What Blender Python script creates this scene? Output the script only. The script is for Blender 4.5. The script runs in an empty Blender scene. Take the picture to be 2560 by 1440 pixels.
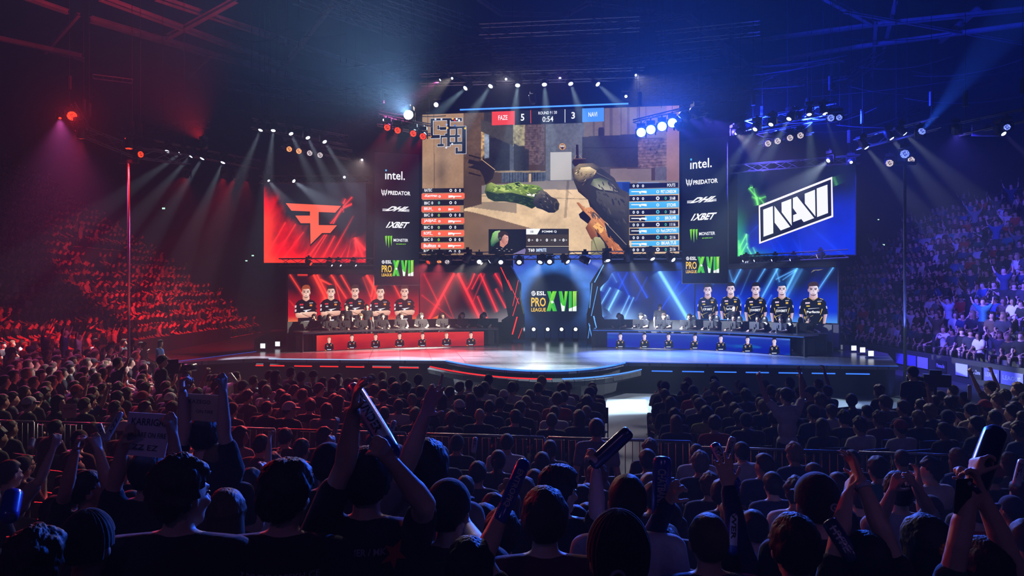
import bpy, bmesh, math, random
import numpy as np
from mathutils import Vector, Matrix, Euler, noise as mnoise

# ------------------------------------------------------------------ camera, haze, exposure
scene = bpy.context.scene
COL = scene.collection
F = 1850.0            # focal length in pixels of the 2560 x 1440 frame
CAMZ = 3.2            # eye height above the arena floor
YAW = math.radians(8.6)   # the stage is turned this much against the view
cam_data = bpy.data.cameras.new('camera')
cam_data.sensor_width = 36.0
cam_data.lens = 36.0 * F / 2560.0
cam_data.clip_end = 300
cam = bpy.data.objects.new('camera', cam_data)
cam.location = (0, 0, CAMZ)
cam.rotation_euler = (math.pi / 2, 0, 0)
COL.objects.link(cam)
scene.camera = cam

scene.view_settings.view_transform = 'Standard'
scene.view_settings.look = 'None'
scene.view_settings.gamma = 1.0
scene.view_settings.exposure = 0.0
scene.view_settings.use_curve_mapping = False

world = bpy.data.worlds.new('hall_air')
scene.world = world
world.use_nodes = True
wn = world.node_tree
wn.nodes.clear()
wo = wn.nodes.new('ShaderNodeOutputWorld')
wb = wn.nodes.new('ShaderNodeBackground')
wb.inputs[0].default_value = (0.0015, 0.0015, 0.006, 1)
wb.inputs[1].default_value = 1.0
wn.links.new(wb.outputs[0], wo.inputs[0])
HAZE = 0.0018         # theatrical haze that fills the whole hall
ws = wn.nodes.new('ShaderNodeVolumeScatter')
ws.inputs['Color'].default_value = (0.86, 0.93, 1.0, 1)
ws.inputs['Density'].default_value = HAZE
ws.inputs['Anisotropy'].default_value = 0.25
wn.links.new(ws.outputs[0], wo.inputs[1])

cy = scene.cycles
cy.max_bounces = 4
cy.diffuse_bounces = 1
cy.glossy_bounces = 2
cy.transmission_bounces = 2
cy.transparent_max_bounces = 4
cy.volume_bounces = 0
cy.volume_step_rate = 4
cy.volume_max_steps = 64
cy.use_denoising = True
cy.use_adaptive_sampling = True
cy.adaptive_threshold = 0.02
cy.sample_clamp_indirect = 2.0
cy.sample_clamp_direct = 0
cy.caustics_reflective = False
cy.caustics_refractive = False
cy.use_light_tree = True

R = random.Random(11)
NR = np.random.RandomState(5)

# ------------------------------------------------------------------ helpers
def lin(c):
    c = c / 255.0
    return c / 12.92 if c <= 0.04045 else ((c + 0.055) / 1.055) ** 2.4
def C(r, g, b):
    return (lin(r), lin(g), lin(b))
def at(px, py, Y):
    """the point of the hall that stands at depth Y in the direction of a photo pixel"""
    return Vector(((px - 1280) / F * Y, Y, CAMZ + (720 - py) / F * Y))
def link(o):
    COL.objects.link(o)
    return o
def tag(o, label=None, cat=None, group=None, kind=None):
    if label: o['label'] = label
    if cat: o['category'] = cat
    if group: o['group'] = group
    if kind: o['kind'] = kind
    return o
def empty(name, loc=(0, 0, 0), rz=0.0):
    o = bpy.data.objects.new(name, None)
    o.empty_display_size = 0.1
    o.location = loc
    o.rotation_euler = (0, 0, rz)
    return link(o)
def children_of(o, table={}):
    return list(o.children)
def copy_tree(o, parent=None):
    c = link(o.copy())
    if parent is not None:
        c.parent = parent
        c.matrix_parent_inverse = o.matrix_parent_inverse
    for ch in o.children:
        copy_tree(ch, c)
    return c

class MB:
    """collects simple solids and links them as ONE mesh object"""
    def __init__(s):
        s.v = []; s.f = []; s.m = []
    def add(s, vs, fs, mi=0):
        n = len(s.v)
        s.v += [tuple(v) for v in vs]
        s.f += [tuple(i + n for i in f) for f in fs]
        s.m += [mi] * len(fs)
        return s
    def box(s, lo, hi, mi=0, mat=None):
        x0, y0, z0 = lo; x1, y1, z1 = hi
        vs = [(x0, y0, z0), (x1, y0, z0), (x1, y1, z0), (x0, y1, z0), (x0, y0, z1), (x1, y0, z1), (x1, y1, z1), (x0, y1, z1)]
        if mat is not None: vs = [mat @ Vector(v) for v in vs]
        return s.add(vs, [(0, 3, 2, 1), (4, 5, 6, 7), (0, 1, 5, 4), (1, 2, 6, 5), (2, 3, 7, 6), (3, 0, 4, 7)], mi)
    def tube(s, p, q, r, r2=None, n=8, mi=0, caps=True):
        p = Vector(p); q = Vector(q); r2 = r if r2 is None else r2
        d = (q - p)
        if d.length < 1e-6: return s
        d.normalize()
        a = d.orthogonal().normalized(); b = d.cross(a)
        vs = []
        for c, rr in ((p, r), (q, r2)):
            for i in range(n):
                t = 2 * math.pi * i / n
                vs.append(c + a * (math.cos(t) * rr) + b * (math.sin(t) * rr))
        fs = [(i, (i + 1) % n, n + (i + 1) % n, n + i) for i in range(n)]
        if caps: fs += [tuple(range(n))[::-1], tuple(range(n, 2 * n))]
        return s.add(vs, fs, mi)
    def path(s, pts, r, n=6, mi=0):
        for a, b in zip(pts, pts[1:]): s.tube(a, b, r, n=n, mi=mi)
        return s
    def lathe(s, prof, n=16, mi=0, mat=None, cap=True):
        """prof: (radius, z) pairs round the z axis"""
        vs = []
        for r_, z in prof:
            for i in range(n):
                t = 2 * math.pi * i / n
                vs.append(Vector((r_ * math.cos(t), r_ * math.sin(t), z)))
        if mat is not None: vs = [mat @ v for v in vs]
        fs = []
        for k in range(len(prof) - 1):
            for i in range(n):
                fs.append((k * n + i, k * n + (i + 1) % n, (k + 1) * n + (i + 1) % n, (k + 1) * n + i))
        if cap:
            fs.append(tuple(range(n))[::-1]); fs.append(tuple(range((len(prof) - 1) * n, len(prof) * n)))
        return s.add(vs, fs, mi)
    def prism(s, poly, h, mat=None, mi=0):
        """poly: 2-D points, extruded from z=0 to z=h"""
        n = len(poly)
        vs = [Vector((x, y, 0)) for x, y in poly] + [Vector((x, y, h)) for x, y in poly]
        if mat is not None: vs = [mat @ v for v in vs]
        fs = [tuple(range(n))[::-1], tuple(range(n, 2 * n))] + [(i, (i + 1) % n, n + (i + 1) % n, n + i) for i in range(n)]
        return s.add(vs, fs, mi)
    def mesh(s, name, mats, smooth=False):
        me = bpy.data.meshes.new(name)
        me.from_pydata(s.v, [], s.f)
        for m in (mats if isinstance(mats, (list, tuple)) else [mats]): me.materials.append(m)
        me.polygons.foreach_set('material_index', s.m)
        if smooth: me.polygons.foreach_set('use_smooth', [True] * len(s.f))
        me.update()
        return me
    def build(s, name, mats, parent=None, smooth=False, bevel=0):
        o = bpy.data.objects.new(name, s.mesh(name, mats, smooth))
        link(o)
        if parent is not None: o.parent = parent
        if bevel:
            b = o.modifiers.new('bevel', 'BEVEL'); b.width = bevel; b.segments = 2; b.limit_method = 'ANGLE'
        return o

def mat(name, col, rough=0.6, metal=0.0, spec=0.5, emis=None, es=0.0, var=0.0, scale=8.0, bump=0.0, attr=None, objcol=False, sheen=0.0):
    m = bpy.data.materials.new(name)
    m.use_nodes = True
    nt = m.node_tree
    b = nt.nodes['Principled BSDF']
    b.inputs['Base Color'].default_value = (*col, 1)
    b.inputs['Roughness'].default_value = rough
    b.inputs['Metallic'].default_value = metal
    b.inputs['Specular IOR Level'].default_value = spec
    if sheen: b.inputs['Sheen Weight'].default_value = sheen
    if emis:
        b.inputs['Emission Color'].default_value = (*emis, 1)
        b.inputs['Emission Strength'].default_value = es
    src = None
    if attr:
        a = nt.nodes.new('ShaderNodeAttribute'); a.attribute_name = attr; src = a.outputs['Color']
    if objcol:
        a = nt.nodes.new('ShaderNodeObjectInfo'); src = a.outputs['Color']
    if var or bump:
        tc = nt.nodes.new('ShaderNodeTexCoord')
        nz = nt.nodes.new('ShaderNodeTexNoise'); nz.inputs['Scale'].default_value = scale; nz.inputs['Detail'].default_value = 4
        nt.links.new(tc.outputs['Object'], nz.inputs['Vector'])
        if var:
            mx = nt.nodes.new('ShaderNodeMix'); mx.data_type = 'RGBA'; mx.blend_type = 'MULTIPLY'
            mx.inputs[0].default_value = 1.0
            rm = nt.nodes.new('ShaderNodeMapRange'); rm.inputs[3].default_value = 1 - var; rm.inputs[4].default_value = 1 + var
            nt.links.new(nz.outputs[0], rm.inputs[0])
            if src: nt.links.new(src, mx.inputs[6])
            else: mx.inputs[6].default_value = (*col, 1)
            nt.links.new(rm.outputs[0], mx.inputs[7])
            src = mx.outputs[2]
        if bump:
            bp = nt.nodes.new('ShaderNodeBump'); bp.inputs['Strength'].default_value = bump; bp.inputs['Distance'].default_value = 0.02
            nt.links.new(nz.outputs[0], bp.inputs['Height']); nt.links.new(bp.outputs[0], b.inputs['Normal'])
    if src: nt.links.new(src, b.inputs['Base Color'])
    return m

def emat(name, col=None, s=1.0, attr=None, objcol=False, dots=None):
    """a surface that gives off light: screens, lamp faces, led strips"""
    m = bpy.data.materials.new(name)
    m.use_nodes = True
    nt = m.node_tree
    nt.nodes.clear()
    out = nt.nodes.new('ShaderNodeOutputMaterial')
    e = nt.nodes.new('ShaderNodeEmission')
    e.inputs[1].default_value = s
    if col: e.inputs[0].default_value = (*col, 1)
    if attr:
        a = nt.nodes.new('ShaderNodeAttribute'); a.attribute_name = attr; nt.links.new(a.outputs['Color'], e.inputs[0])
    if objcol:
        a = nt.nodes.new('ShaderNodeObjectInfo'); nt.links.new(a.outputs['Color'], e.inputs[0])
    if dots:      # cells of a led lamp face
        tc = nt.nodes.new('ShaderNodeTexCoord')
        vo = nt.nodes.new('ShaderNodeTexVoronoi'); vo.inputs['Scale'].default_value = dots; vo.inputs['Randomness'].default_value = 0.3
        nt.links.new(tc.outputs['Object'], vo.inputs['Vector'])
        rm = nt.nodes.new('ShaderNodeMapRange'); rm.inputs[1].default_value = 0.30; rm.inputs[2].default_value = 0.50
        rm.inputs[3].default_value = s; rm.inputs[4].default_value = s * 0.12
        nt.links.new(vo.outputs['Distance'], rm.inputs[0]); nt.links.new(rm.outputs[0], e.inputs[1])
    nt.links.new(e.outputs[0], out.inputs[0])
    m.cycles.emission_sampling = 'NONE'
    return m

M = {}
M['black'] = mat('black_metal', (0.012, 0.012, 0.014), 0.45, 0.3, var=0.3)
M['truss'] = mat('truss_aluminium', (0.2, 0.2, 0.21), 0.38, 0.8, var=0.35, scale=3)
M['steel'] = mat('roof_steel', (0.22, 0.22, 0.24), 0.5, 0.5, var=0.4, scale=1.5)
M['drape'] = mat('black_drape', (0.010, 0.010, 0.012), 0.9, var=0.4, scale=2, bump=0.4)
M['grey_board'] = mat('dark_grey_board', (0.035, 0.035, 0.038), 0.55, var=0.15, scale=1)
M['desk'] = mat('desk_laminate', (0.02, 0.02, 0.024), 0.25, var=0.1)
M['concrete'] = mat('arena_concrete', (0.055, 0.058, 0.065), 0.55, var=0.25, scale=0.7, bump=0.1)
M['screen'] = emat('led_picture', attr='col', s=1.2)

# ------------------------------------------------------------------ drawing on screens
class Plane:
    """an upright surface at centre pixel column px0, depth Y0, turned by yaw; a runs to the right, b up from eye height"""
    def __init__(s, px0, Y0, yaw):
        s.P = Vector(((px0 - 1280) / F * Y0, Y0, 0))
        s.yaw = yaw
        s.e = Vector((math.cos(yaw), -math.sin(yaw), 0))
        s.n = Vector((-math.sin(yaw), -math.cos(yaw), 0))
    def L(s, px, py):
        d = Vector(((px - 1280) / F, 1, (720 - py) / F))
        t = s.P.dot(s.n) / d.dot(s.n)
        p = d * t
        return ((p - s.P).dot(s.e), p.z)
    def matrix(s, off=0.0):
        m = Matrix.Identity(4)
        m.col[0][:3] = s.e; m.col[1][:3] = (0, 0, 1); m.col[2][:3] = s.n
        m.translation = s.P + s.n * off + Vector((0, 0, CAMZ))
        return m
    def world(s, a, b, off=0.0):
        return s.matrix() @ Vector((a, b, off))

_txt = {}
def text_mesh(string, bold=0.0):
    key = (string, bold)
    if key not in _txt:
        cu = bpy.data.curves.new('t', 'FONT')
        cu.body = string; cu.size = 1.0; cu.offset = bold; cu.resolution_u = 2
        o = bpy.data.objects.new('t', cu); link(o)
        dg = bpy.context.evaluated_depsgraph_get()
        me = o.evaluated_get(dg).to_mesh()
        v = np.array([(x.co.x, x.co.y) for x in me.vertices]) if len(me.vertices) else np.zeros((1, 2))
        f = [tuple(p.vertices) for p in me.polygons]
        o.evaluated_get(dg).to_mesh_clear()
        bpy.data.objects.remove(o); bpy.data.curves.remove(cu)
        lo = v.min(0); hi = v.max(0)
        v = (v - lo) / np.maximum(hi - lo, 1e-6)
        _txt[key] = (v, f)
    return _txt[key]

class Canvas:
    def __init__(s, plane, step=0.0012, base=0.012):
        s.p = plane; s.v = []; s.f = []; s.c = []; s.z = base; s.step = step
    def layer(s, k=1): s.z += s.step * k
    def poly(s, pts, col, up=True, local=False):
        """pts in photo pixels; col one colour or one per corner"""
        if up: s.layer()
        n = len(s.v)
        for (x, y) in pts:
            a, b = (x, y) if local else s.p.L(x, y)
            s.v.append((a, b, s.z))
        s.f.append(tuple(range(n, n + len(pts))))
        cols = col if isinstance(col[0], (tuple, list)) else [col] * len(pts)
        s.c += list(cols)
        return s
    def rect(s, x0, y0, x1, y1, col, slope=0.0, up=True):
        d = (x1 - x0) * slope
        return s.poly([(x0, y1), (x1, y1 + d), (x1, y0 + d), (x0, y0)], col, up)
    def ell(s, cx, cy, rx, ry, col, n=20, a0=0, a1=360, up=True):
        pts = []
        for i in range(n):
            t = math.radians(a0 + (a1 - a0) * i / (n if a1 - a0 == 360 else n - 1))
            pts.append((cx + rx * math.cos(t), cy - ry * math.sin(t)))
        return s.poly(pts, col, up)
    def line(s, p, q, w, col, w2=None, up=True):
        w2 = w if w2 is None else w2
        dx, dy = q[0] - p[0], q[1] - p[1]; l = math.hypot(dx, dy) or 1
        nx, ny = -dy / l / 2, dx / l / 2
        return s.poly([(p[0] + nx * w, p[1] + ny * w), (q[0] + nx * w2, q[1] + ny * w2), (q[0] - nx * w2, q[1] - ny * w2), (p[0] - nx * w, p[1] - ny * w)], col, up)
    def text(s, string, p0, p1, h, col, bold=0.02, shear=0.0, grad=None):
        """p0, p1: baseline ends in photo pixels, h: height in pixels"""
        s.layer()
        v, f = text_mesh(string, bold)
        o = np.array(s.p.L(*p0)); u = np.array(s.p.L(*p1)) - o; w = np.array(s.p.L(p0[0], p0[1] - h)) - o
        n = len(s.v)
        for x, y in v:
            q = o + u * (x + shear * y) + w * y
            s.v.append((q[0], q[1], s.z))
            s.c.append(col if grad is None else tuple(col[k] * (1 - y) + grad[k] * y for k in range(3)))
        s.f += [tuple(i + n for i in t) for t in f]
        return s
    def grid(s, quad, nx, ny, fn):
        """quad: px x-left, x-right, y-top, y-bottom at mid; fn(u, v) -> rgb arrays, u right, v down, in plane units 0..1"""
        (a0, b0, a1, b1) = quad
        s.layer()
        n = len(s.v)
        U, V = np.meshgrid(np.linspace(0, 1, nx), np.linspace(0, 1, ny))
        col = fn(U, V)
        A = a0 + (a1 - a0) * U; B = b0 + (b1 - b0) * V
        s.v += list(zip(A.ravel().tolist(), B.ravel().tolist(), [s.z] * (nx * ny)))
        s.c += [tuple(c) for c in np.clip(col.reshape(-1, 3), 0, 4).tolist()]
        for j in range(ny - 1):
            r0 = n + j * nx; r1 = r0 + nx
            s.f += [(r1 + i, r1 + i + 1, r0 + i + 1, r0 + i) for i in range(nx - 1)]
        return s
    def build(s, name, parent=None, material=None):
        me = bpy.data.meshes.new(name)
        me.from_pydata(s.v, [], s.f)
        at_ = me.color_attributes.new('col', 'FLOAT_COLOR', 'POINT')
        c = np.ones((len(s.v), 4)); c[:, :3] = np.array(s.c)
        at_.data.foreach_set('color', c.ravel())
        me.materials.append(material or M['screen'])
        me.update()
        o = bpy.data.objects.new(name, me)
        link(o)
        if parent is not None: o.parent = parent
        else: o.matrix_world = s.p.matrix()
        return o

def vnoise(x, y, seed=0):
    xi = np.floor(x).astype(int); yi = np.floor(y).astype(int)
    xf = x - xi; yf = y - yi
    xf = xf * xf * (3 - 2 * xf); yf = yf * yf * (3 - 2 * yf)
    def h(i, j):
        n = (i * 374761393 + j * 668265263 + seed * 974634777) & 0x7fffffff
        n = ((n ^ (n >> 13)) * 1274126177) & 0x7fffffff
        return ((n ^ (n >> 16)) & 0xffff) / 65535.0
    return (h(xi, yi) * (1 - xf) + h(xi + 1, yi) * xf) * (1 - yf) + (h(xi, yi + 1) * (1 - xf) + h(xi + 1, yi + 1) * xf) * yf
def fbm(x, y, seed=0, o=4):
    r = 0; a = 0.5
    for k in range(o):
        r = r + a * vnoise(x, y, seed + k); x = x * 2.03; y = y * 2.03; a *= 0.5
    return r
def mix3(a, b, t):
    return a * (1 - t[..., None]) + b * t[..., None]
def S(c):  # srgb triple to linear array
    return np.array(C(*c))
def sm(a, b, x):
    t = np.clip((x - a) / (b - a), 0, 1)
    return t * t * (3 - 2 * t)
def streak(x, y, p, q, w, fade=(1, 1)):
    """soft line from p to q, brightness 0..1; fade: brightness at the ends"""
    dx, dy = q[0] - p[0], q[1] - p[1]; l2 = dx * dx + dy * dy
    t = ((x - p[0]) * dx + (y - p[1]) * dy) / l2
    d = np.abs((x - p[0]) * dy - (y - p[1]) * dx) / math.sqrt(l2)
    core = np.clip(1.3 - d / w, 0, 1) + 0.35 * np.exp(-(d / (w * 3.5)) ** 2)
    return core * sm(-0.02, 0.02, t) * sm(-0.02, 0.02, 1 - t) * (fade[0] * (1 - t) + fade[1] * np.clip(t, 0, 1))

def screen_thing(name, label, cat, plane, x0, x1, yt, yb, depth=0.18, rim=0.03, group=None):
    """a flat led screen: housing box behind, picture in front; yt, yb: pixel rows of its top and bottom at its left edge"""
    a0, bt = plane.L(x0, yt); _, bb = plane.L(x0, yb); a1, _ = plane.L(x1, yt)
    root = empty(name)
    root.matrix_world = plane.matrix()
    tag(root, label, cat, group)
    MB().box((a0 - rim, bb - rim, -depth), (a1 + rim, bt + rim, 0.008)).build('screen_housing', M['black'], root)
    return root, (a0, bt, a1, bb)
# ------------------------------------------------------------------ pictures on the led screens
W_ = C(235, 235, 238)
WHT = C(238, 240, 245)
def px_uv(x0, x1, yt, yb):
    return lambda u, v: (x0 + (x1 - x0) * u, yt + (yb - yt) * v)

# ---- giant centre screen -------------------------------------------------
PM = Plane(1377, 28.0, YAW)
main_screen, qm = screen_thing('led_screen', 'giant centre led screen showing a first-person shooting game above the stage', 'screen', PM, 1056, 1698, 287, 638)
def main_bg(u, v):
    x = 1056 + 642 * u; y = 287 - 23 * u * (1 - v) + (351 + 19 * u) * v - 4 * u * v
    y = 287 - 23 * u + v * (351 + 19 * u)
    c = np.zeros(u.shape + (3,)) + S((70, 52, 40))
    n = fbm(x / 40, y / 40, 3)[..., None]; n2 = fbm(x / 5, y / 5, 9)[..., None]
    def put(mask, col, amp=0.5, amp2=0.3):
        cc = np.array(col) if not isinstance(col, np.ndarray) else col
        return np.where(mask[..., None], cc * (1 + amp * (n - 0.5) * 2 + amp2 * (n2 - 0.5) * 2), c)
    # left plaster wall
    c = put(x < 1163, S((158, 124, 94)) , 0.35, 0.12)
    c = np.where(((np.abs(x - 1086 - (y - 287) * .01) < 1.2) & (x < 1163))[..., None], c * 0.55, c)
    d = np.exp(-(((x - 1107) / 14) ** 2 + ((y - 430) / 45) ** 2))
    c = np.where((x < 1163)[..., None], c * (1 - 0.45 * d[..., None]), c)
    # brown timber house
    c = put((x >= 1163) & (x < 1216), S((88, 66, 48)), 0.5, 0.4)
    c = put((x >= 1216) & (x < 1322) & (y < 420), S((52, 46, 42)), 0.6, 0.4)
    c = put((x >= 1209) & (x < 1219) & (y > 330) & (y < 403), S((170, 135, 90)), 0.9, 1.2)
    c = put((x >= 1218) & (x < 1229) & (y > 333) & (y < 395), S((130, 142, 158)), 0.6, 0.7)
    c = put((x >= 1231) & (x < 1282) & (y > 345) & (y < 428), S((34, 32, 34)), 0.4, 0.5)
    c = put((x >= 1282) & (x < 1292) & (y > 355) & (y < 428), S((78, 82, 92)), 0.4, 0.4)
    roof = (x > 1209) & (x < 1292) & (y > 300 + (x - 1209) * .25) & (y < 329 + (x - 1209) * .43)
    c = put(roof, S((66, 60, 52)), 0.3, 0.3)
    # sunlit bricks and brown bricks
    c = put((x >= 1290) & (x < 1320) & (y > 308) & (y < 365), S((150, 140, 105)), 0.6, 0.9)
    br = (x >= 1320) & (x < 1370) & (y > 308) & (y < 412)
    c = put(br, S((98, 78, 74)), 0.4, 0.9)
    ml = (np.mod(y, 6) < 1.2) | (np.mod(x + 6 * (np.floor(y / 6) % 2), 14) < 1.3)
    c = np.where((br & ml)[..., None], c * 0.65, c)
    c = put((x >= 1292) & (x < 1330) & (y > 358 + (x - 1292) * .45) & (y < 428), S((44, 44, 44)), 0.4, 0.4)
    # grey wall in the middle
    c = put((x >= 1372) & (x < 1468) & (y < 455), S((96, 98, 104)), 0.35, 0.35)
    # columns up on the right
    c = put((x >= 1468) & (y < 345), S((112, 96, 84)), 0.25, 0.15)
    for k in range(7):
        c = np.where(((np.abs(x - 1492 - 21 * k - 3 * (k % 2)) < 1.8 + (k % 3)) & (y < 342))[..., None], c * 0.62, c)
    c = np.where((((x - 1510) / 7) ** 2 + ((np.maximum(338 - y, 14) - 14) / 8) ** 2 < 1)[..., None] & (y > 318)[..., None] & (y < 342)[..., None], S((45, 38, 34)), c)
    # dark container block
    c = put((x >= 1464) & (x < 1602) & (y > 342 - (x - 1464) * .05) & (y < 418), S((48, 42, 46)), 0.3, 0.25)
    c = put((x >= 1466) & (x < 1598) & (y > 368) & (y < 371), S((34, 30, 34)), 0.2, 0.2)
    wb_ = (x >= 1600) & (x < 1668) & (y > 350 - (x - 1600) * .06) & (y < 420)
    c = put(wb_, S((112, 88, 86)), 0.7, 0.9)
    c = np.where((wb_ & (np.mod(y + x * .06, 8) < 1.6))[..., None], c * 0.5, c)
    c = put((x >= 1668) & (y < 460), S((142, 105, 98)), 0.2, 0.1)
    c = put((x >= 1640) & (x < 1668) & (y >= 418) & (y < 460), S((90, 84, 92)), 0.3, 0.3)
    c = put((x >= 1530) & (x < 1632) & (y >= 422) & (y < 462), S((120, 102, 98)), 0.15, 0.1)
    c = put((x >= 1464) & (x < 1532) & (y >= 418) & (y < 462), S((70, 60, 58)), 0.3, 0.3)
    # ledge and railings
    c = put((x >= 1240) & (x < 1372) & (y >= 427) & (y < 431), S((150, 130, 100)), 0.3, 0.3)
    rl = (x >= 1262) & (x < 1372) & (y >= 431) & (y < 456)
    c = put(rl, S((74, 82, 96)), 0.4, 0.6)
    c = np.where((rl & (np.mod(x, 7) < 2))[..., None], c * 0.35, c)
    c = put((x >= 1330) & (x < 1336) & (y > 435) & (y < 462), S((205, 170, 125)), 0.2, 0.1)
    # the ground
    gy = 452 + np.clip(1372 - x, 0, 300) * 0.07
    g = (y > gy) & (x > 1165)
    c = put(g, S((214, 182, 142)), 0.35, 0.12)
    c = np.where((g & (y < gy + 22))[..., None], S((128, 118, 112)) * (0.8 + n * .5), c)
    c = np.where((g & (y > 478) & (np.abs(y - 492 - (x - 1280) * .03) < 1.2))[..., None], c * .55, c)
    c = np.where((g & (np.abs(x - 1428 - (y - 460) * -.08) < 3.2) & (y < 545))[..., None], c * .6, c)
    # shade in the left lower part
    sh = sm(0, 5, (y - 528) + (1190 - x) * .18 - (x - 1190) * .10) * sm(0, 10, (y - 523 - (x - 1166) * .11)) * sm(1, -9, x - 1356 - (y - 555) * .28)
    c = np.where((g & (sh > .4))[..., None], S((118, 92, 72)) * (0.75 + n * .5), c)
    c = np.where((g & (x < 1300) & (y < 516 + (x - 1166) * 0.13) & (y > 505 - (x - 1166) * .0))[..., None], S((150, 128, 105)) * (.75 + n * .5), c)
    c = np.where(((x > 1164) & (x < 1211) & (y > 440) & (y < 522 - (x - 1164) * .25))[..., None], S((76, 58, 46)) * (.7 + n * .6), c)
    return c
cm = Canvas(PM)
cm.grid(qm, 440, 242, main_bg)
# palms and dark glove at the left edge of the view
cm.poly([(1172, 398), (1198, 404), (1206, 400), (1222, 410), (1238, 425), (1232, 446), (1214, 462), (1208, 440), (1198, 424), (1180, 418), (1168, 420), (1185, 412), (1170, 408)], C(34, 27, 24))
cm.line((1206, 400), (1238, 425), 1.6, C(200, 160, 110))
for yy in (388, 404, 417, 432): cm.line((1172, yy), (1202, yy + 8), 3.5, C(30, 22, 18))
cm.rect(1376, 381, 1429, 451, [C(178, 172, 165), C(170, 164, 156), C(186, 182, 178), C(180, 176, 172)], -0.02)
cm.ell(1406, 367, 8.3, 8.3, C(214, 150, 62)); cm.ell(1406, 367, 6.2, 6.2, C(120, 98, 86)); cm.rect(1401, 364, 1411, 367, C(215, 205, 200)); cm.rect(1404, 368, 1408, 374, C(50, 40, 38))
# blue crates
cm.rect(1538, 455, 1575, 486, C(30, 62, 150)); cm.rect(1556, 458, 1572, 480, C(22, 48, 120)); cm.rect(1594, 456, 1648, 460, C(140, 160, 200))
# green sleeve
sl = [(1216, 462), (1228, 456), (1245, 463), (1262, 462), (1280, 458), (1298, 455), (1306, 460), (1330, 462), (1346, 464), (1356, 472), (1362, 480), (1356, 500), (1344, 514), (1330, 522), (1312, 514), (1290, 508), (1262, 504), (1236, 504), (1220, 496), (1212, 480)]
cm.poly(sl, [C(70, 96, 40), C(150, 160, 80), C(158, 176, 84), C(150, 170, 74), C(140, 170, 66), C(150, 180, 70), C(120, 150, 60), C(150, 182, 70), C(120, 150, 60), C(90, 120, 44), C(66, 92, 40), C(38, 62, 28), C(30, 50, 24), C(26, 44, 22), C(34, 58, 26), C(30, 50, 22), C(28, 46, 20), C(34, 56, 26), C(40, 62, 30), C(48, 72, 32)])
cm.poly([(1216, 478), (1240, 484), (1280, 482), (1320, 492), (1340, 500), (1334, 518), (1310, 512), (1270, 504), (1236, 502), (1218, 492)], C(28, 44, 22))
cm.poly([(1286, 458), (1298, 456), (1304, 464), (1296, 468)], C(26, 34, 18)); cm.poly([(1317, 484), (1338, 485), (1336, 492), (1318, 489)], C(230, 225, 210))
cm.poly([(1236, 472), (1256, 468), (1280, 478), (1262, 480)], C(178, 196, 96)); cm.poly([(1262, 470), (1276, 464), (1284, 474), (1270, 475)], C(60, 84, 34))
# sleeve end and dark cuff with lens
cm.poly([(1340, 482), (1352, 474), (1366, 480), (1378, 492), (1392, 498), (1399, 510), (1397, 524), (1386, 532), (1372, 532), (1356, 524), (1342, 520), (1332, 506)], [C(48, 46, 46), C(110, 100, 92), C(120, 104, 92), C(52, 44, 40), C(60, 50, 42), C(30, 26, 26), C(24, 20, 20), C(20, 18, 18), C(20, 18, 18), C(24, 22, 22), C(40, 38, 40), C(46, 44, 48)])
cm.ell(1391, 515, 7, 13, C(70, 62, 40)); cm.ell(1392, 516, 4.5, 9, C(30, 26, 22))
# rifle sight and barrel on the right
cm.poly([(1440, 362), (1446, 362), (1447, 396), (1464, 398), (1467, 412), (1455, 418), (1436, 416), (1430, 406), (1434, 397), (1440, 396)], [C(40, 28, 26)] * 10)
cm.line((1436, 397), (1441, 388), 1, C(170, 140, 100)); cm.line((1448, 388), (1455, 396), 1, C(170, 140, 100)); cm.line((1432, 398), (1465, 397), 1.5, C(120, 84, 62))
cm.poly([(1430, 424), (1448, 410), (1482, 408), (1504, 422), (1536, 446), (1550, 472), (1573, 484), (1573, 638), (1560, 638), (1520, 560), (1478, 526), (1470, 500), (1446, 480), (1434, 452)],
        [C(70, 60, 48), C(150, 130, 95), C(90, 78, 62), C(40, 34, 30), C(52, 48, 42), C(60, 56, 52), C(70, 64, 60), C(26, 26, 34), C(22, 22, 28), C(24, 24, 28), C(26, 24, 26), C(30, 28, 26), C(34, 30, 26), C(56, 50, 40)])
cm.poly([(1440, 428), (1464, 424), (1490, 432), (1480, 446), (1462, 462), (1446, 456), (1436, 444)], [C(120, 105, 76), C(200, 172, 120), C(150, 128, 90), C(44, 38, 34), C(30, 28, 26), C(50, 44, 36), C(90, 78, 58)])
cm.poly([(1476, 462), (1484, 448), (1504, 444), (1526, 452), (1540, 472), (1546, 480), (1500, 474)], [C(60, 62, 50), C(110, 120, 84), C(36, 38, 34), C(40, 40, 38), C(150, 140, 120), C(120, 110, 100), C(170, 165, 140)])
cm.poly([(1490, 476), (1540, 484), (1573, 500), (1573, 560), (1520, 540), (1494, 505)], [C(74, 70, 66), C(84, 78, 74), C(66, 62, 60), C(38, 36, 40), C(36, 34, 36), C(62, 58, 54)])
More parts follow.
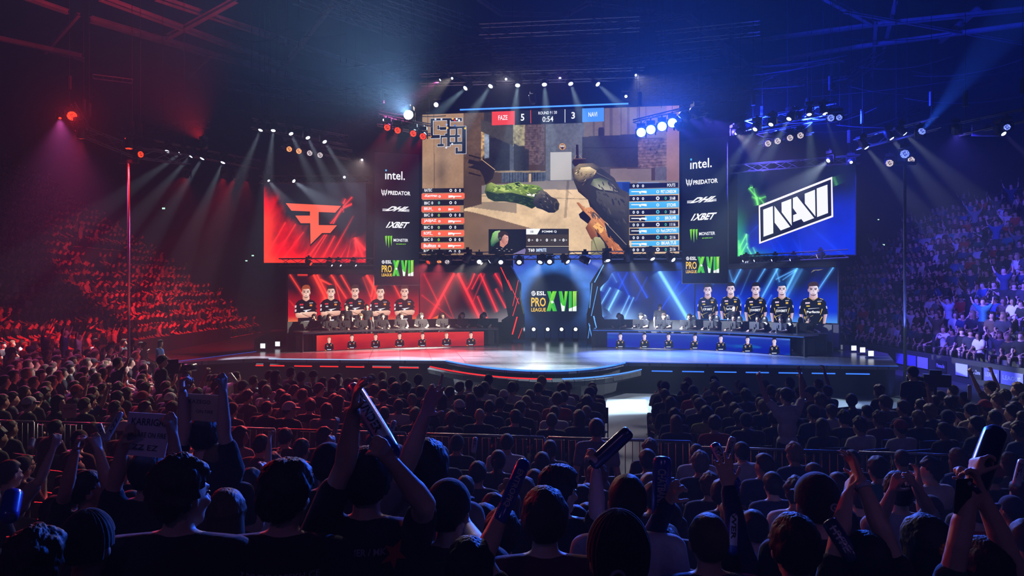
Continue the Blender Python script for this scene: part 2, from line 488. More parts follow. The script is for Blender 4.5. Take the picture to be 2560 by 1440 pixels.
# orange handguard
cm.poly([(1441, 507), (1447, 506), (1462, 520), (1478, 518), (1502, 544), (1514, 556), (1512, 572), (1530, 594), (1565, 635), (1522, 635), (1505, 612), (1478, 598), (1464, 570), (1470, 560), (1450, 545), (1458, 530)],
        [C(150, 90, 50), C(190, 120, 70), C(220, 150, 95), C(200, 130, 80), C(196, 122, 66), C(180, 110, 60), C(190, 112, 58), C(196, 116, 60), C(202, 120, 70), C(170, 95, 50), C(120, 64, 34), C(110, 60, 34), C(90, 50, 30), C(150, 86, 46), C(110, 64, 36), C(130, 76, 42)])
cm.poly([(1447, 536), (1458, 527), (1474, 542), (1478, 548), (1470, 560), (1450, 544)], C(22, 20, 26))
cm.poly([(1474, 532), (1484, 530), (1502, 543), (1496, 550), (1482, 546)], C(84, 72, 66)); cm.poly([(1482, 566), (1494, 556), (1510, 570), (1508, 578), (1502, 584)], C(236, 178, 96))
cm.poly([(1511, 556), (1518, 560), (1573, 616), (1573, 632), (1530, 600), (1520, 592)], C(24, 24, 32)); cm.poly([(1488, 572), (1494, 580), (1518, 612), (1524, 632), (1512, 618), (1496, 596)], C(34, 24, 24))
cm.poly([(1478, 603), (1488, 592), (1500, 594), (1510, 606), (1514, 620), (1518, 637), (1477, 637)], [C(120, 112, 76), C(170, 166, 120), C(190, 184, 140), C(150, 140, 105), C(120, 104, 80), C(90, 76, 58), C(140, 130, 96)])
cm.line((1513, 556), (1566, 612), 1.5, C(150, 130, 115))

# mottled cloth, scuffs and highlights on the sleeve, barrel and handguard
q_ = random.Random(9)
def inside(x, y, pts):
    c = False; j = len(pts) - 1
    for i in range(len(pts)):
        if (pts[i][1] > y) != (pts[j][1] > y) and x < (pts[j][0] - pts[i][0]) * (y - pts[i][1]) / (pts[j][1] - pts[i][1]) + pts[i][0]: c = not c
        j = i
    return c
def mottle(pts, n, cols, s0, ang, stretch=2.4):
    xs = [p[0] for p in pts]; ys_ = [p[1] for p in pts]; k = 0; cm.layer()
    while k < n:
        x, y = q_.uniform(min(xs), max(xs)), q_.uniform(min(ys_), max(ys_))
        if not inside(x, y, pts): continue
        k += 1
        if k % 12 == 0: cm.layer()
        a = ang + q_.uniform(-.5, .5); r = s0 * q_.uniform(.4, 1.2); ca, sa = math.cos(a), math.sin(a)
        P_ = [(r * stretch * math.cos(t), r * math.sin(t) * q_.uniform(.6, 1.3)) for t in (0, .9, 1.9, 3.1, 4.1, 5.3)]
        P_ = [(x + u * ca - v * sa, y + u * sa + v * ca) for u, v in P_]
        if all(inside(u, v, pts) for u, v in P_): cm.poly(P_, q_.choice(cols), False)
mottle([(1222, 464), (1262, 462), (1300, 458), (1346, 466), (1358, 480), (1340, 492), (1280, 480), (1222, 480)], 110, [C(176, 196, 92), C(120, 150, 56), C(90, 120, 44), C(200, 208, 120), C(60, 88, 34)], 2.0, .1)
mottle([(1218, 482), (1280, 484), (1338, 502), (1332, 518), (1262, 503), (1222, 496)], 80, [C(20, 32, 16), C(48, 70, 34), C(60, 86, 40), C(34, 52, 26)], 1.8, .25)
mottle([(1434, 430), (1464, 412), (1500, 424), (1480, 446), (1450, 470), (1438, 452)], 60, [C(224, 196, 140), C(90, 78, 60), C(40, 34, 30), C(170, 146, 100)], 1.4, -.5, 3.2)
mottle([(1500, 450), (1536, 450), (1550, 476), (1572, 490), (1572, 600), (1530, 560), (1490, 520), (1486, 480)], 70, [C(62, 58, 56), C(34, 32, 36), C(48, 46, 50), C(78, 72, 68)], 2.2, .9, 4)
mottle([(1452, 512), (1478, 520), (1504, 548), (1512, 572), (1560, 632), (1528, 632), (1500, 600), (1478, 560)], 60, [C(226, 150, 90), C(150, 84, 44), C(210, 128, 66), C(110, 62, 36)], 1.5, .9, 3.4)
mottle([(1354, 478), (1376, 492), (1392, 504), (1390, 526), (1362, 524), (1344, 508)], 30, [C(90, 82, 76), C(30, 28, 30), C(140, 126, 112), C(20, 18, 20)], 1.4, .7, 3)
cm.poly([(1452, 420), (1474, 418), (1492, 428), (1484, 434), (1464, 428), (1448, 436)], [C(230, 200, 145), C(250, 225, 170), C(190, 160, 112), C(120, 100, 72), C(215, 185, 130), C(130, 110, 80)])
cm.line((1490, 432), (1530, 452), 1.6, C(110, 98, 84), .6); cm.line((1486, 536), (1512, 566), 1.4, C(240, 170, 110), .6); cm.line((1482, 594), (1496, 634), 2, C(80, 74, 52), 1)
# score bar at the top
DK = C(20, 24, 30)
def hud(x0, x1, y0l, h, col): return cm.poly([(x0, y0l + h), (x1, y0l + h - (x1 - x0) * .032), (x1, y0l - (x1 - x0) * .034), (x0, y0l)], col)
hud(1287, 1457, 279.3, 35, DK)
hud(1231, 1288, 281, 34, C(226, 62, 58)); hud(1456, 1510, 273, 34, C(72, 138, 226))
cm.line((1327.5, 277), (1328, 310), 1.6, C(220, 70, 66)); cm.line((1413, 275), (1413, 308), 1.6, C(225, 225, 235))
cm.text('FAZE', (1247, 302), (1270, 301), 11.5, WHT, .01); cm.text('NAVI', (1471.5, 294), (1493, 293), 11.5, WHT, .01)
cm.text('5', (1303, 304), (1312, 303.6), 17.5, WHT, .02); cm.text('3', (1429, 299), (1438, 298.6), 17, WHT, .02)
cm.text('ROUND 9 / 30', (1347, 288.5), (1393, 286.5), 7.5, WHT, .01); cm.text('0:54', (1357, 307), (1384, 305.6), 13.5, WHT, .01)
# minimap: dark lanes with pale outline over the wall
MMC = C(28, 32, 44); MMO = C(205, 210, 225)
mm = [(1079, 299, 1129, 304), (1079, 299, 1085, 345), (1120, 299, 1127, 368), (1129, 298, 1157, 306), (1096, 316, 1100, 326), (1103, 320, 1118, 327), (1079, 340, 1102, 348), (1104, 341, 1152, 346), (1104, 345, 1107, 368), (1096, 362, 1112, 368), (1127, 357, 1163, 363),
      (1141, 318, 1146, 362), (1146, 318, 1166, 323), (1157, 320, 1167, 386), (1141, 380, 1167, 386), (1141, 371, 1147, 386), (1140, 338, 1146, 362), (1124, 318, 1142, 325), (1115, 336, 1127, 341)]
for a in mm: cm.rect(a[0] - .9, a[1] - .9, a[2] + .9, a[3] + .9, MMO, -0.03)
cm.layer(4)
for a in mm: cm.rect(*a, MMC, -0.03, up=False)
for (a, b, c_) in ((1091, 300, MMO), (1106, 300, MMO), (1134, 299, C(240, 170, 60)), (1139, 303, C(190, 40, 40)), (1144, 300, WHT), (1150, 303, WHT), (1121, 322, C(240, 180, 60)), (1165, 323, C(225, 190, 50)), (1079, 343, C(230, 160, 70)), (1118, 371, MMO), (1133, 362, MMO), (1119, 314, C(150, 175, 220)), (1140, 316, C(60, 110, 190)), (1103, 323, C(30, 40, 60)), (1162, 352, C(16, 16, 20))):
    cm.ell(a, b, 2.6, 2.8, c_, 8)
# team tables
TL = [('RATEC', 0), ('-Karrigan', 1), ('BIC 0', 0), ('BRUH_', 1), ('BIC 0', 0), ('JAIIJAZ', 1), ('BIC 0', 0), ('ROPZ_', 1), ('BIC 0', 0), ('Bufitzz', 1), ('B/C 0', 0)]
ys = [472, 486, 501, 518, 533, 548, 563, 578.5, 594, 609, 624.5]
ORG = C(236, 92, 66)
def gun(cv, x, y, w, d=1):
    cv.rect(min(x, x + d * w), y - 1, max(x, x + d * w), y + 1.2, WHT); cv.poly([(x, y - 2), (x + d * w * .35, y - 2), (x + d * w * .35, y + 2), (x, y + 4)], WHT, False)
    cv.poly([(x + d * w * .38, y), (x + d * w * .5, y), (x + d * w * .46, y + 5), (x + d * w * .36, y + 5)], WHT, False)
for i, (t, r_) in enumerate(TL):
    y = ys[i]; y1 = (ys[i + 1] if i < 10 else 638) - 2
    if r_:
        xr = 1153 if i == 3 else 1164
        cm.poly([(1057, y1), (xr, y1 - 1.5), (xr, y - 1.5), (1057, y)], [ORG, C(240, 100, 70), C(242, 104, 74), ORG])
        cm.text(t, (1063.5, y1 - 3), (1064 + min(len(t) * 4.4, 32), y1 - 3.5), 8.5, WHT, .03); gun(cm, 1124, y + 6, 32 if i != 3 else 13); cm.ell(1102, (y + y1) / 2, 3, 3, WHT, 10); cm.ell(1102, (y + y1) / 2, 1.3, 1.3, ORG, 8)
    else:
        cm.poly([(1058, y1), (1162, y1 - 1.5), (1162, y - .5), (1058, y + .5)], C(28, 24, 32))
        if i: cm.line((1057, y1 + .8), (1163, y1), .8, C(150, 120, 80))
        cm.text(t, (1064, y1 - 3), (1086 if i else 1083, y1 - 3.5), 7.5, WHT, .02)
        if i:
            cm.ell(1100.5, (y + y1) / 2, 2.6, 3.6, (C(120, 200, 180), C(150, 200, 110), C(170, 210, 140), C(140, 210, 70), WHT)[(i // 2 - 1) % 5], 8); cm.ell(1100.5, (y + y1) / 2, 1.1, 1.8, C(28, 24, 32), 8)
        for k, xx in enumerate((1129.5, 1141.5, 1152.5)):
            if k == 2 and i in (2, 6): continue
            cm.ell(xx, (y + y1) / 2 - .4, 3.4 if k == 0 else 2.2, 3.8, WHT, 10); cm.ell(xx, (y + y1) / 2 - .4, 1.8 if k == 0 else 1, 2, C(28, 24, 32), 8)
TR = [('POUTS', 0), ('PRT LONESOM', 1), ('3168', 0), ('STCHR', 1), ('3168', 0), ('BROLHR', 1), ('1116', 0), ('PerLOPOTVH', 1), ('2116', 0), ('BKAR.TUS', 1), ('2116', 0)]
yr = [461, 475.5, 492, 508, 525.5, 542, 557.5, 573, 589, 605, 619.5]
BL = C(70, 168, 226)
for i, (t, r_) in enumerate(TR):
    y = yr[i]; y1 = (yr[i + 1] if i < 10 else 634.5) - 2
    if r_:
        x0 = {5: 1612, 7: 1597, 9: 1578}.get(i, 1573)
        if x0 > 1580: cm.rect(1574, y, x0 + 2, y1, C(20, 24, 44))
        cm.poly([(x0, y1), (1696, y1 - 3), (1696, y - 2.5), (x0, y)], [C(60, 160, 222), BL, C(84, 180, 234), BL])
        w = min(len(t) * 4.6, 38); cm.text(t, (1689 - w, y1 - 4), (1689, y1 - 5), 8.5, WHT, .03); gun(cm, 1616, y + 6, 38, -1); cm.ell(1643.5, (y + y1) / 2 - 1, 3.6, 3.8, WHT, 10); cm.ell(1643.5, (y + y1) / 2 - 1, 2, 2.4, BL, 8)
    else:
        cm.poly([(1573, y1), (1694, y1 - 2.5), (1694, y - 2), (1573, y)], C(20, 22, 38))
        cm.text(t, (1673 if i else 1667, y1 - 4), (1687, y1 - 4.5), 8, WHT, .02)
        for k, xx in enumerate((1584, 1594, 1607)): cm.ell(xx, (y + y1) / 2, 2.8, 3.6, WHT, 9); cm.ell(xx, (y + y1) / 2, 1.2, 2, C(20, 22, 38), 8)
        if i: cm.ell(1643.5, (y + y1) / 2 - 1, 4.4, 4.6, WHT if i % 4 == 2 else C(90, 190, 210), 12); cm.ell(1643.5, (y + y1) / 2 - 1, 2.2, 2.5, C(40, 60, 90), 8); cm.ell(1663, (y + y1) / 2 - 1, 2.7, 3.8, C(70, 180, 140), 9); cm.ell(1663, (y + y1) / 2 - 1, 1.2, 2, C(20, 22, 38), 8)
# small picture of a seated player with headphones
cm.rect(1226, 575, 1319, 636.5, [C(18, 16, 20), C(24, 24, 30), C(20, 20, 26), C(16, 14, 18)])
cm.poly([(1231, 604), (1236, 585), (1242, 580), (1254, 578), (1258, 590), (1252, 606), (1238, 618), (1232, 616)], [C(60, 130, 80), C(120, 190, 90), C(190, 220, 170), C(170, 200, 140), C(40, 60, 40), C(14, 40, 34), C(14, 50, 40), C(30, 90, 60)])
cm.poly([(1236, 620), (1246, 608), (1256, 606), (1268, 620), (1276, 622), (1284, 634), (1290, 636), (1234, 636)], C(14, 12, 16))
cm.poly([(1254, 604), (1262, 600), (1270, 612), (1262, 621), (1254, 616)], C(196, 130, 112))
cm.poly([(1258, 590), (1268, 584), (1274, 590), (1275, 600), (1273, 610), (1268, 615), (1260, 608), (1256, 600)], [C(190, 130, 110), C(226, 172, 152), C(236, 184, 166), C(222, 160, 142), C(204, 136, 120), C(190, 120, 108), C(160, 96, 84), C(150, 90, 80)])
cm.poly([(1249, 596), (1250, 584), (1258, 579), (1270, 581), (1275, 587), (1274, 592), (1266, 588), (1260, 594), (1256, 604)], C(52, 34, 30)); cm.ell(1254.5, 597, 4, 5.5, C(26, 26, 30), 12); cm.ell(1254.5, 597, 2, 3, C(90, 88, 90), 8)
cm.line((1269, 596), (1273, 595.6), 1, C(50, 30, 30)); cm.line((1269, 606), (1273, 606), 1.2, C(150, 70, 66))
for k in range(7): cm.rect(1245 + k * 6, 622 + (k * 5) % 9, 1249 + k * 6, 623 + (k * 5) % 9, C(190, 170, 160))
cm.poly([(1286, 636), (1300, 630), (1316, 622), (1318, 626), (1316, 636)], C(120, 110, 150))
cm.rect(1319, 574, 1424, 636, C(34, 30, 26)); cm.poly([(1319, 588), (1346, 588), (1354, 574), (1319, 574)], WHT); cm.text('100', (1329, 584), (1337, 584), 5.5, C(30, 30, 40), .02)
cm.poly([(1348, 588), (1398, 588), (1394, 574), (1356, 574)], C(22, 22, 30)); cm.text('FOMMI Q', (1358, 584.5), (1394, 584), 6, WHT, .02)
cm.rect(1319, 588, 1424, 616, C(58, 48, 38))
for k, xx in enumerate((1326, 1334, 1346, 1355, 1370, 1382, 1390, 1402, 1411, 1418)): cm.ell(xx, 602, 2.8 if k % 2 == 0 else 1.8, 3.6 if k % 2 == 0 else 1.8, WHT, 9); cm.ell(xx, 602, 1.2, 1.6, C(58, 48, 38), 7)
cm.rect(1319, 617, 1424, 618, C(230, 215, 190)); cm.rect(1319, 620, 1424, 635, C(52, 50, 60)); cm.text('T60', (1324, 631), (1340, 630.6), 8, WHT, .03); cm.text('IMPRITE', (1344, 631), (1369, 630.4), 8, C(190, 210, 240), .03)
for k in range(9): cm.line((1400 + k * 3, 466 + k * 2), (1400 + k * 4, 474 + k * 2), .7, C(150, 130, 105))
cm.build('screen_picture', main_screen)

# ---- red team screen -------------------------------------------------------
PF = Plane(787, 29.3, math.radians(1))
red_screen, q = screen_thing('led_screen', 'red and black led screen with a large orange angular logo', 'screen', PF, 660, 915, 455, 657)
def faze_bg(u, v):
    x = 660 + 255 * u; y = 455 + 202 * v
    n = fbm(x / 34 + y / 60, y / 70 - x / 90, 21, 5); n2 = fbm(x / 9 + y / 18, y / 40, 33, 4)
    base = np.zeros(u.shape + (3,)) + S((16, 14, 24))
    heat = sm(0.62, -0.1, (x - 660) / 150 - (y - 455) / 330 + 0.35 - 0.9 * (n - .45)) + sm(0.55, 1.15, v + 0.25 * (n2 - .5)) * (0.9 - .25 * np.abs(u - .55))
    heat = heat * sm(-0.02, 0.16, v - 0.03 + (n2 - .5) * .2)
    heat = np.clip(heat, 0, 1.25)
    c = mix3(base, np.zeros_like(base) + S((235, 10, 30)), np.clip(heat, 0, 1))
    c = mix3(c, np.zeros_like(base) + S((255, 62, 40)), np.clip(sm(.16, -.02, u) * sm(.25, .5, v) + sm(.86, 1.05, v) * sm(.9, .1, u) * .9, 0, 1))
    for (p, q_, w, f) in [((760, 657), (813, 586), 1.4, (1, .8)), ((775, 657), (818, 586), .8, (.9, 1)), ((802, 655), (837, 590), 1.5, (1, .7)), ((820, 655), (884, 540), .9, (1, .2)), ((826, 560), (858, 522), 1.0, (1, .5)), ((832, 562), (854, 520), .9, (1, 1)), ((700, 657), (760, 580), 1.5, (.4, .5)), ((662, 645), (714, 556), 1.2, (.4, .8)), ((684, 650), (740, 560), 1.2, (.3, .7)),
                          ((888, 594), (912, 654), 2.2, (1, 1)), ((888, 594), (892, 640), 2, (1, .3)), ((890, 600), (914, 626), 2.6, (1, 1)), ((876, 657), (892, 628), 2, (1, .6)), ((866, 655), (878, 600), 1, (.8, .1)), ((846, 655), (870, 612), 1, (.7, .1)),
                          ((857, 518), (881, 493), 1.1, (1, 1)), ((857, 520), (880, 509), .8, (1, 1)), ((858, 521), (880, 512), .8, (1, .9)), ((858, 510), (864, 497), 1.6, (1, .6)), ((857, 522), (859, 532), .8, (.9, .3))]:
        c = c + streak(x, y, p, q_, w, f)[..., None] * S((250, 44, 36)) * .9
    vg = fbm(x / 60, y / 60, 50)
    c = c + sm(.7, .1, v)[..., None] * sm(.2, .8, u)[..., None] * S((34, 36, 48)) * vg[..., None]
    return np.minimum(c, 1)
cf = Canvas(PF); cf.grid(q, 160, 128, faze_bg)
zf = lambda pts: [(640 + a / 6, 430 + b / 6) for a, b in pts]
cf.poly(zf([(420, 452), (1310, 500), (1200, 628), (962, 618), (962, 775), (1260, 782), (1130, 936), (1000, 936), (815, 1120), (795, 795), (655, 795), (555, 632)]), C(18, 13, 22))
cf.poly(zf([(448, 468), (1278, 510), (1190, 610), (942, 600), (942, 797), (1215, 800), (1115, 915), (992, 915), (820, 1085), (815, 768), (672, 768), (592, 655), (812, 655), (812, 592), (533, 580)]), C(252, 92, 66))
cf.build('screen_picture', red_screen)

# ---- blue team screen ------------------------------------------------------
PN = Plane(1991, 26.6, math.radians(22))
blue_screen, q = screen_thing('led_screen', 'blue and green led screen with a slanted white framed logo', 'screen', PN, 1844, 2138, 429, 641)
def navi_bg(u, v):
    x = 1844 + 294 * u; y = 429 + 212 * v - 18 * u
    n = fbm(x / 50, y / 50, 71, 5)
    c = np.zeros(u.shape + (3,)) + S((4, 20, 44))
    b = sm(.35, 1.05, v * .75 + u * .45 + .3 * (n - .5))
    c = mix3(c, np.zeros_like(c) + S((0, 42, 215)), b * .95)
    c = mix3(c, np.zeros_like(c) + S((4, 14, 30)), sm(.5, .15, v) * sm(.02, .3, u) * .7)
    g = sm(.12, -.02, u) * sm(.35, .95, v) + .5 * sm(.88, 1.02, v) * sm(.45, .05, u)
    c = mix3(c, np.zeros_like(c) + S((30, 170, 110)), np.clip(g, 0, 1))
    gl = S((110, 230, 90))
    for (p, q_, w, f) in [((1873, 470), (1896, 494), 1.1, (1, 1)), ((1886, 470), (1897, 512), 2.0, (.4, 1)), ((1895, 492), (1898, 512), 1.5, (1, .8)), ((1881, 491), (1895, 497), 1.2, (.5, .9)), ((1900, 496), (1918, 490), 1.6, (.8, .6)), ((1900, 492), (1913, 508), 1.3, (.5, .8)), ((1876, 469), (1884, 468), 1.6, (1, 1)),
                          ((1848, 622), (1868, 584), 1.6, (1, 1)), ((1850, 640), (1869, 606), 1.6, (1, .7)), ((1867, 584), (1870, 620), 1.2, (1, .5)), ((1869, 616), (1884, 640), 1.4, (.7, 1)), ((1884, 616), (1896, 640), 1.6, (.4, 1)), ((1846, 600), (1852, 640), 4, (.3, .9)), ((2086, 440), (2094, 460), 4, (.2, .25))]:
        c = c + streak(x, y, p, q_, w, f)[..., None] * gl * .8
    for (p, q_, w) in [((1925, 590), (1950, 640), 2), ((1945, 595), (1975, 640), 2), ((1985, 590), (2015, 640), 2), ((2030, 560), (2120, 636), 4), ((2000, 580), (2010, 640), 1.5), ((1868, 590), (1900, 560), 2)]:
        c = c + streak(x, y, p, q_, w, (.15, .4))[..., None] * S((40, 90, 255)) * .35
    return np.minimum(c, 1)
cn = Canvas(PN); cn.grid(q, 180, 130, navi_bg)
k_ = 2314 / 450
zn = lambda pts: [(1700 + a / k_, 380 + b / k_) for a, b in pts]
OUT = [(1012, 690), (1957, 318), (1970, 835), (1018, 1182)]; INN = [(1030, 712), (1940, 352), (1946, 818), (1038, 1155)]
GW = C(232, 232, 232)
cn.poly(zn(OUT), C(8, 14, 30))
for i in range(4): cn.poly(zn([OUT[i], OUT[(i + 1) % 4], INN[(i + 1) % 4], INN[i]]), C(240, 232, 238), up=(i == 0))
for p in ([(1070, 742), (1193, 695), (1200, 1045), (1074, 1090)], [(1213, 693), (1418, 962), (1295, 1010), (1216, 908)], [(1305, 650), (1430, 602), (1437, 948), (1307, 775)],
          [(1452, 592), (1505, 572), (1725, 850), (1590, 902), (1560, 862), (1455, 902), (1455, 812), (1503, 793), (1452, 722)], [(1603, 537), (1735, 485), (1741, 828), (1605, 662)], [(1757, 470), (1895, 420), (1903, 785), (1762, 838)]):
    cn.poly(zn(p), GW)
cn.build('screen_picture', blue_screen)

# ---- the league logo -------------------------------------------------------
def league_logo(cv, x0, y0, x1, y1, dy=0.0):
    """box of the logo in photo pixels; dy: drop of its lines towards the right"""
    w = x1 - x0; h = y1 - y0
    def P(u, v): return (x0 + u * w, y0 + v * h + dy * u)
    rx = 0.048 * w
    cx, cy_ = P(.058, .125); cv.ell(cx, cy_, rx, rx * 1.12, W_, 18)
    for k in (-1, 0, 1): cv.line((cx - rx * .5 + k * rx * .55, cy_ + rx * .8), (cx + rx * .35 + k * rx * .55, cy_ - rx * .8), rx * .24, C(10, 14, 24))
    cv.text('ESL', P(.13, .22), P(.325, .22), h * .20, W_, .03)
    YL = C(236, 190, 66)
    cv.text('PRO', P(.01, .76), P(.325, .76), h * .44, YL, .02); cv.text('LEAGUE', P(.01, 1.0), P(.325, 1.0), h * .18, YL, .02)
    ga, gb = C(84, 200, 30), C(40, 170, 60)
    def G(pts, cols=None):
        cv.poly([P(*p) for p in pts], cols or [(ga if (i % 2) else gb) for i in range(len(pts))])
    G([(.35, .02), (.43, .02), (.565, .98), (.475, .98)]); G([(.47, .02), (.56, .02), (.425, .98), (.34, .98)], [C(140, 220, 50), ga, gb, ga])
    cv.poly([P(.43, .52), P(.46, .46), P(.50, .55), P(.455, .62)], C(226, 236, 226))
    G([(.60, .02), (.675, .02), (.735, .72), (.69, .98), (.665, .98)]); G([(.735, .02), (.80, .02), (.735, .98), (.665, .98), (.715, .60)], [C(150, 224, 60), ga, gb, gb, ga])
    cv.poly([P(.645, .55), P(.68, .70), P(.735, .74), P(.72, .98), P(.67, .98)], C(232, 240, 232))
    G([(.82, .02), (.885, .02), (.885, .98), (.82, .98)]); G([(.905, .02), (.985, .02), (.985, .98), (.905, .98)], [C(150, 222, 60), C(170, 220, 70), gb, ga])
    cv.poly([P(.82, .86), P(.985, .72), P(.985, .98), P(.82, .98)], C(225, 238, 228)); cv.line(P(.895, .0), P(.895, 1.0), w * .012, C(10, 14, 24)); cv.line(P(.94, .12), P(1.0, .02), 1.2, ga)

# ---- two sponsor banners ---------------------------------------------------
def banner(plane, x0, x1, yt, yb, label, items, tint):
    root, q_ = screen_thing('banner_screen', label, 'banner', plane, x0, x1, yt, yb, depth=0.12, rim=0.02)
    def bg(u, v):
        n = fbm(u * 5, v * 14, 5)
        return (np.zeros(u.shape + (3,)) + np.array(tint)) * (0.6 + n[..., None])
    cv = Canvas(plane); cv.grid(q_, 14, 40, bg)
    items(cv)
    cv.build('screen_picture', root)
    return root
def brands(cv, X, Y, k, s):
    """X: left pixel column, Y: row table, k: size factor, s: slope of the lines at each row"""
    def T(t, xa, xb, y, h, col=W_, bold=.03, shear=0.0, sl=0.0): cv.text(t, (X + xa * k, y), (X + xb * k, y + (xb - xa) * k * sl), h * k, col, bold, shear)
    y = Y[0]; T('ıntel.', 10, 60, y, 22, WHT, .012, 0, s[0]); cv.rect(X + 10.3 * k, y - 25 * k, X + 14 * k, y - 20.5 * k, C(70, 180, 235))
    y = Y[1]
    px_ = X; py_ = y - 6 * k
    for m_ in (-1, 1):
        c0 = px_ + 7.5 * k
        cv.poly([(c0 + m_ * 7.5 * k, py_ - 9 * k), (c0 + m_ * 6.5 * k, py_ + 2 * k), (c0 + m_ * 2.5 * k, py_ + 10 * k), (c0 + m_ * 2.8 * k, py_ + 3 * k), (c0 + m_ * 4.6 * k, py_ + 1 * k), (c0 + m_ * 4.4 * k, py_ - 4 * k)], W_)
        cv.poly([(c0 + m_ * .6 * k, py_ - 7 * k), (c0 + m_ * 2.2 * k, py_ - 4 * k), (c0 + m_ * 1.8 * k, py_ + 6 * k), (c0 + m_ * .6 * k, py_ + 7 * k)], W_)
    T('PREDATOR', 17, 74, y, 10.5, W_, .03, 0, s[1])
    y = Y[2]; T('DHL', 9, 60, y, 12.5, W_, .05, .35, s[2])
    for j in range(3):
        cv.rect(X + 3 * k, y - (1.2 + 2.2 * j) * k, X + (14 + j) * k, y - (.1 + 2.2 * j) * k, W_, s[2]); cv.rect(X + (58 + j) * k, y - (1.2 + 2.2 * j) * k + s[2] * 55 * k, X + 71 * k, y - (.1 + 2.2 * j) * k + s[2] * 55 * k, W_, s[2])
    y = Y[3]; T('1XBET', 11, 63, y, 15.5, W_, .04, .18, s[3])
    y = Y[4]
    GR = C(120, 205, 30)
    for j, xx in enumerate((12, 18.5, 25)): cv.poly([(X + (xx - 2.6) * k, y - 22 * k), (X + (xx + 2.6) * k, y - 23 * k), (X + (xx + 1.4) * k, y - 8 * k), (X + (xx + .6) * k, y + (4, 9, 3)[j] * k), (X + (xx - 1.2) * k, y - 9 * k)], GR)
    T('MONSTER', 31, 68, y - 8 * k, 7.5, WHT, .015, 0, s[4]); T('ENERGY', 38, 63, y - .5 * k, 2.6, GR, .02, 0, s[4])
PBL = Plane(990, 28.6, math.radians(-18)); PBR = Plane(1761, 26.4, math.radians(30))
banner(PBL, 937, 1047, 380, 712, 'tall black banner with sponsor logos on the red side of the giant screen', lambda cv: (brands(cv, 953, [448.5, 487, 527.5, 569.5, 612], .985, [.04, .04, .03, .02, .015]), league_logo(cv, 953, 650, 1034, 691)), C(13, 14, 24))
banner(PBR, 1706, 1818, 352, 708, 'tall black banner with sponsor logos on the blue side of the giant screen', lambda cv: (brands(cv, 1715, [423.5, 462.5, 508.5, 552, 597.5], 1.08, [-.1, -.09, -.075, -.06, -.045]), league_logo(cv, 1715, 641, 1800, 683)), C(8, 13, 26))
# ------------------------------------------------------------------ the hall
def struct(name, mb, m, smooth=False):
    return tag(mb.build(name, m, smooth=smooth), kind='structure')
def slab(name, lo, hi, m):
    return struct(name, MB().box(lo, hi), m)
slab('floor', (-44, -14, -0.3), (36, 62, 0), M['concrete'])
slab('ceiling', (-44, -14, 24), (36, 62, 24.4), M['drape'])
slab('wall_back', (-44, 60, 0), (36, 60.4, 24), M['drape'])
slab('wall_left', (-42, -14, 0), (-41.6, 62, 24), M['drape'])
M['right_wall'] = mat('right_wall_panels', (0.035, 0.035, 0.04), 0.7, var=0.3, scale=1.2)
slab('wall_right', (32, -14, 0), (32.4, 62, 24), M['right_wall'])
slab('wall_front', (-44, -14, 0), (36, -13.6, 24), M['drape'])

def G(px, py, z):
    """where the view through a pixel meets the level z"""
    Y = (CAMZ - z) * F / (py - 720)
    return Vector(((px - 1280) / F * Y, Y, z))
SZ = 0.9       # height of the stage
def arc_pts(p, q, m, n=14):
    """quadratic curve p-m-q"""
    return [p * (1 - t) ** 2 + m * 2 * t * (1 - t) + q * t * t for t in [i / n for i in range(n + 1)]]
fl, fr = G(1115, 900, SZ), G(1562, 905, SZ)
mid = G(1372, 954, SZ)
bulge = arc_pts(fl, fr, mid)
front = [G(415, 907, SZ), G(640, 896, SZ)] + bulge + [G(2245, 914.5, SZ)]
back = [Vector((13.2, 26, SZ)), Vector((14.2, 38, SZ)), Vector((-13.2, 41, SZ)), Vector((-11.5, 33, SZ)), G(641, 879, SZ)]
# --- stage platform
M['deck'] = mat('stage_deck_gloss', (0.15, 0.15, 0.17), 0.25, spec=0.6, var=0.35, scale=0.6)
nt = M['deck'].node_tree
bk = nt.nodes.new('ShaderNodeTexBrick'); bk.offset = 0.0; bk.inputs['Scale'].default_value = 0.5; bk.inputs['Mortar Size'].default_value = 0.004
bk.inputs['Color1'].default_value = (1, 1, 1, 1); bk.inputs['Color2'].default_value = (0.8, 0.8, 0.82, 1); bk.inputs['Mortar'].default_value = (0.15, 0.15, 0.15, 1)
mp = nt.nodes.new('ShaderNodeMapping'); mp.inputs['Rotation'].default_value = (0, 0, -YAW)
tc = nt.nodes.new('ShaderNodeTexCoord'); nt.links.new(tc.outputs['Object'], mp.inputs[0]); nt.links.new(mp.outputs[0], bk.inputs['Vector'])
mx = nt.nodes.new('ShaderNodeMix'); mx.data_type = 'RGBA'; mx.blend_type = 'MULTIPLY'; mx.inputs[0].default_value = 1
pb = nt.nodes['Principled BSDF']; src = pb.inputs['Base Color'].links[0].from_socket
nt.links.new(src, mx.inputs[6]); nt.links.new(bk.outputs[0], mx.inputs[7]); nt.links.new(mx.outputs[2], pb.inputs['Base Color'])
stage = tag(empty('stage', (0, 25, 0)), 'wide low glossy stage with a rounded front edge', 'stage')
def keep(o, parent):
    """parent o and leave it where it stands"""
    o.parent = parent
    o.matrix_parent_inverse = parent.matrix_basis.inverted()
    return o
poly = [(p.x, p.y) for p in front + back]
keep(MB().prism(poly, 0.12, Matrix.Translation((0, 0, SZ - 0.12))).build('deck', M['deck']), stage)
ins = [(p.x, p.y + 0.15) for p in front] + [(p.x, p.y) for p in back]
keep(MB().prism(ins, SZ - 0.12).build('skirt', M['drape']), stage)
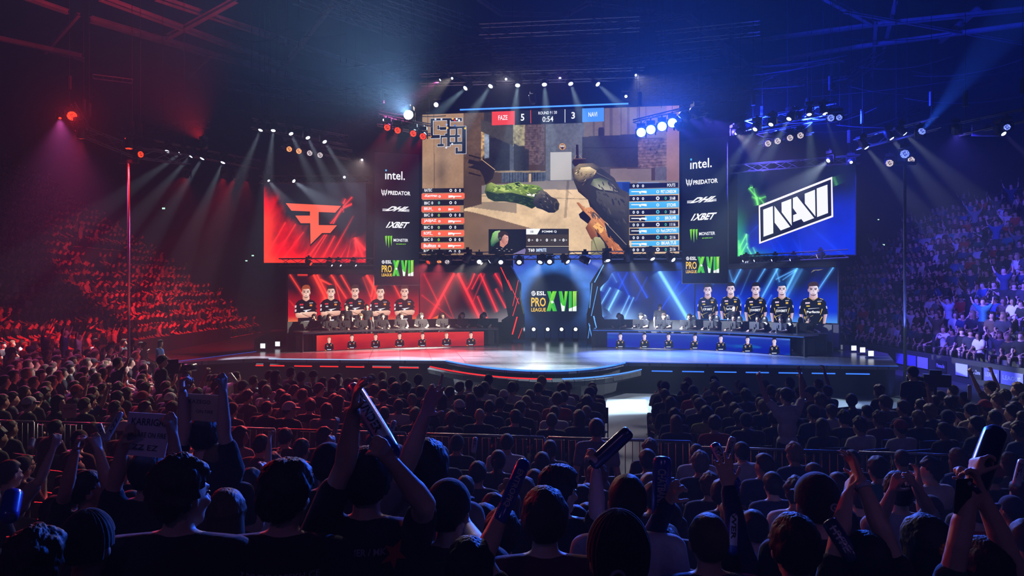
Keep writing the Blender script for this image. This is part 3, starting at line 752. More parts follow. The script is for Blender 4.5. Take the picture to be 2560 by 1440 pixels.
EB = emat('led_edge_blue', C(60, 120, 255), 2.2); EW = emat('led_edge_white', C(150, 190, 255), 1.5); ER = emat('led_edge_red', C(255, 40, 40), 1.3)
EBD = emat('led_edge_dim_blue', C(40, 90, 220), 0.7)
def strip(name, pts, r, m, parent, dz=0.0, dy=0.0):
    o = MB().path([p + Vector((0, dy, dz)) for p in pts], r, 5).build(name, m)
    return keep(o, parent)
strip('edge_light_strip', bulge[:], 0.024, EB, stage, -0.02, -0.03)['label'] = 'bright blue light strip along the rounded edge'
strip('edge_light_strip', [front[1] * .93 + front[2] * .07, front[2]], 0.014, EW, stage, -0.01, -0.02)
strip('edge_light_strip', [fr, front[-1]], 0.012, EBD, stage, -0.01, -0.02)
strip('edge_light_strip', [front[0], back[-1]], 0.012, EBD, stage, 0.0, 0.0)
low = arc_pts(fl + Vector((-.5, -.1, -.2)), fr + Vector((.5, -.1, -.22)), mid + Vector((0, -.45, -.22)), 22)
keep(MB().path([p + Vector((0, .1, -.12)) for p in low], 0.13, 6).build('lower_step', M['drape']), stage)
strip('step_light_strip', low[:13], 0.02, ER, stage)['label'] = 'red light strip on the lower step'
strip('step_light_strip', low[13:], 0.018, EB, stage)['label'] = 'blue light strip on the lower step'
for a, b in (((1160, 905), (1560, 908)), ((1170, 908), (1550, 911))):
    strip('deck_edge_trim', [G(a[0], a[1], SZ + .001), G(b[0], b[1], SZ + .001)], 0.006, M['truss'], stage)
# --- led battens on the skirt
def batten(x0, x1, y0, y1, m, label, group):
    fa, fb = (front[1], fl) if x1 < 1200 else (fr, front[-1])
    def onfront(px):
        r_ = (px - 1280) / F; d = fb - fa
        t = (fa.x - r_ * fa.y) / (r_ * d.y - d.x); return fa.y + d.y * t
    p = at(x0, y0, onfront(x0) - .12); q = at(x1, y1, onfront(x1) - .12)
    root = tag(empty('led_batten', (p + q) / 2), label, 'stage light', group)
    d = (q - p).normalized()
    keep(MB().tube(p + Vector((0, .05, .0)), q + Vector((0, .05, .0)), 0.055, n=6).build('batten_housing', M['black']), root)
    n_ = 20; b = MB()
    for i in range(n_):
        c = p.lerp(q, (i + .5) / n_) + Vector((0, -.012, -.012)); b.box((c.x - .013, c.y - .01, c.z - .016), (c.x + .013, c.y + .01, c.z + .016))
    keep(b.build('led_cells', m), root)
OR = ['first', 'second', 'third', 'fourth', 'fifth', 'sixth', 'seventh', 'eighth', 'ninth', 'tenth', 'eleventh', 'twelfth', 'thirteenth', 'fourteenth', 'fifteenth', 'sixteenth', 'seventeenth', 'eighteenth', 'nineteenth', 'twentieth'] + ['%dth' % i for i in range(21, 200)]
for i in range(23, 200):
    if i % 10 in (1, 2, 3) and i % 100 not in (11, 12, 13): OR[i - 1] = '%d%s' % (i, {1: 'st', 2: 'nd', 3: 'rd'}[i % 10])
OR[20] = '21st'; OR[21] = '22nd'
for i, (a, b) in enumerate([(640, 658), (675, 711), (736, 780), (800, 846), (865, 911), (931, 978), (998, 1047)]):
    batten(a, b, 912.5 + (a - 640) * .015, 912.5 + (b - 640) * .015, emat('red_cells', C(255, 40, 36), 1.6) if i == 0 else bpy.data.materials['red_cells'], 'red led batten under the stage edge, %s from the left' % OR[i], 'red battens under the stage edge')
for i, (a, b) in enumerate([(1629, 1681), (1705, 1760), (1786, 1841), (1864, 1922), (1946, 2005), (2029, 2088), (2114, 2174)]):
    batten(a, b, 926.5 + (a - 1629) * .014, 926.5 + (b - 1629) * .014, emat('blue_cells', C(50, 110, 255), 1.8) if i == 0 else bpy.data.materials['blue_cells'], 'blue led batten under the stage edge, %s from the left' % OR[i], 'blue battens under the stage edge')

# ------------------------------------------------------------------ portraits on the led walls
SKN = [C(226, 178, 152), C(240, 205, 185), C(214, 160, 132)]
def portrait(cv, x, y, k, ky, hair, team, full, txt='DXBET'):
    """one printed player: x head centre, y hair top (photo pixels), k width scale, ky height scale"""
    bot = 96 if full else 77
    def P(pts): return [(x + a * k, y + min(b, bot) * ky) for a, b in pts]
    def pl(pts, col, up=True): cv.poly(P(pts), col, up)
    JB = C(14, 14, 18) if team == 'red' else C(8, 14, 26)
    sk, sd = (C(240, 206, 190), C(196, 140, 122)) if team == 'red' else (C(232, 220, 232), C(170, 140, 160))
    arm, armd = (C(232, 186, 164), C(186, 124, 104)) if team == 'red' else (C(220, 190, 190), C(160, 120, 126))
    pl([(-8, 24), (8, 24), (9, 40), (-9, 40)], [sd, sk, arm, armd])
    if team == 'red':
        pl([(-9, 35), (-20, 39), (-26, 46), (-29, 70), (-21, 72), (-20, bot), (20, bot), (21, 72), (29, 70), (26, 46), (20, 39), (9, 35), (0, 41)], JB)
    else:
        pl([(-9, 35), (-20, 40), (-25, 47), (-29, 74), (-20, 75), (-19, bot), (19, bot), (20, 75), (29, 74), (25, 47), (20, 40), (9, 35), (0, 42)], JB)
        for m_ in (-1, 1): cv.line(P([(m_ * 9, 36)])[0], P([(0, 42.5)])[0], 1.1 * k, C(190, 150, 50), up=(m_ < 0))
    # head
    pts = []
    for i in range(20):
        t = 2 * math.pi * i / 20; rx = 9.9 if math.sin(t) > -.2 else 9.9 - 3.0 * (abs(math.sin(t)) - .2)
        pts.append((rx * math.cos(t), 18 - 14.5 * math.sin(t)))
    pl(pts, [sk if math.cos(2 * math.pi * i / 20) > -.3 else sd for i in range(20)])
    for m_ in (-1, 1): pl([(m_ * 10, 16), (m_ * 11.6, 16.5), (m_ * 11, 22), (m_ * 9.6, 23)], sd, m_ < 0)
    pl([(-10.4, 18), (-11, 9), (-8.5, 2), (-2, -1), (6, -.5), (9.5, 3), (11, 9), (10.3, 18), (9.2, 11.5), (6.5, 9), (-2, 9.6), (-8, 10)], hair)
    if full:
        bd = tuple(.45 * sd[i] for i in range(3))
        pl([(-7, 26), (-4, 31), (0, 32.6), (4, 31), (7, 26), (4, 28.5), (-4, 28.5)], bd)
        for m_ in (-1, 1):
            pl([(m_ * 1.8, 14.4), (m_ * 7.4, 13.4), (m_ * 7.4, 15.2), (m_ * 1.8, 15.8)], C(44, 26, 22), m_ < 0); pl([(m_ * 2.3, 16.6), (m_ * 6.4, 16.4), (m_ * 6.4, 18.6), (m_ * 2.3, 18.4)], C(58, 40, 42), False); pl([(m_ * 8.6, 18), (m_ * 9.8, 18), (m_ * 7.6, 27), (m_ * 6.2, 27)], sd, False)
        pl([(0, 17), (1.6, 22.4), (-1.6, 22.4)], sd); pl([(-3.2, 25.4), (3.2, 25.4), (2.6, 26.6), (-2.6, 26.6)], C(140, 70, 70), False)
    else:
        pl([(-5, 15), (5, 15), (5, 17.2), (-5, 17.2)], sd); pl([(-3, 24), (3, 24), (2, 26), (-2, 26)], C(150, 80, 80), False)
    pl([(-16, 47), (-7, 46.5), (-7, 50), (-16, 50.5)], C(210, 50, 60) if team == 'red' else C(220, 190, 210))
    pl([(9, 48), (15, 48), (15, 52.5), (9, 52.5)], C(226, 130, 50) if team == 'red' else C(210, 170, 60), False)
    pl([(-14, 54), (-7, 54), (-7, 57), (-14, 57)], C(200, 200, 205) if team == 'red' else C(210, 180, 60), False)
    pl([(8, 44), (17, 43.4), (17, 44.6), (8, 45.4)], C(210, 205, 210), False)
    if full and team == 'red':
        pl([(-8, 63), (14, 60), (6, 63.5), (2, 64), (0, 69), (-3, 69), (-1, 64.5)], C(235, 235, 240)); cv.text('7XLo', P([(-4, 70)])[0], P([(8, 69.5)])[0], 4.2 * ky, WHT, .02)
        pl([(-27, 70), (-20, 69), (16, 72), (18, 78), (4, 81), (-22, 82), (-26, 78)], [armd, arm, arm, arm, armd, armd, armd])
        pl([(27, 68), (20, 66), (-14, 68), (-18, 73), (0, 78), (22, 80), (26, 76)], [arm, arm, sk, arm, armd, armd, armd]); cv.line(P([(-10, 71)])[0], P([(10, 80)])[0], 1.1 * k, C(70, 36, 30))
        for m_ in (-1, 1):
            for j in range(2): pl([(m_ * 24, 50 + j * 10), (m_ * 28, 51 + j * 10), (m_ * 28, 57 + j * 10), (m_ * 24.5, 56 + j * 10)], C(200, 200, 205) if m_ < 0 else C(150, 30, 30), False)
        pl([(-6, 90), (8, 89), (7, 92), (-5, 93)], C(220, 220, 225), False)
    elif full:
        for m_ in (-1, 1):
            pl([(m_ * 28, 74), (m_ * 21, 75), (m_ * 19, 96), (m_ * 24, 96)], [arm, armd, armd, arm])
            for (a, b) in (((18, 62), (14, 76)), ((18, 80), (12, 92))): cv.line(P([(m_ * a[0], a[1])])[0], P([(m_ * b[0], b[1])])[0], 1.8 * k, C(214, 176, 60), .8 * k)
            cv.line(P([(m_ * 20, 40.4)])[0], P([(m_ * 13, 38)])[0], 1.1 * k, C(205, 185, 120))
            pl([(m_ * 25, 55), (m_ * 27.4, 56), (m_ * 28, 62), (m_ * 26, 61)], C(205, 200, 210), False)
        cv.line(P([(-18, 85)])[0], P([(0, 77)])[0], 1.3 * k, C(190, 170, 110), .5 * k); cv.line(P([(-10, 62)])[0], P([(12, 60)])[0], 1.2 * k, C(210, 210, 220), .4 * k)
        cv.text(txt, P([(-13, 72)])[0], P([(13, 71.6)])[0], 5.6 * ky, WHT, .03)
    else:
        pl([(-13, 70), (13, 70), (12, 74), (-12, 74)], C(190, 195, 215)); pl([(-26, 74), (-16, 76), (-16, 77), (-26, 77)], C(214, 170, 50), False)
        pl([(-21, 39.5), (-14, 37.5), (-14, 38.6), (-21, 40.6)], C(190, 190, 195), False); pl([(21, 39.5), (14, 37.5), (14, 38.6), (21, 40.6)], C(190, 190, 195), False)

def led_wall(name, label, plane, x0, x1, yt, yb, bg, nx=240, ny=92):
    root, q_ = screen_thing(name, label, 'screen', plane, x0, x1, yt, yb, depth=0.2, rim=0.04)
    cv = Canvas(plane); cv.grid(q_, nx, ny, bg)
    return root, cv
HA = [C(150, 70, 40), C(52, 36, 34), C(66, 38, 30), C(40, 28, 30), C(70, 42, 36)]
def red_bg1(u, v):
    x = 720 + 327 * u; y = 685 + 125 * v - 12 * u * v
    n = fbm(x / 50, y / 60, 81)
    c = mix3(np.zeros(u.shape + (3,)) + S((34, 8, 20)), np.zeros(u.shape + (3,)) + S((205, 10, 30)), np.clip(sm(.15, .9, v) * .9 + .5 * (n - .5), 0, 1))
    c = mix3(c, np.zeros_like(c) + S((225, 160, 100)), sm(.82, 1.08, v) * (.5 + .5 * sm(.5, 1, n + np.abs(u - .5) * .6)))
    for (p, q_, w, f) in [((724, 686), (760, 745), 1.1, (1, .8)), ((780, 686), (812, 750), 3.2, (.8, 1)), ((788, 686), (818, 745), 1.6, (1, .8)), ((798, 700), (828, 715), .9, (.9, .9)), ((796, 697), (825, 712), .7, (.9, .6)), ((822, 686), (860, 745), 1.8, (1, .7)), ((846, 686), (882, 748), 1.3, (1, .8)), ((828, 690), (846, 760), .9, (.3, .8)), ((910, 686), (944, 742), 3.4, (.9, 1)), ((932, 690), (922, 740), 2, (.6, .6)), ((808, 742), (800, 758), 2.2, (.9, .6)), ((934, 730), (922, 764), 2.4, (.6, 1)), ((900, 690), (925, 752), .8, (.2, .7)), ((975, 700), (1000, 745), 1.6, (.4, 1)), ((742, 687), (766, 687), .8, (1, 1)), ((722, 750), (760, 796), 1, (.2, .7))]:
        c = c + streak(x, y, p, q_, w, f)[..., None] * S((255, 60, 40))
    return np.minimum(c, 1)
PWL = Plane(883, 31.0, math.radians(-25))
rw, cv = led_wall('led_wall', 'red led wall showing five portraits with folded arms', PWL, 720, 1047, 685, 810, red_bg1)
for i, (x, y, k) in enumerate([(765, 713, 1.0), (827, 713, .96), (887, 712, .93), (950, 714, .93), (1010, 713, .93)]): portrait(cv, x, y, k, 1.0 * k, HA[i], 'red', True)
cv.build('screen_picture', rw)
def red_bg2(u, v):
    x = 1048 + 240 * u; y = 681 + 120 * v
    n = fbm(x / 60, y / 60, 91)
    c = mix3(np.zeros(u.shape + (3,)) + S((26, 18, 28)), np.zeros(u.shape + (3,)) + S((120, 14, 30)), np.clip(sm(.5, -.1, u) * .9 + .7 * (n - .5), 0, 1))
    c = mix3(c, np.zeros_like(c) + S((130, 120, 124)), sm(.68, 1.1, v) * sm(.15, .6, u) * .75 + sm(.55, 1.0, v) * sm(.75, 1.05, u) * .6)
    for (p, q_, w, f) in [((1140, 683), (1070, 797), 3.0, (1, 1)), ((1149, 683), (1212, 797), 3.2, (1, 1)), ((1195, 683), (1182, 712), 1.6, (.9, .7)), ((1182, 712), (1172, 725), 1.2, (.7, .7)), ((1210, 683), (1256, 776), 1.8, (1, 1)), ((1208, 686), (1187, 722), 1.0, (.8, .8)), ((1222, 684), (1190, 752), .8, (.4, .3)), ((1202, 738), (1230, 796), 1.2, (.8, .9)), ((1058, 684), (1100, 760), 1.0, (.4, .5)), ((1052, 735), (1140, 797), .9, (.4, .3)), ((1250, 683), (1278, 725), 1.8, (1, .8)), ((1252, 720), (1280, 767), 1.2, (.7, 1)), ((1110, 730), (1140, 795), .8, (.5, .2))]:
        c = c + streak(x, y, p, q_, w, f)[..., None] * S((255, 42, 42))
    return np.minimum(c, 1)
PW2 = Plane(1160, 32.2, math.radians(-6))
rw2, cv = led_wall('led_wall', 'dark led wall with crossing red light lines behind the red team desk', PW2, 1050, 1272, 681, 806, red_bg2, 180, 84)
cv.poly([(1080, 796), (1092, 790), (1098, 787), (1094, 797)], C(220, 90, 40)); cv.build('screen_picture', rw2)
def blue_bg2(u, v):
    x = 1496 + 238 * u; y = 676 + 122 * v
    n = fbm(x / 60, y / 60, 95)
    c = mix3(np.zeros(u.shape + (3,)) + S((2, 10, 52)), np.zeros(u.shape + (3,)) + S((8, 50, 190)), np.clip(.2 + .8 * (n - .45) + .5 * sm(.5, 1, u), 0, 1))
    c = mix3(c, np.zeros_like(c) + S((150, 200, 255)), sm(.62, 1.12, v) * np.exp(-((x - 1560) / 34) ** 2))
    for (p, q_, w, f, k) in [((1523, 678), (1500, 724), 2.2, (1, .9), 1), ((1649, 676), (1722, 798), 4.6, (.9, 1), 1.1), ((1548, 722), (1521, 773), 2.4, (1, 1), 1), ((1527, 716), (1497, 767), 1.2, (1, 1), .8), ((1584, 680), (1620, 742), 1.6, (.7, .9), .35), ((1575, 736), (1552, 785), 1, (.8, 1), .8), ((1586, 740), (1562, 792), 1, (.9, 1), .7), ((1521, 773), (1530, 782), 1, (1, .3), .5), ((1495, 768), (1506, 792), 2.4, (1, 1), 1), ((1570, 678), (1548, 720), 1.2, (.6, .8), .3), ((1545, 680), (1578, 745), 1.2, (.6, .8), .3), ((1620, 690), (1590, 750), .8, (.5, .5), .3), ((1700, 700), (1650, 775), .9, (.4, .6), .4), ((1725, 705), (1690, 740), .9, (.4, .5), .3), ((1530, 680), (1543, 704), 1.8, (.3, .3), .6)]:
        c = c + streak(x, y, p, q_, w, f)[..., None] * (S((120, 190, 255)) * k if k > .45 else S((20, 80, 255)) * k * 2)
    return np.minimum(c, 1.2)
PB2 = Plane(1612, 31.2, math.radians(22))
bw2, cv = led_wall('led_wall', 'blue led wall with bright diagonal light lines behind the blue team desk', PB2, 1497, 1736, 679, 800, blue_bg2, 180, 84)
cv.build('screen_picture', bw2)
def blue_bg1(u, v):
    x = 1736 + 358 * u; y = 674 + 124 * v + 16 * u * v
    n = fbm(x / 50, y / 50, 99)
    c = mix3(np.zeros(u.shape + (3,)) + S((5, 14, 54)), np.zeros(u.shape + (3,)) + S((0, 44, 200)), np.clip(sm(.1, .8, v) + .6 * (n - .5), 0, 1))
    c = mix3(c, np.zeros_like(c) + S((90, 170, 235)), sm(.78, 1.1, v) * .8)
    for (p, q_, w, f, k) in [((1862, 674), (1836, 722), 1.8, (.8, 1), .9), ((1924, 674), (1898, 716), 1.1, (1, .6), .9), ((1955, 674), (1916, 746), 2, (1, .8), 1), ((1902, 740), (1912, 722), 1.2, (.6, .6), .7), ((2002, 674), (1968, 745), 2.6, (1, 1), 1), ((2000, 680), (1966, 704), .8, (1, .6), .9), ((1998, 678), (1950, 702), .8, (1, .8), .9), ((1950, 674), (1960, 712), 1.4, (.5, .9), .6), ((2085, 674), (2048, 734), 1.1, (1, .9), .9), ((1830, 676), (1842, 712), 1.6, (.5, .8), .5), ((1888, 676), (1860, 740), .8, (.4, .5), .4), ((2014, 676), (1975, 750), 3.4, (.4, .7), .4), ((1760, 700), (1790, 712), 1, (.3, .5), .4), ((1853, 740), (1862, 764), 2, (.4, .8), .6), ((1940, 740), (1925, 770), 1.4, (.5, .6), .5)]:
        c = c + streak(x, y, p, q_, w, f)[..., None] * S((90, 170, 255)) * k
    return np.minimum(c, 1.1)
PB1 = Plane(1915, 28.6, math.radians(39))
bw, cv = led_wall('led_wall', 'blue led wall showing five portraits in black and gold jerseys', PB1, 1737, 2094, 674, 798, blue_bg1)
HB = [C(30, 26, 34), C(26, 24, 32), C(24, 22, 32), C(10, 50, 110), C(56, 36, 40)]
for i, (x, y, k, ky, t) in enumerate([(1770, 709, .92, .93, 'CP.BET'), (1828, 706, .95, .96, 'TonTecrma'), (1891, 706, 1.0, 1.0, 'DXBET'), (1957, 705, 1.05, 1.04, 'DXBET'), (2036, 705, 1.25, 1.08, 'Perfects')]): portrait(cv, x, y, k, ky, HB[i], 'blue', True, t)
cv.poly([(2030, 682), (2036, 675), (2062, 673), (2048, 677), (2042, 676)], C(120, 110, 90)); cv.build('screen_picture', bw)

# ------------------------------------------------------------------ centre of the stage
PC = Plane(1390, 34.0, YAW)
def centre_bg(u, v):
    x = 1280 + 230 * u; y = 632 + 214 * v
    r = np.hypot((x - 1386) / 92, (y - 752) / 92)
    n = fbm(x / 22, y / 14, 111, 5)
    c = np.zeros(u.shape + (3,)) + S((15, 24, 44))
    c = mix3(c, np.zeros_like(c) + S((60, 116, 205)), sm(.66, .98, r) * sm(848, 700, y))
    c = mix3(c, np.zeros_like(c) + S((58, 78, 178)), sm(1.0, 1.3, r) * sm(720, 660, y) * .9)
    c = mix3(c, np.zeros_like(c) + S((8, 20, 50)), sm(780, 846, y) * .8)
    return c * (0.72 + .56 * n[..., None])
cw, cv = led_wall('led_wall', 'blue lit back wall in the middle of the stage with a large league logo', PC, 1283, 1506, 632, 844, centre_bg, 112, 106)
league_logo(cv, 1327, 727, 1443, 779, 0); cv.build('screen_picture', cw)

def faceted(name, label, plane, outline, depth, lines, m):
    """portal wing: outline in photo pixels, extruded backwards, light strips on its face"""
    root = empty(name); root.matrix_world = plane.matrix(); tag(root, label, 'set piece')
    pts = [plane.L(*p) for p in outline]
    MB().prism(pts[::-1], -depth).build('panel', M['desk'], root)
    for p, q_, w in lines:
        a = plane.L(*p); b = plane.L(*q_)
        MB().tube((a[0], a[1], .02), (b[0], b[1], .02), w, n=5).build('light_strip', m, root)
EP = emat('portal_red', C(255, 50, 44), 1.2); EPB = emat('portal_blue', C(90, 160, 255), 1.5)
PL_ = Plane(1285, 31.4, math.radians(12)); PR_ = Plane(1490, 30.8, math.radians(4))
faceted('portal_wing', 'black faceted portal wing with red light lines beside the centre logo', PL_, [(1246, 664), (1276, 664), (1300, 708), (1299, 745), (1308, 785), (1309, 849), (1254, 849), (1254, 800), (1270, 790)], .3,
        [((1252, 668), (1279, 726), .02), ((1282, 765), (1296, 700), .012), ((1293, 792), (1281, 836), .028), ((1270, 700), (1298, 760), .012), ((1306, 820), (1296, 846), .012), ((1296, 745), (1282, 790), .014)], EP)
faceted('portal_wing', 'black faceted portal wing with blue light lines beside the centre logo', PR_, [(1506, 660), (1540, 662), (1520, 700), (1500, 720), (1506, 790), (1512, 800), (1512, 849), (1467, 849), (1467, 785), (1476, 745), (1475, 708)], .3,
        [((1509, 662), (1486, 706), .02), ((1484, 790), (1496, 838), .03), ((1472, 808), (1480, 846), .014), ((1480, 708), (1474, 770), .012), ((1494, 716), (1478, 790), .012), ((1475, 812), (1470, 846), .01)], EPB)
# dark headers above the led walls
def header(plane, x0, x1, yt, yb, label):
    a0, bt = plane.L(x0, yt); _, bb = plane.L(x0, yb); a1, _ = plane.L(x1, yt)
    o = MB().box((a0, bb, -.15), (a1, bt, .35)).build('header_fascia', M['grey_board']); o.matrix_world = plane.matrix(); tag(o, label, 'fascia')
header(PW2, 1048, 1262, 664, 680, 'dark fascia above the red line led wall'); header(PB2, 1512, 1735, 660, 677, 'dark fascia above the blue line led wall')
header(PWL, 716, 1046, 672, 683, 'dark fascia above the red portrait wall'); header(PB1, 1738, 2097, 662, 672, 'dark fascia above the blue portrait wall')

# ------------------------------------------------------------------ team desks
def polyline_at(pts, t):
    L_ = [0]
    for a, b in zip(pts, pts[1:]): L_.append(L_[-1] + (b - a).length)
    d = t * L_[-1]
    for i in range(len(pts) - 1):
        if d <= L_[i + 1] + 1e-9:
            s_ = (d - L_[i]) / (L_[i + 1] - L_[i]); return pts[i].lerp(pts[i + 1], s_), (pts[i + 1] - pts[i]).normalized()
def by_pixel(pts, px):
    """point of the polyline seen in pixel column px"""
    r_ = (px - 1280) / F
    best = None
    for a, b in zip(pts, pts[1:]):
        d = b - a; den = d.x - r_ * d.y
        t = (r_ * a.y - a.x) / den
        q = a + d * t
        dist = 0 if 0 <= t <= 1 else min(abs(t), abs(t - 1))
        if best is None or dist < best[0]: best = (dist, q, d.normalized())
    return best[1], best[2]
def offset(pts, d):
    out = []
    for i, p in enumerate(pts):
        a = pts[max(0, i - 1)]; b = pts[min(len(pts) - 1, i + 1)]
        t = (b - a).normalized(); out.append(p + Vector((-t.y, t.x, 0)) * d)
    return out
def curve3(a, b, c, n=6):
    m = b * 2 - (a + c) / 2
    return arc_pts(a, c, m, n)
DL = curve3(G(791, 879, SZ), G(985, 870.5, SZ), G(1209.5, 865.5, SZ)); DR = curve3(G(1518, 869, SZ), G(1740, 874.5, SZ), G(1976, 890, SZ))
def ribbon(pts, z0, z1, thick):
    """upright curved board along pts, front face on pts"""
    b = offset(pts, thick); mb = MB(); n = len(pts)
    vs = [Vector((p.x, p.y, z)) for z in (z0, z1) for p in pts] + [Vector((p.x, p.y, z)) for z in (z0, z1) for p in b]
    fs = []
    for i in range(n - 1):
        fs += [(i, i + 1, n + i + 1, n + i), (2 * n + i + 1, 2 * n + i, 3 * n + i, 3 * n + i + 1), (n + i, n + i + 1, 3 * n + i + 1, 3 * n + i), (i + 1, i, 2 * n + i, 2 * n + i + 1)]
    fs += [(0, n, 3 * n, 2 * n), (n - 1, 3 * n - 1, 4 * n - 1, 2 * n - 1)]
    return mb.add(vs, fs)
def curved_picture(pts, z0, z1, fn, people, team):
    """led front of a desk; the picture follows the curve"""
    vs, cs, fs = [], [], []
    NX, NY = 90, 16
    U, V = np.meshgrid(np.linspace(0, 1, NX), np.linspace(0, 1, NY))
    col = np.clip(fn(U, V), 0, 1).reshape(-1, 3)
    for j in range(NY):
        for i in range(NX):
            p, t = polyline_at(pts, i / (NX - 1)); nrm = Vector((t.y, -t.x, 0))
            q = p + nrm * 0.02; vs.append((q.x, q.y, z1 + (z0 - z1) * j / (NY - 1)))
    for j in range(NY - 1):
        for i in range(NX - 1): fs.append(((j + 1) * NX + i, (j + 1) * NX + i + 1, j * NX + i + 1, j * NX + i))
    cs = [tuple(c) for c in col.tolist()]
    for k, (px, y0, kx, ky) in enumerate(people):
        p, t = by_pixel(pts, px)
        pl = Plane(px, p.y, math.atan2(-t.y, t.x))
        cc = Canvas(pl, 0.0008, 0.028); portrait(cc, px, y0, kx, ky, HA[k % 5] if team == 'red' else HB[(k + 1) % 3], team, False)
        m_ = pl.matrix(); n = len(vs)
        vs += [tuple(m_ @ Vector(v)) for v in cc.v]; cs += cc.c; fs += [tuple(i + n for i in f) for f in cc.f]
    me = bpy.data.meshes.new('desk_front_picture'); me.from_pydata(vs, [], fs)
    a = me.color_attributes.new('col', 'FLOAT_COLOR', 'POINT'); c = np.ones((len(vs), 4)); c[:, :3] = np.array(cs); a.data.foreach_set('color', c.ravel())
    me.materials.append(M['screen']); o = bpy.data.objects.new('desk_front_picture', me); return link(o)
M['desk_top'] = mat('desk_top_gloss', (0.03, 0.03, 0.035), 0.18)
def desk(pts, label, fn, people, team, edge):
    root = tag(empty('team_desk', polyline_at(pts, .5)[0]), label, 'desk')
    keep(ribbon(pts, SZ + .01, SZ + .585, .1).build('front_panel', M['desk']), root)
    keep(curved_picture(pts, SZ + .02, SZ + .58, fn, people, team), root)
    ext = list(pts)
    t0 = (pts[1] - pts[0]).normalized(); t1 = (pts[-1] - pts[-2]).normalized()
    ext = [pts[0] - t0 * .55] + ext[1:-1] + [pts[-1] + t1 * .55]
    keep(ribbon(offset(ext, -.12), SZ + .68, SZ + .72, .95).build('table_top', M['desk_top']), root)
    keep(ribbon(offset(ext, -.125), SZ + .655, SZ + .68, .012).build('top_edge_strip', edge), root)
    for p in (ext[0], ext[-1]):
        keep(MB().box((p.x - .05, p.y - .05, SZ), (p.x + .05, p.y + .05, SZ + .68)).build('desk_leg', M['black']), root)
    for a, b in ((ext[0], pts[0]), (ext[-1], pts[-1])):
        nn = Vector((-(b - a).y, (b - a).x, 0)).normalized() * (.5 if b.x > a.x else -.5); mm = (a + b) / 2 + nn
        keep(MB().box((mm.x - .22, mm.y - .25, SZ + .05), (mm.x + .22, mm.y + .25, SZ + .6)).build('side_cabinet', M['grey_board']), root)
    return root
def dl_bg(u, v):
    n = fbm(u * 14, v * 4, 7)
    c = mix3(np.zeros(u.shape + (3,)) + S((196, 34, 34)), np.zeros(u.shape + (3,)) + S((128, 4, 24)), np.clip(sm(0, 1, v) * .8 + .7 * (n - .5), 0, 1))
    return c + (sm(.08, -.05, u) + sm(.1, 0, v) * .5)[..., None] * S((150, 60, 40)) * .6
def dr_bg(u, v):
    n = fbm(u * 10, v * 3, 17)
    c = mix3(np.zeros(u.shape + (3,)) + S((20, 50, 150)), np.zeros(u.shape + (3,)) + S((2, 22, 150)), sm(0, .8, v))
    c = mix3(c, np.zeros_like(c) + S((20, 140, 190)), np.clip(sm(.45, .9, n) * (.2 + .8 * sm(.6, .85, u)), 0, 1) * .8)
    return c + sm(.16, -.05, v)[..., None] * S((120, 130, 220)) * .5
EDG = emat('desk_edge_blue', C(60, 110, 230), .8); EDR = emat('desk_edge_dim', C(80, 70, 90), .5)
desk_l = desk(DL, 'long curved team desk with a red portrait front', dl_bg, [(822, 840, .40, .47), (879, 835, .41, .475), (938.5, 833, .41, .475), (998.5, 831, .41, .46), (1056, 831, .41, .455), (1116, 829.5, .41, .45), (1177, 829, .41, .45)], 'red', EDR)
desk_r = desk(DR, 'long curved team desk with a blue portrait front', dr_bg, [(1551, 832, .42, .48), (1611.5, 832, .42, .48), (1672, 832.5, .43, .48), (1738, 834.5, .44, .49), (1803, 837, .45, .50), (1870, 840, .46, .52), (1937, 844, .47, .54)], 'blue', EDG)

# low dark partitions behind the players
for pts, lab in ((DL, 'low dark grey partition behind the red team players'), (DR, 'low dark grey partition behind the blue team players')):
    e_ = offset(pts, 2.15); t0 = (e_[1] - e_[0]).normalized(); t1 = (e_[-1] - e_[-2]).normalized()
    e_ = [e_[0] - t0 * (.3 if pts is DL else .9)] + e_[1:-1] + [e_[-1] + t1 * (1.0 if pts is DL else .3)]
    tag(ribbon(e_, SZ + .01, SZ + 1.0, .08).build('partition', M['grey_board']), lab, 'partition')
# black base below the led walls
for pl, x0, x1, lab in ((PWL, 720, 1047, 'black base under the red portrait wall'), (PB1, 1737, 2094, 'black base under the blue portrait wall'), (PW2, 1050, 1272, 'black base under the red line wall'), (PB2, 1497, 1736, 'black base under the blue line wall')):
    a0, _ = pl.L(x0, 800); a1, bb = pl.L(x1, 800)
    lo = {0: pl.L(x0, 810)[1], 1: pl.L(x0, 798)[1], 2: pl.L(x0, 806)[1], 3: pl.L(x0, 800)[1]}[[PWL, PB1, PW2, PB2].index(pl)] - .05
    o = MB().box((a0 - .04, SZ - CAMZ + .02, -.25), (a1 + .04, lo, 0)).build('wall_base', M['grey_board']); o.matrix_world = pl.matrix(); tag(o, lab, 'plinth')

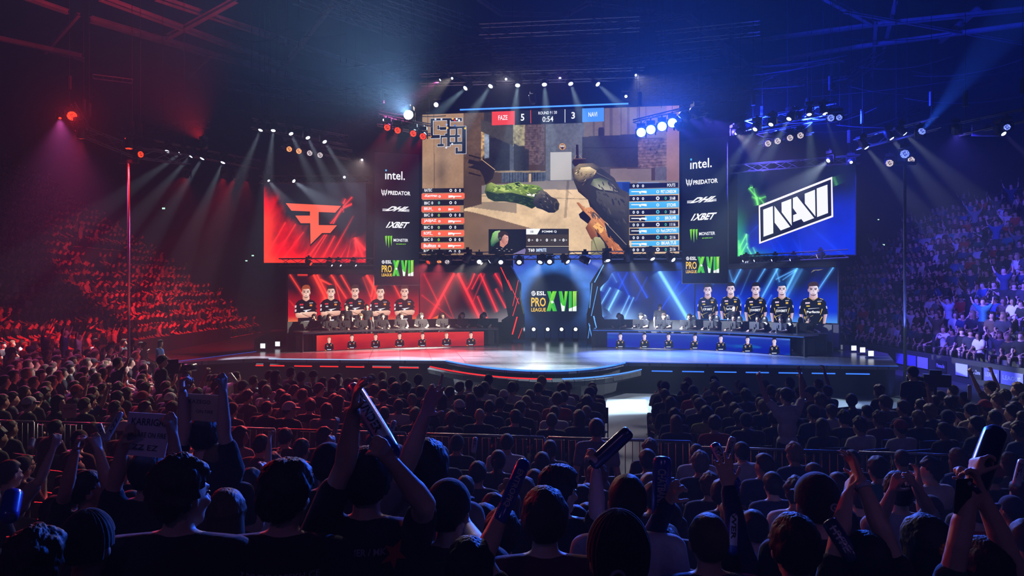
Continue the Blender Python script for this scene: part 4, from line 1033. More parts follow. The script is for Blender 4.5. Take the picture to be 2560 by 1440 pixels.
# end cabinet of the blue side, floods
def cabinet(px, py, w, h, d, yaw, label):
    p = G(px, py, SZ)
    root = tag(empty('cabinet', p, -yaw), label, 'cabinet')
    MB().box((-w / 2, 0, .04), (w / 2, d, h)).build('cabinet_body', M['grey_board'], root); MB().box((-w / 2 - .03, -.04, h), (w / 2 + .03, d + .02, h + .04)).build('cabinet_top', M['desk_top'], root)
    MB().box((-w / 2 + .04, -.02, .08), (-.02, 0, h - .05)).build('cabinet_door', M['desk'], root); MB().box((.02, -.02, .08), (w / 2 - .04, 0, h - .05)).build('cabinet_door', M['desk'], root)
cabinet(2032, 886, .85, .68, .6, math.radians(25), 'dark grey end cabinet beyond the blue team desk'); cabinet(766, 876, .55, .66, .6, math.radians(-25), 'dark grey end cabinet beside the red team desk')
EF = emat('flood_face', C(235, 238, 250), 1.6); EFD = emat('flood_face_dim', C(110, 115, 130), .8)
def flood(px, py, Y, label, dim=False, yaw=0):
    p = at(px, py, Y)
    root = tag(empty('flood_light', (p.x, p.y, SZ), yaw), label, 'flood light', 'floor flood lights at the stage ends')
    h = p.z - SZ
    MB().box((-.1, .05, h - .1), (.1, .16, h + .1)).build('lamp_housing', M['black'], root); MB().box((-.085, .03, h - .085), (.085, .052, h + .085)).build('lamp_face', EFD if dim else EF, root)
    MB().tube((0, .1, 0), (0, .1, h - .08), .015).box((-.12, .0, 0), (.12, .2, .02)).build('lamp_stand', M['black'], root)
flood(656, 865, 26.9, 'small square flood light at the red end of the stage, outer one'); flood(693, 860, 28, 'small square flood light at the red end of the stage, inner one')
flood(2102, 868, 27.4, 'dim square flood light behind the bright ones at the blue end of the stage', True); flood(2136, 870.5, 26.4, 'bright square flood light at the blue end of the stage, inner one'); flood(2158, 875, 25.4, 'bright square flood light at the blue end of the stage, middle one'); flood(2179, 884, 24.2, 'bright square flood light at the blue end of the stage, outer one')

# monitors
def monitor_mesh():
    a = MB().box((-.25, -.02, .12), (.25, .02, .42)).box((-.1, -.05, .2), (.1, -.02, .34)).mesh('monitor_back', M['black'])
    b = MB().box((-.12, -.1, 0), (.12, .06, .012)).box((-.025, -.06, 0), (.025, -.03, .3)).mesh('monitor_stand', M['black'])
    c = MB().box((-.235, .021, .135), (.235, .024, .405)).mesh('monitor_screen', emat('monitor_glow', C(150, 170, 210), .8))
    return a, b, c
MON = monitor_mesh()
def monitor(p, rz, label, group):
    root = tag(empty('monitor', p, rz), label, 'monitor', group); root.scale = (.86, .86, .86)
    for nm, me in zip(('monitor_housing', 'monitor_stand', 'monitor_display'), MON):
        o = link(bpy.data.objects.new(nm, me)); o.parent = root
lm = [835, 866, 903, 955, 1001, 1055, 1107, 1157, 1210]
for i, px in enumerate([828, 862, 905, 952, 1000, 1053, 1107, 1157, 1208]):
    p, t = by_pixel(offset(DL, .42), px)
    monitor((p.x, p.y, SZ + .72), math.atan2(t.y, t.x), 'black monitor seen from behind on the red team desk, %s from the left' % OR[i], 'monitors on the red team desk')
for i, px in enumerate([1538, 1595, 1650, 1713, 1771, 1827, 1886]):
    p, t = by_pixel(offset(DR, .42), px)
    monitor((p.x, p.y, SZ + .72), math.atan2(t.y, t.x) - .25, 'black monitor seen from behind on the blue team desk, %s from the left' % OR[i], 'monitors on the blue team desk')
pe, te = by_pixel(offset(DR, .45), 1943); monitor((pe.x, pe.y, SZ + .72), math.atan2(te.y, te.x) - .25, 'black monitor at the outer end of the blue team desk', 'monitors on the blue team desk')
pe = G(2024, 888, SZ) + Vector((.0, .3, 0)); monitor((pe.x, pe.y, SZ + .72), math.radians(-25), 'black monitor on the end cabinet beyond the blue team desk', 'monitors on the blue team desk')

# ------------------------------------------------------------------ the stands
M['tier'] = mat('tier_concrete', (0.07, 0.07, 0.075), 0.8, var=0.2, scale=1)
def stepped(name, x0, dirx, y0, y1, z0, n, run, rise):
    mb = MB()
    for i in range(n):
        xa = x0 + dirx * run * i; xb = x0 + dirx * run * (n + .5)
        mb.box((min(xa, xb), y0, z0 + rise * (i - 1) + (rise if i == 0 else 0) - (z0 if i == 0 else 0)), (max(xa, xb), y1, z0 + rise * i if i else z0 + .001))
    return struct(name, mb, M['tier'])
LX, LROWS, RUN, RISE = -18.0, 19, .8, .56
RX, RROWS, RZ0 = 15.9, 12, .45
stepped('floor_stand_left', LX, -1, 18, 53, .02, LROWS + 1, RUN, RISE)
stepped('floor_stand_right', RX, 1, 15, 46, RZ0, RROWS + 2, RUN, RISE)
# rail walls of the stands
tag(MB().box((-17.6, 18, 0), (-17.5, 46, .75)).build('stand_parapet', M['grey_board']), 'low dark parapet in front of the red lit stand', 'parapet')
tag(MB().box((15.15, 15, 0), (15.3, 46, RZ0 + .35)).build('stand_parapet', M['grey_board']), 'low dark parapet in front of the blue lit stand', 'parapet')
# boards on the right parapet
M['board_white'] = mat('board_white', C(170, 180, 200), .5); M['board_dark'] = mat('board_dark', C(30, 30, 40), .5); M['board_blue'] = mat('board_blue', C(110, 110, 190), .5)
for i, (xa, xb, m_, tx, lab) in enumerate([(2241, 2261, 'board_blue', '', 'small patterned violet board on the parapet nearest the stage'), (2270, 2290, 'board_blue', '', 'second violet board on the parapet, behind the blue lit pole'), (2295, 2320, 'board_white', '', 'plain pale board on the parapet right after the pole'), (2341, 2366, 'board_dark', 'Pinnacle', 'dark board with white lettering on the parapet'),
                                         (2391, 2421, 'board_white', '', 'larger plain pale board on the parapet under the stand'), (2428, 2456, 'board_dark', 'Pro Zone', 'dark board with two white lines on the parapet'), (2462, 2500, 'board_blue', 'LEAGUE', 'violet lettered board on the parapet'), (2504, 2560, 'board_blue', 'LEAGUE', 'violet lettered board at the near end of the parapet')]):
    ya = 15.12 * F / (xa - 1280); yb = 15.12 * F / (xb - 1280)
    root = tag(empty('parapet_board', (15.12, (ya + yb) / 2, .45)), lab, 'board', 'boards along the right parapet')
    h = abs(ya - yb) / 2
    MB().box((-.03, -h, -.2), (.0, h, .2)).build('board_panel', M[m_], root)
    if tx:
        v, f = text_mesh(tx, .02); o = MB().add([(-.034, h * .8 - x_ * h * 1.6, -.06 + y_ * .14) for x_, y_ in v], f).build('board_lettering', M['board_white'], root)
# exit signs far away
EXG = emat('exit_sign_face', C(190, 235, 215), 1.3)
def exit_sign(px, py, Y, s, label):
    p = at(px, py, Y); root = tag(empty('exit_sign', p), label, 'exit sign', 'small lit exit signs in the dark hall')
    MB().box((-s, .0, -s * .6), (s, .08, s * .6)).build('sign_housing', M['black'], root); MB().box((-s * .9, -.012, -s * .5), (s * .9, 0, s * .5)).build('sign_face', EXG, root)
exit_sign(409, 521, 59.88, .13, 'lit exit sign high on the dark wall behind the red stand'); exit_sign(632, 639, 59.88, .10, 'lit exit sign low left of the red team screen, upper of two'); exit_sign(616, 652, 59.88, .09, 'lit exit sign low left of the red team screen, lower of two')
exit_sign(132, 621, 45, .12, 'lit exit sign above the opening inside the red stand'); exit_sign(126, 640, 45, .10, 'lit sign beside the opening inside the red stand'); exit_sign(159, 647, 45, .08, 'smallest lit sign beside the opening inside the red stand'); exit_sign(2209, 612, 59.88, .1, 'lit exit sign on the dark wall right of the blue team screen')
exit_sign(2196, 549, 59.88, .07, 'faint lit sign above the exit sign right of the blue team screen')
# end stairs of the left stand
mb = MB()
for i in range(LROWS * 2):
    x = LX - i * RUN / 2; z = .02 + RISE * i / 2
    mb.box((x - .4, 53.0, max(0, z - .5)), (x, 54.2, z + .02))
tag(mb.build('stairway', M['tier']), 'long stairway up the far end of the red lit stand', 'stairs')
mb = MB()
for i in range(10): mb.tube((RX + RUN * (RROWS + 2), 44 - i * 3, RZ0 + RISE * RROWS + .2), (RX + RUN * (RROWS + 2), 44 - i * 3, RZ0 + RISE * RROWS + 1.3), .025)
mb.tube((RX + RUN * (RROWS + 2), 46, RZ0 + RISE * RROWS + 1.3), (RX + RUN * (RROWS + 2), 15, RZ0 + RISE * RROWS + 1.3), .03)
tag(mb.build('terrace_railing', M['truss']), 'thin railing along the top of the blue lit stand', 'railing')

# ------------------------------------------------------------------ centre aisle and crowd barriers
def SL(u, v, z=0.0):
    """stage-turned floor coordinates: u along the stage, v away from the eye, measured from under the camera"""
    c, s = math.cos(YAW), math.sin(YAW)
    return Vector((u * c + v * s, -u * s + v * c, z))
tag(MB().add([SL(-.48, 9, .012), SL(.62, 9, .012), SL(.62, 21.5, .012), SL(-.48, 21.5, .012), SL(-.48, 9, 0), SL(.62, 9, 0), SL(.62, 21.5, 0), SL(-.48, 21.5, 0)], [(0, 1, 2, 3), (7, 6, 5, 4), (0, 4, 5, 1), (1, 5, 6, 2), (2, 6, 7, 3), (3, 7, 4, 0)]).build('aisle_carpet', mat('aisle_floor', (0.16, 0.17, 0.19), .6, var=.3, scale=1.4)), 'pale grey floor covering down the centre aisle', 'floor covering')
def barrier_mesh():
    mb = MB(); w, h = 2.0, 1.05
    mb.tube((0, 0, h), (w, 0, h), .02).tube((0, 0, .16), (w, 0, .16), .018).tube((0, 0, 0), (0, 0, h), .02).tube((w, 0, 0), (w, 0, h), .02)
    a = mb.mesh('barrier_frame', M['truss'], True)
    mb = MB()
    for i in range(1, 20): mb.tube((w * i / 20, 0, .16), (w * i / 20, 0, h), .007, n=5)
    b = mb.mesh('barrier_bars', M['truss'], True)
    mb = MB()
    for x in (.3, 1.7): mb.tube((x, -.3, .02), (x, .3, .02), .018).tube((x, 0, .02), (x, 0, .16), .018)
    return a, b, mb.mesh('barrier_feet', M['truss'], True)
BAR = barrier_mesh()
BV = 10.6
u = -15.5; k = 0; us = []
while u < 9: us.append(u); u += 2.06
gate = [x for x in us if x + 2.06 > -.45 and x < .62]
n_l = 0
for i, u in enumerate(us):
    p = SL(u, BV if u < -.5 else BV - .35)
    if i: pass
    side = 'left of the aisle' if u + 1 < 0 else 'right of the aisle'
    lab = 'steel crowd barrier across the aisle mouth' if u in gate[:1] else 'steel crowd barrier panel %s, %s from it' % (side, OR[abs(i - us.index(gate[0])) - 1])
    root = tag(empty('crowd_barrier', p, -YAW), lab, 'barrier', 'crowd barriers across the floor')
    for nm, me in zip(('barrier_frame', 'barrier_bars', 'barrier_feet'), BAR):
        o = link(bpy.data.objects.new(nm, me)); o.parent = root
# ------------------------------------------------------------------ trusses and roof steel
def at_z(px, py, z):
    Y = (z - CAMZ) * F / (720 - py)
    return Vector(((px - 1280) / F * Y, Y, z))
def truss_mb(p, q, s=0.32, r=0.022, pitch=None):
    mb = MB(); d = (q - p); L_ = d.length; d.normalize()
    up = Vector((0, 0, 1)); side = d.cross(up).normalized(); up = side.cross(d).normalized()
    cs = [side * (a * s / 2) + up * (b * s / 2) for a, b in ((-1, -1), (1, -1), (1, 1), (-1, 1))]
    for c in cs: mb.tube(p + c, q + c, r, n=5)
    n = max(2, int(L_ / (pitch or s * 1.6)))
    for i in range(n):
        a = p + d * (L_ * i / n); b = p + d * (L_ * (i + 1) / n)
        for k in range(4):
            c0, c1 = cs[k], cs[(k + 1) % 4]
            if i % 2: c0, c1 = c1, c0
            mb.tube(a + c0, b + c1, r * .55, n=4, caps=False)
    return mb
def truss(p, q, label, s=0.32, group='lighting trusses', m='truss'):
    return tag(truss_mb(p, q, s).build('lighting_truss', M[m]), label, 'truss', group)
def cable(p, q, sag, name='cable', r=.012):
    pts = [p.lerp(q, i / 10) - Vector((0, 0, sag * 4 * (i / 10) * (1 - i / 10))) for i in range(11)]
    return MB().path(pts, r, 4).build(name, M['black'])
TR_ = [((1050, 200), (1610, 184), 26.6, 26.2, 'truss above the giant screen that carries the row of white beam lights'),
       ((385, 362), (650, 412), 30, 31, 'truss left of the red team screen that carries a row of slanted beams'), ((630, 309), (870, 352), 27.6, 28.2, 'upper short truss over the red team screen'),
       ((705, 357), (880, 388), 27.9, 28.3, 'lower short truss over the red team screen'), ((945, 300), (1080, 326), 25.6, 25.9, 'short truss with red lights at the upper left corner of the giant screen'),
       ((1585, 316), (1765, 272), 23.8, 23.4, 'short truss with blue lights at the upper right corner of the giant screen'), ((1865, 312), (2095, 268), 24.6, 24.0, 'upper truss over the blue team screen'),
       ((1895, 346), (2030, 322), 24.9, 24.6, 'lower truss over the blue team screen'), ((2140, 360), (2345, 308), 24.0, 23.4, 'truss right of the blue team screen'),
       ((2400, 322), (2570, 286), 21, 20.6, 'truss high on the blue side near the wall'), ((650, 450), (930, 448), 29.4, 29.2, 'thin truss along the top of the red team screen'),
       ((1826, 424), (2150, 398), 27.3, 26.0, 'thin truss along the top of the blue team screen'), ((1050, 641), (1706, 637), 28.6, 27.4, 'truss under the giant screen with the hanging spot heads'),
       ((700, 656), (932, 654), 29.1, 29.0, 'truss under the red team screen'), ((1850, 649), (2120, 634), 27.0, 25.9, 'truss under the blue team screen'),
       ((170, 262), (212, 330), 25, 25.4, 'upper piece of the angled truss over the red stand'), ((212, 330), (340, 382), 25.4, 26.4, 'middle piece of the angled truss over the red stand'), ((340, 382), (470, 400), 26.4, 28, 'inner piece of the angled truss over the red stand')]
for a, b, Ya, Yb, lab in TR_:
    truss(at(*a, Ya), at(*b, Yb), lab, .28 if 'thin' in lab or 'under' in lab else .34)
    if 'under' in lab: continue
    for t in (.08, .92):
        c = at(*a, Ya).lerp(at(*b, Yb), t) + Vector((0, 0, .1))
        tag(MB().tube(c, (c.x, c.y, 24.0), .008, n=4).tube(c + Vector((0, 0, .5)), c + Vector((0, 0, .95)), .07, n=8).build('hoist_chain', M['black']), 'black hoist chain holding a lighting truss', 'chain', 'hoist chains of the lighting trusses')

def girder(a, b, z, w, label, z2=None, m='steel'):
    p = at_z(*a, z); q = at_z(*b, z2 or z); d = (q - p).normalized()
    side = d.cross(Vector((0, 0, 1))).normalized() * w; up = side.cross(d).normalized() * w
    mb = MB()      # rolled steel section: two flanges and a web
    for k, (hw, hh, off) in enumerate(((1, .12, .9), (1, .12, -.9), (.12, .9, 0))):
        vs = []
        for e in (p, q):
            for sx, sz in ((-1, -1), (1, -1), (1, 1), (-1, 1)): vs.append(e + side * (hw * sx) + up * (off + hh * sz))
        mb.add(vs, [(3, 2, 1, 0), (4, 5, 6, 7), (0, 1, 5, 4), (1, 2, 6, 5), (2, 3, 7, 6), (3, 0, 4, 7)])
    return tag(mb.build('roof_girder', M[m]), label, 'girder', 'steel girders under the roof')
GL = [((-20, 92), (205, 140), .10), ((60, -8), (170, 30), .10), ((226, 48), (520, 134), .14), ((520, 134), (1010, 262), .13), ((250, -6), (700, 160), .12), ((390, -6), (760, 118), .12), ((760, 118), (1000, 196), .10), ((197, 36), (113, 132), .07), ((118, 124), (208, 150), .09), ((830, 12), (712, 162), .09), ((590, 0), (420, 92), .10), ((590, 2), (416, 98), .08), ((527, 140), (474, 192), .05), ((1195, -4), (1252, 34), .08), ((1252, 34), (1416, 38), .09), ((1416, 38), (1470, 8), .08)]
GR_ = [((1722, 42), (1886, 176), .12), ((1886, 176), (1996, 214), .10), ((1840, 108), (2200, 60), .09), ((2200, 60), (2570, 22), .09), ((1942, 164), (2110, 154), .06), ((1600, 210), (2140, 118), .09), ((2140, 118), (2570, 60), .09), ((2060, -6), (2186, 62), .09), ((2350, 104), (2450, 18), .10), ((2190, 58), (2180, 190), .07), ((2240, 0), (2210, 120), .07), ((1780, 60), (1840, 200), .06), ((1990, 210), (2130, 190), .05), ((1500, 60), (1722, 42), .08), ((1470, 8), (1722, 42), .07), ((2110, 30), (2560, 110), .05)]
for i, (a, b, w) in enumerate(GL): girder(a, b, 14.5 + .35 * (i % 3), w, 'dark roof girder over the red side, %s from the outer wall' % OR[i])
for i, (a, b, w) in enumerate(GR_): girder(a, b, 14.5 + .35 * (i % 3), w, 'dark roof girder over the blue side, %s from the centre' % OR[i])
RT = [((740, -10), (1012, 84)), ((815, -10), (1090, 92)), ((960, -10), (1170, 60)), ((1000, 150), (1230, 118)), ((940, 196), (1130, 170)), ((760, 240), (960, 262)), ((820, 205), (1060, 250)), ((1230, 130), (1540, 120)), ((1200, 78), (1600, 60)), ((1560, 240), (1780, 206)), ((1600, 270), (1800, 236)), ((1500, 160), (1800, 130)), ((1640, 96), (1900, 70)), ((1780, 250), (2020, 205)), ((2080, 220), (2200, 140)), ((2230, 300), (2330, 250)), ((560, 210), (760, 240)), ((300, 330), (520, 310)), ((1240, 160), (1520, 152)), ((900, 300), (1060, 262))]
for i, (a, b) in enumerate(RT): truss(at_z(*a, 13.2 + .3 * (i % 4)), at_z(*b, 13.2 + .3 * (i % 4)), 'dark roof truss among the girders, %s counted across' % OR[i], .42, 'roof trusses high above the stage')
rr = random.Random(3)
for i in range(46):      # winch lines and cables from the roof down to the trusses
    px = rr.uniform(640, 2300); t = R.random()
    py = 320 - 120 * math.exp(-((px - 1330) / 330) ** 2) - rr.uniform(0, 25)
    p = at(px, py, rr.uniform(25, 29)); q = Vector((p.x, p.y, 15.5))
    tag(MB().tube(p, q, .009, n=4).build('winch_line', M['black']), 'thin winch line between roof and trusses', 'cable', 'winch lines hanging from the roof')
for i in range(60):
    px = rr.uniform(560, 2300); py = rr.uniform(60, 330) if abs(px - 1350) > 330 else rr.uniform(40, 190)
    p = at(px, py, rr.uniform(24, 29)); sg = 1 if px > 1350 else -1
    q = p + Vector((rr.uniform(1.5, 5), -sg * rr.uniform(.5, 2.5), rr.uniform(-.2, .3)))
    tag(cable(p, q, rr.uniform(.05, .5), r=.016), 'slack dark cable among the roof trusses', 'cable', 'slack cables among the roof trusses')

# roof catwalk grating on the red side, chain hoist boxes
gr = MB(); a = at_z(232, 196, 13.4); b = at_z(330, 208, 13.4); d = (b - a); sd = Vector((d.y, -d.x, 0)).normalized() * .8
for k in (0, 1): gr.tube(a + sd * k, b + sd * k, .03)
for i in range(9): gr.tube(a + d * (i / 8), a + d * (i / 8) + sd, .02)
tag(gr.build('catwalk_grating', M['truss']), 'small red lit grating frame hanging under the roof', 'catwalk')
pn = MB(); a = at(2462, 322, 21); pn.box((a.x - .35, a.y, a.z - .2), (a.x + .45, a.y + .05, a.z + .12))
tag(pn.build('sign_panel', M['board_blue']), 'small violet panel hanging near the blue side wall', 'panel')

# ------------------------------------------------------------------ lamps
def head_meshes():
    base = MB().box((-.12, -.1, -.05), (.12, .1, .05)).box((-.02, -.05, .05), (.02, .05, .12)).mesh('lamp_base', M['black'])
    yoke = MB().box((-.155, -.035, -.30), (-.125, .035, -.04)).box((.125, -.035, -.30), (.155, .035, -.04)).box((-.155, -.035, -.07), (.155, .035, -.04)).mesh('lamp_yoke', M['black'])
    body = MB().lathe([(.05, -.2), (.10, -.16), (.12, -.05), (.115, .06), (.125, .1), (.13, .15)], 16).mesh('lamp_body', M['black'], True)
    return base, yoke, body
HB_, HY_, HD_ = head_meshes()
LENS = {'white': emat('lens_white', C(225, 240, 255), 5), 'small': emat('lens_small', C(225, 235, 255), 2.5), 'red': emat('lens_red', C(255, 62, 30), 3.2, dots=26), 'warm': emat('lens_warm', C(255, 150, 90), 2.8, dots=26),
        'pale': emat('lens_pale', C(235, 215, 220), 1.6, dots=26), 'blue': emat('lens_blue', C(120, 170, 255), 7), 'bluedot': emat('lens_blue_cells', C(110, 130, 255), 3.0, dots=26), 'sun': emat('lens_sun', C(230, 242, 255), 40)}
LM = {}
def lens_mesh(kind, r):
    k = (kind, round(r, 3))
    if k not in LM: LM[k] = MB().lathe([(r, .151), (r * .8, .165), (r * .3, .172)], 16).mesh('lamp_lens', LENS[kind], True)
    return LM[k]
def lamp(px, py, Y, target, kind, label, group, r=.085, sc=1.0, beam=None, stand=None):
    """target: (px, py, Y) the lamp points at; beam: (colour, watts, cone degrees)"""
    p = at(px, py, Y); tg = at(*target) if len(target) == 3 and not isinstance(target, Vector) else target
    d = (tg - p).normalized()
    c = p - d * (.16 * sc)             # pivot of the head
    rz = math.atan2(d.y, d.x) - math.pi / 2
    root = tag(empty('moving_light', c + Vector((0, 0, .17 * sc)), rz), label, 'stage light', group)
    root.scale = (sc, sc, sc)
    for nm, me in (('lamp_base', HB_), ('lamp_yoke', HY_)):
        o = link(bpy.data.objects.new(nm, me)); o.parent = root
        if nm == 'lamp_base': o.location = (0, 0, .05)
    q = d.to_track_quat('Z', 'Y'); M4 = root.matrix_basis.inverted() @ (Matrix.Translation(c) @ q.to_matrix().to_4x4() @ Matrix.Diagonal((sc, sc, sc, 1)))
    h = link(bpy.data.objects.new('lamp_head', HD_)); h.parent = root; h.matrix_local = M4
    l = link(bpy.data.objects.new('lamp_lens', lens_mesh(kind, r))); l.parent = h
    if beam:
        col, watts, ang = beam
        L_ = bpy.data.lights.new('beam', 'SPOT'); L_.color = col; L_.energy = watts; L_.spot_size = math.radians(ang); L_.spot_blend = .5 if ang < 50 else 1.0; L_.shadow_soft_size = .06
        o = link(bpy.data.objects.new('beam', L_)); o.location = c + d * (.20 * sc); o.rotation_euler = d.to_track_quat('-Z', 'Y').to_euler()
    return root
TEAL = (.62, .86, 1.0); COOL = (.75, .85, 1.0); REDL = (1.0, .02, .03); BLUL = (.03, .10, 1.0); VIO = (.13, .10, 1.0); WARM = (1, .86, .7)
BW = 20000
for i, (x, y, tx, ty) in enumerate([(1163, 221, 1040, 330), (1226, 216, 1150, 330), (1294, 214, 1280, 340), (1361, 212, 1370, 340), (1427, 210, 1470, 340), (1495, 211, 1600, 310)]):
    lamp(x, y, 26.2, (tx, ty, 25.0), 'white', 'white beam light above the giant screen, %s from the left' % OR[i], 'row of beam lights above the giant screen', beam=(TEAL, BW, 17))
lamp(1090, 262, 26.2, (1040, 300, 24), 'small', 'small white lamp face beside the upper left edge of the giant screen', None); lamp(1565, 241, 25.8, (1620, 260, 22), 'small', 'small white lamp face above the right part of the giant screen', None, .05)
for i, (x, y, tx, ty) in enumerate([(651, 326, 590, 470), (683, 327, 668, 470), (728, 335, 790, 470), (770, 345, 830, 470), (812, 355, 890, 480)]):
    lamp(x, y, 27.3, (tx, ty, 26.4), 'white', 'white beam light over the red team screen, %s from the left' % OR[i], 'beam lights over the red team screen', .08, beam=(COOL, BW * .8, 13))
for i, (x, y, k) in enumerate([(723, 373, 'warm'), (747, 378, 'warm'), (774, 383, 'pale'), (800, 388, 'pale')]):
    lamp(x, y, 27.7, (x - 60, y + 120, 20), k, ['orange', 'second orange', 'pale', 'second pale'][i] + ' round led lamp over the red team screen', 'round led lamps over the red team screen', .10)
for i, (x, y, tx, ty) in enumerate([(418, 379, 380, 470), (450, 385, 330, 470), (476, 391, 370, 510), (505, 397, 420, 530), (557, 407, 500, 540)]):
    lamp(x, y, 29.6, (tx, ty, 28.8), 'small', 'slanted beam light left of the red team screen, %s from the left' % OR[i], 'slanted beam lights left of the red team screen', .09, beam=None if i == 0 else (COOL, BW * .8, 14))
RW = 5000
for i, (x, y, tx, ty, Yt, w, a) in enumerate([(466, 439, 330, 760, 46, RW, 40), (560, 441, 480, 830, 42, RW * 1.5, 40), (588, 446, 330, 900, 32, RW * 1.4, 42), (617, 447, 560, 860, 46, RW * 1.2, 34)]):
    lamp(x, y, 29.2, (tx, ty, Yt), 'red', 'red round led lamp near the red team screen, %s from the left' % OR[i], 'red led lamps near the red team screen', .12, beam=(REDL, w, a))
for i, (x, y, tx, ty, Yt, w) in enumerate([(180, 290, 60, 780, 34, RW * .8), (193, 326, 40, 900, 27, RW * .8), (203, 345, 200, 940, 28, RW * .8)]):
    lamp(x, y, 24.6, (tx, ty, Yt) if i else (330, 420, 10), 'red', 'red led lamp on the angled truss over the red stand, %s from the top' % OR[i], 'red led lamps on the angled truss', .15 if i == 0 else .12, beam=(REDL, w, 46))
for i, (x, y) in enumerate([(968, 319), (994, 326), (1033, 334), (1057, 341)]):
    lamp(x, y, 25.2, (x - 40, y + 90, 22), 'red', 'red led lamp at the upper left corner of the giant screen, %s along' % OR[i], 'red led lamps beside the giant screen', .11, beam=((1, .02, .05), 5000, 15))
lamp(1021, 287, 24.6, at(700, -160, 14), 'sun', 'glaring white searchlight at the upper left corner of the giant screen', None, .13, 1.2, beam=((.30, .58, 1), 22000, 50))
for i, (x, y) in enumerate([(1603, 331), (1627, 324), (1655, 316), (1681, 307)]):
    lamp(x, y, 23.2, (x + 30, y - 140, 16), 'blue', 'bright blue lamp at the upper right corner of the giant screen, %s along' % OR[i], 'bright blue lamps beside the giant screen', .13, 1.1, beam=((.02, .12, 1), 11000, 56))
for i, (x, y, tx, ty) in enumerate([(1722, 297, 2300, 640), (1748, 289, 2480, 820)]):
    lamp(x, y, 22.8, (tx, ty, 26), 'bluedot', 'blue led lamp above the right sponsor banner, %s from the left' % OR[i], 'blue led lamps above the right banner', .10, beam=((.10, .08, 1.0), 13000, 50))
for i, (x, y, tx, ty) in enumerate([(1887, 324, 1800, 450), (1927, 312, 1860, 440), (1972, 298, 1900, 430), (2023, 287, 2030, 450), (2063, 285, 2130, 460)]):
    lamp(x, y, 23.8, (tx, ty, 23.0), 'white', 'white beam light over the blue team screen, %s from the left' % OR[i], 'beam lights over the blue team screen', .075, beam=(TEAL, BW * .75, 14))
for i, (x, y) in enumerate([(1920, 359), (1944, 353), (1975, 345), (2001, 339)]):
    lamp(x, y, 24.2, (x - 10, y + 150, 18), 'pale', 'pale round led lamp over the blue team screen, %s from the left' % OR[i], 'round led lamps over the blue team screen', .10)
lamp(2077, 295, 23.6, (2060, 380, 18), 'bluedot', 'violet lamp face behind the last beam light over the blue team screen', None, .11); lamp(2098, 294, 23.6, (2110, 380, 18), 'bluedot', 'outer violet lamp face over the blue team screen', None, .09)
for i, (x, y, tx, ty, k) in enumerate([(2167, 370, 2290, 520, 'white'), (2230, 347, 2330, 470, 'small'), (2263, 335, 2440, 500, 'small')]):
    lamp(x, y, 23.2, (tx, ty, 22.6), k, 'beam light right of the blue team screen, %s from the left' % OR[i], 'beam lights right of the blue team screen', .075, beam=(COOL, BW * .7, 17))
lamp(2305, 328, 22.8, (2520, 60, 18), 'bluedot', 'blue led lamp with a beam rising to the right', None, .11, beam=((.02, .12, 1), 34000, 14))
lamp(2224, 408, 23.4, (2220, 500, 18), 'pale', 'pale round lamp low on the truss right of the blue team screen', None, .11)
lamp(2510, 335, 20.4, (2600, 420, 19.5), 'small', 'small lamp with a beam falling right near the blue side wall', None, .07, beam=((.4, .3, 1), 7000, 9)); lamp(2518, 318, 20.2, (2530, 400, 15), 'bluedot', 'violet lamp face near the blue side wall', None, .08)
lamp(2070, 402, 25.6, (1990, 470, 24.9), 'white', 'beam light at the top right of the blue team screen', None, .07, beam=(COOL, BW * .6, 30)); lamp(2128, 406, 25.4, (2150, 470, 23), 'small', 'small lamp at the top corner of the blue team screen', None, .05)
lamp(735, 453, 28.7, (800, 500, 28.2), 'white', 'beam light at the top of the red team screen', None, .07, beam=(COOL, BW * .6, 26)); lamp(672, 452, 28.7, (710, 500, 28.2), 'small', 'faint beam light at the top left of the red team screen', None, .05, beam=(COOL, BW * .35, 24)); lamp(861, 443, 28.7, (870, 470, 25), 'small', 'tiny lamp at the top right of the red team screen', None, .05)
# spot heads under the giant screen
for i, (x, y, k) in enumerate([(1070, 656, 'red'), (1098, 655, 'warm'), (1118, 655, 'pale'), (1163, 654, 'white'), (1198, 655, 'small'), (1224, 654, 'white'), (1252, 656, 'small'), (1298, 656, 'small'), (1350, 656, 'small'), (1374, 655, 'small'), (1420, 655, 'small'), (1474, 654, 'small'), (1520, 652, 'small'), (1575, 650, 'white'), (1632, 648, 'white'), (1684, 650, 'white')]):
    Yl = 28.2 - (x - 1070) / 614 * 1.1
    bright = {3: (WARM, 4500), 5: (WARM, 4500), 13: (COOL, 5200), 11: (COOL, 5200), 14: ((.06, .2, 1), 6500), 15: ((.06, .2, 1), 6500), 12: ((.06, .2, 1), 6000), 1: ((1, .1, .12), 5000), 8: (COOL, 3600), 10: (COOL, 3600), 0: ((1, .1, .12), 6000)}.get(i)
    tgt = {3: (1060, 830, 29), 5: (940, 830, 28.4), 13: (1640, 820, 28.8), 14: (1760, 892, 25.3), 15: (1960, 900, 24.0), 12: (1580, 885, 25.5), 11: (1880, 815, 27.2), 1: (1080, 882, 25.8), 8: (1250, 890, 25), 10: (1640, 890, 25), 0: (860, 886, 25)}.get(i, (x, 900, 22))
    lamp(x, y, Yl, tgt, k, 'spot head under the giant screen, %s from the left' % OR[i], 'spot heads under the giant screen', .075, 1.15, beam=(bright[0], bright[1] * 1.4, 44 if i not in (8, 10, 14, 15, 12, 0, 1) else 72) if bright else None)
for i, (x, y, k) in enumerate([(778, 660, 'red'), (830, 664, 'small'), (852, 664, 'small'), (890, 664, 'small')]):
    lamp(x, y, 28.8, (x + 90, y + 60, 28.4), k, 'lamp under the red team screen, %s from the left' % OR[i], 'lamps under the red team screen', .10 if i == 0 else .05, .8, beam=None if i == 0 else ((1, .25, .3), 1800, 22))
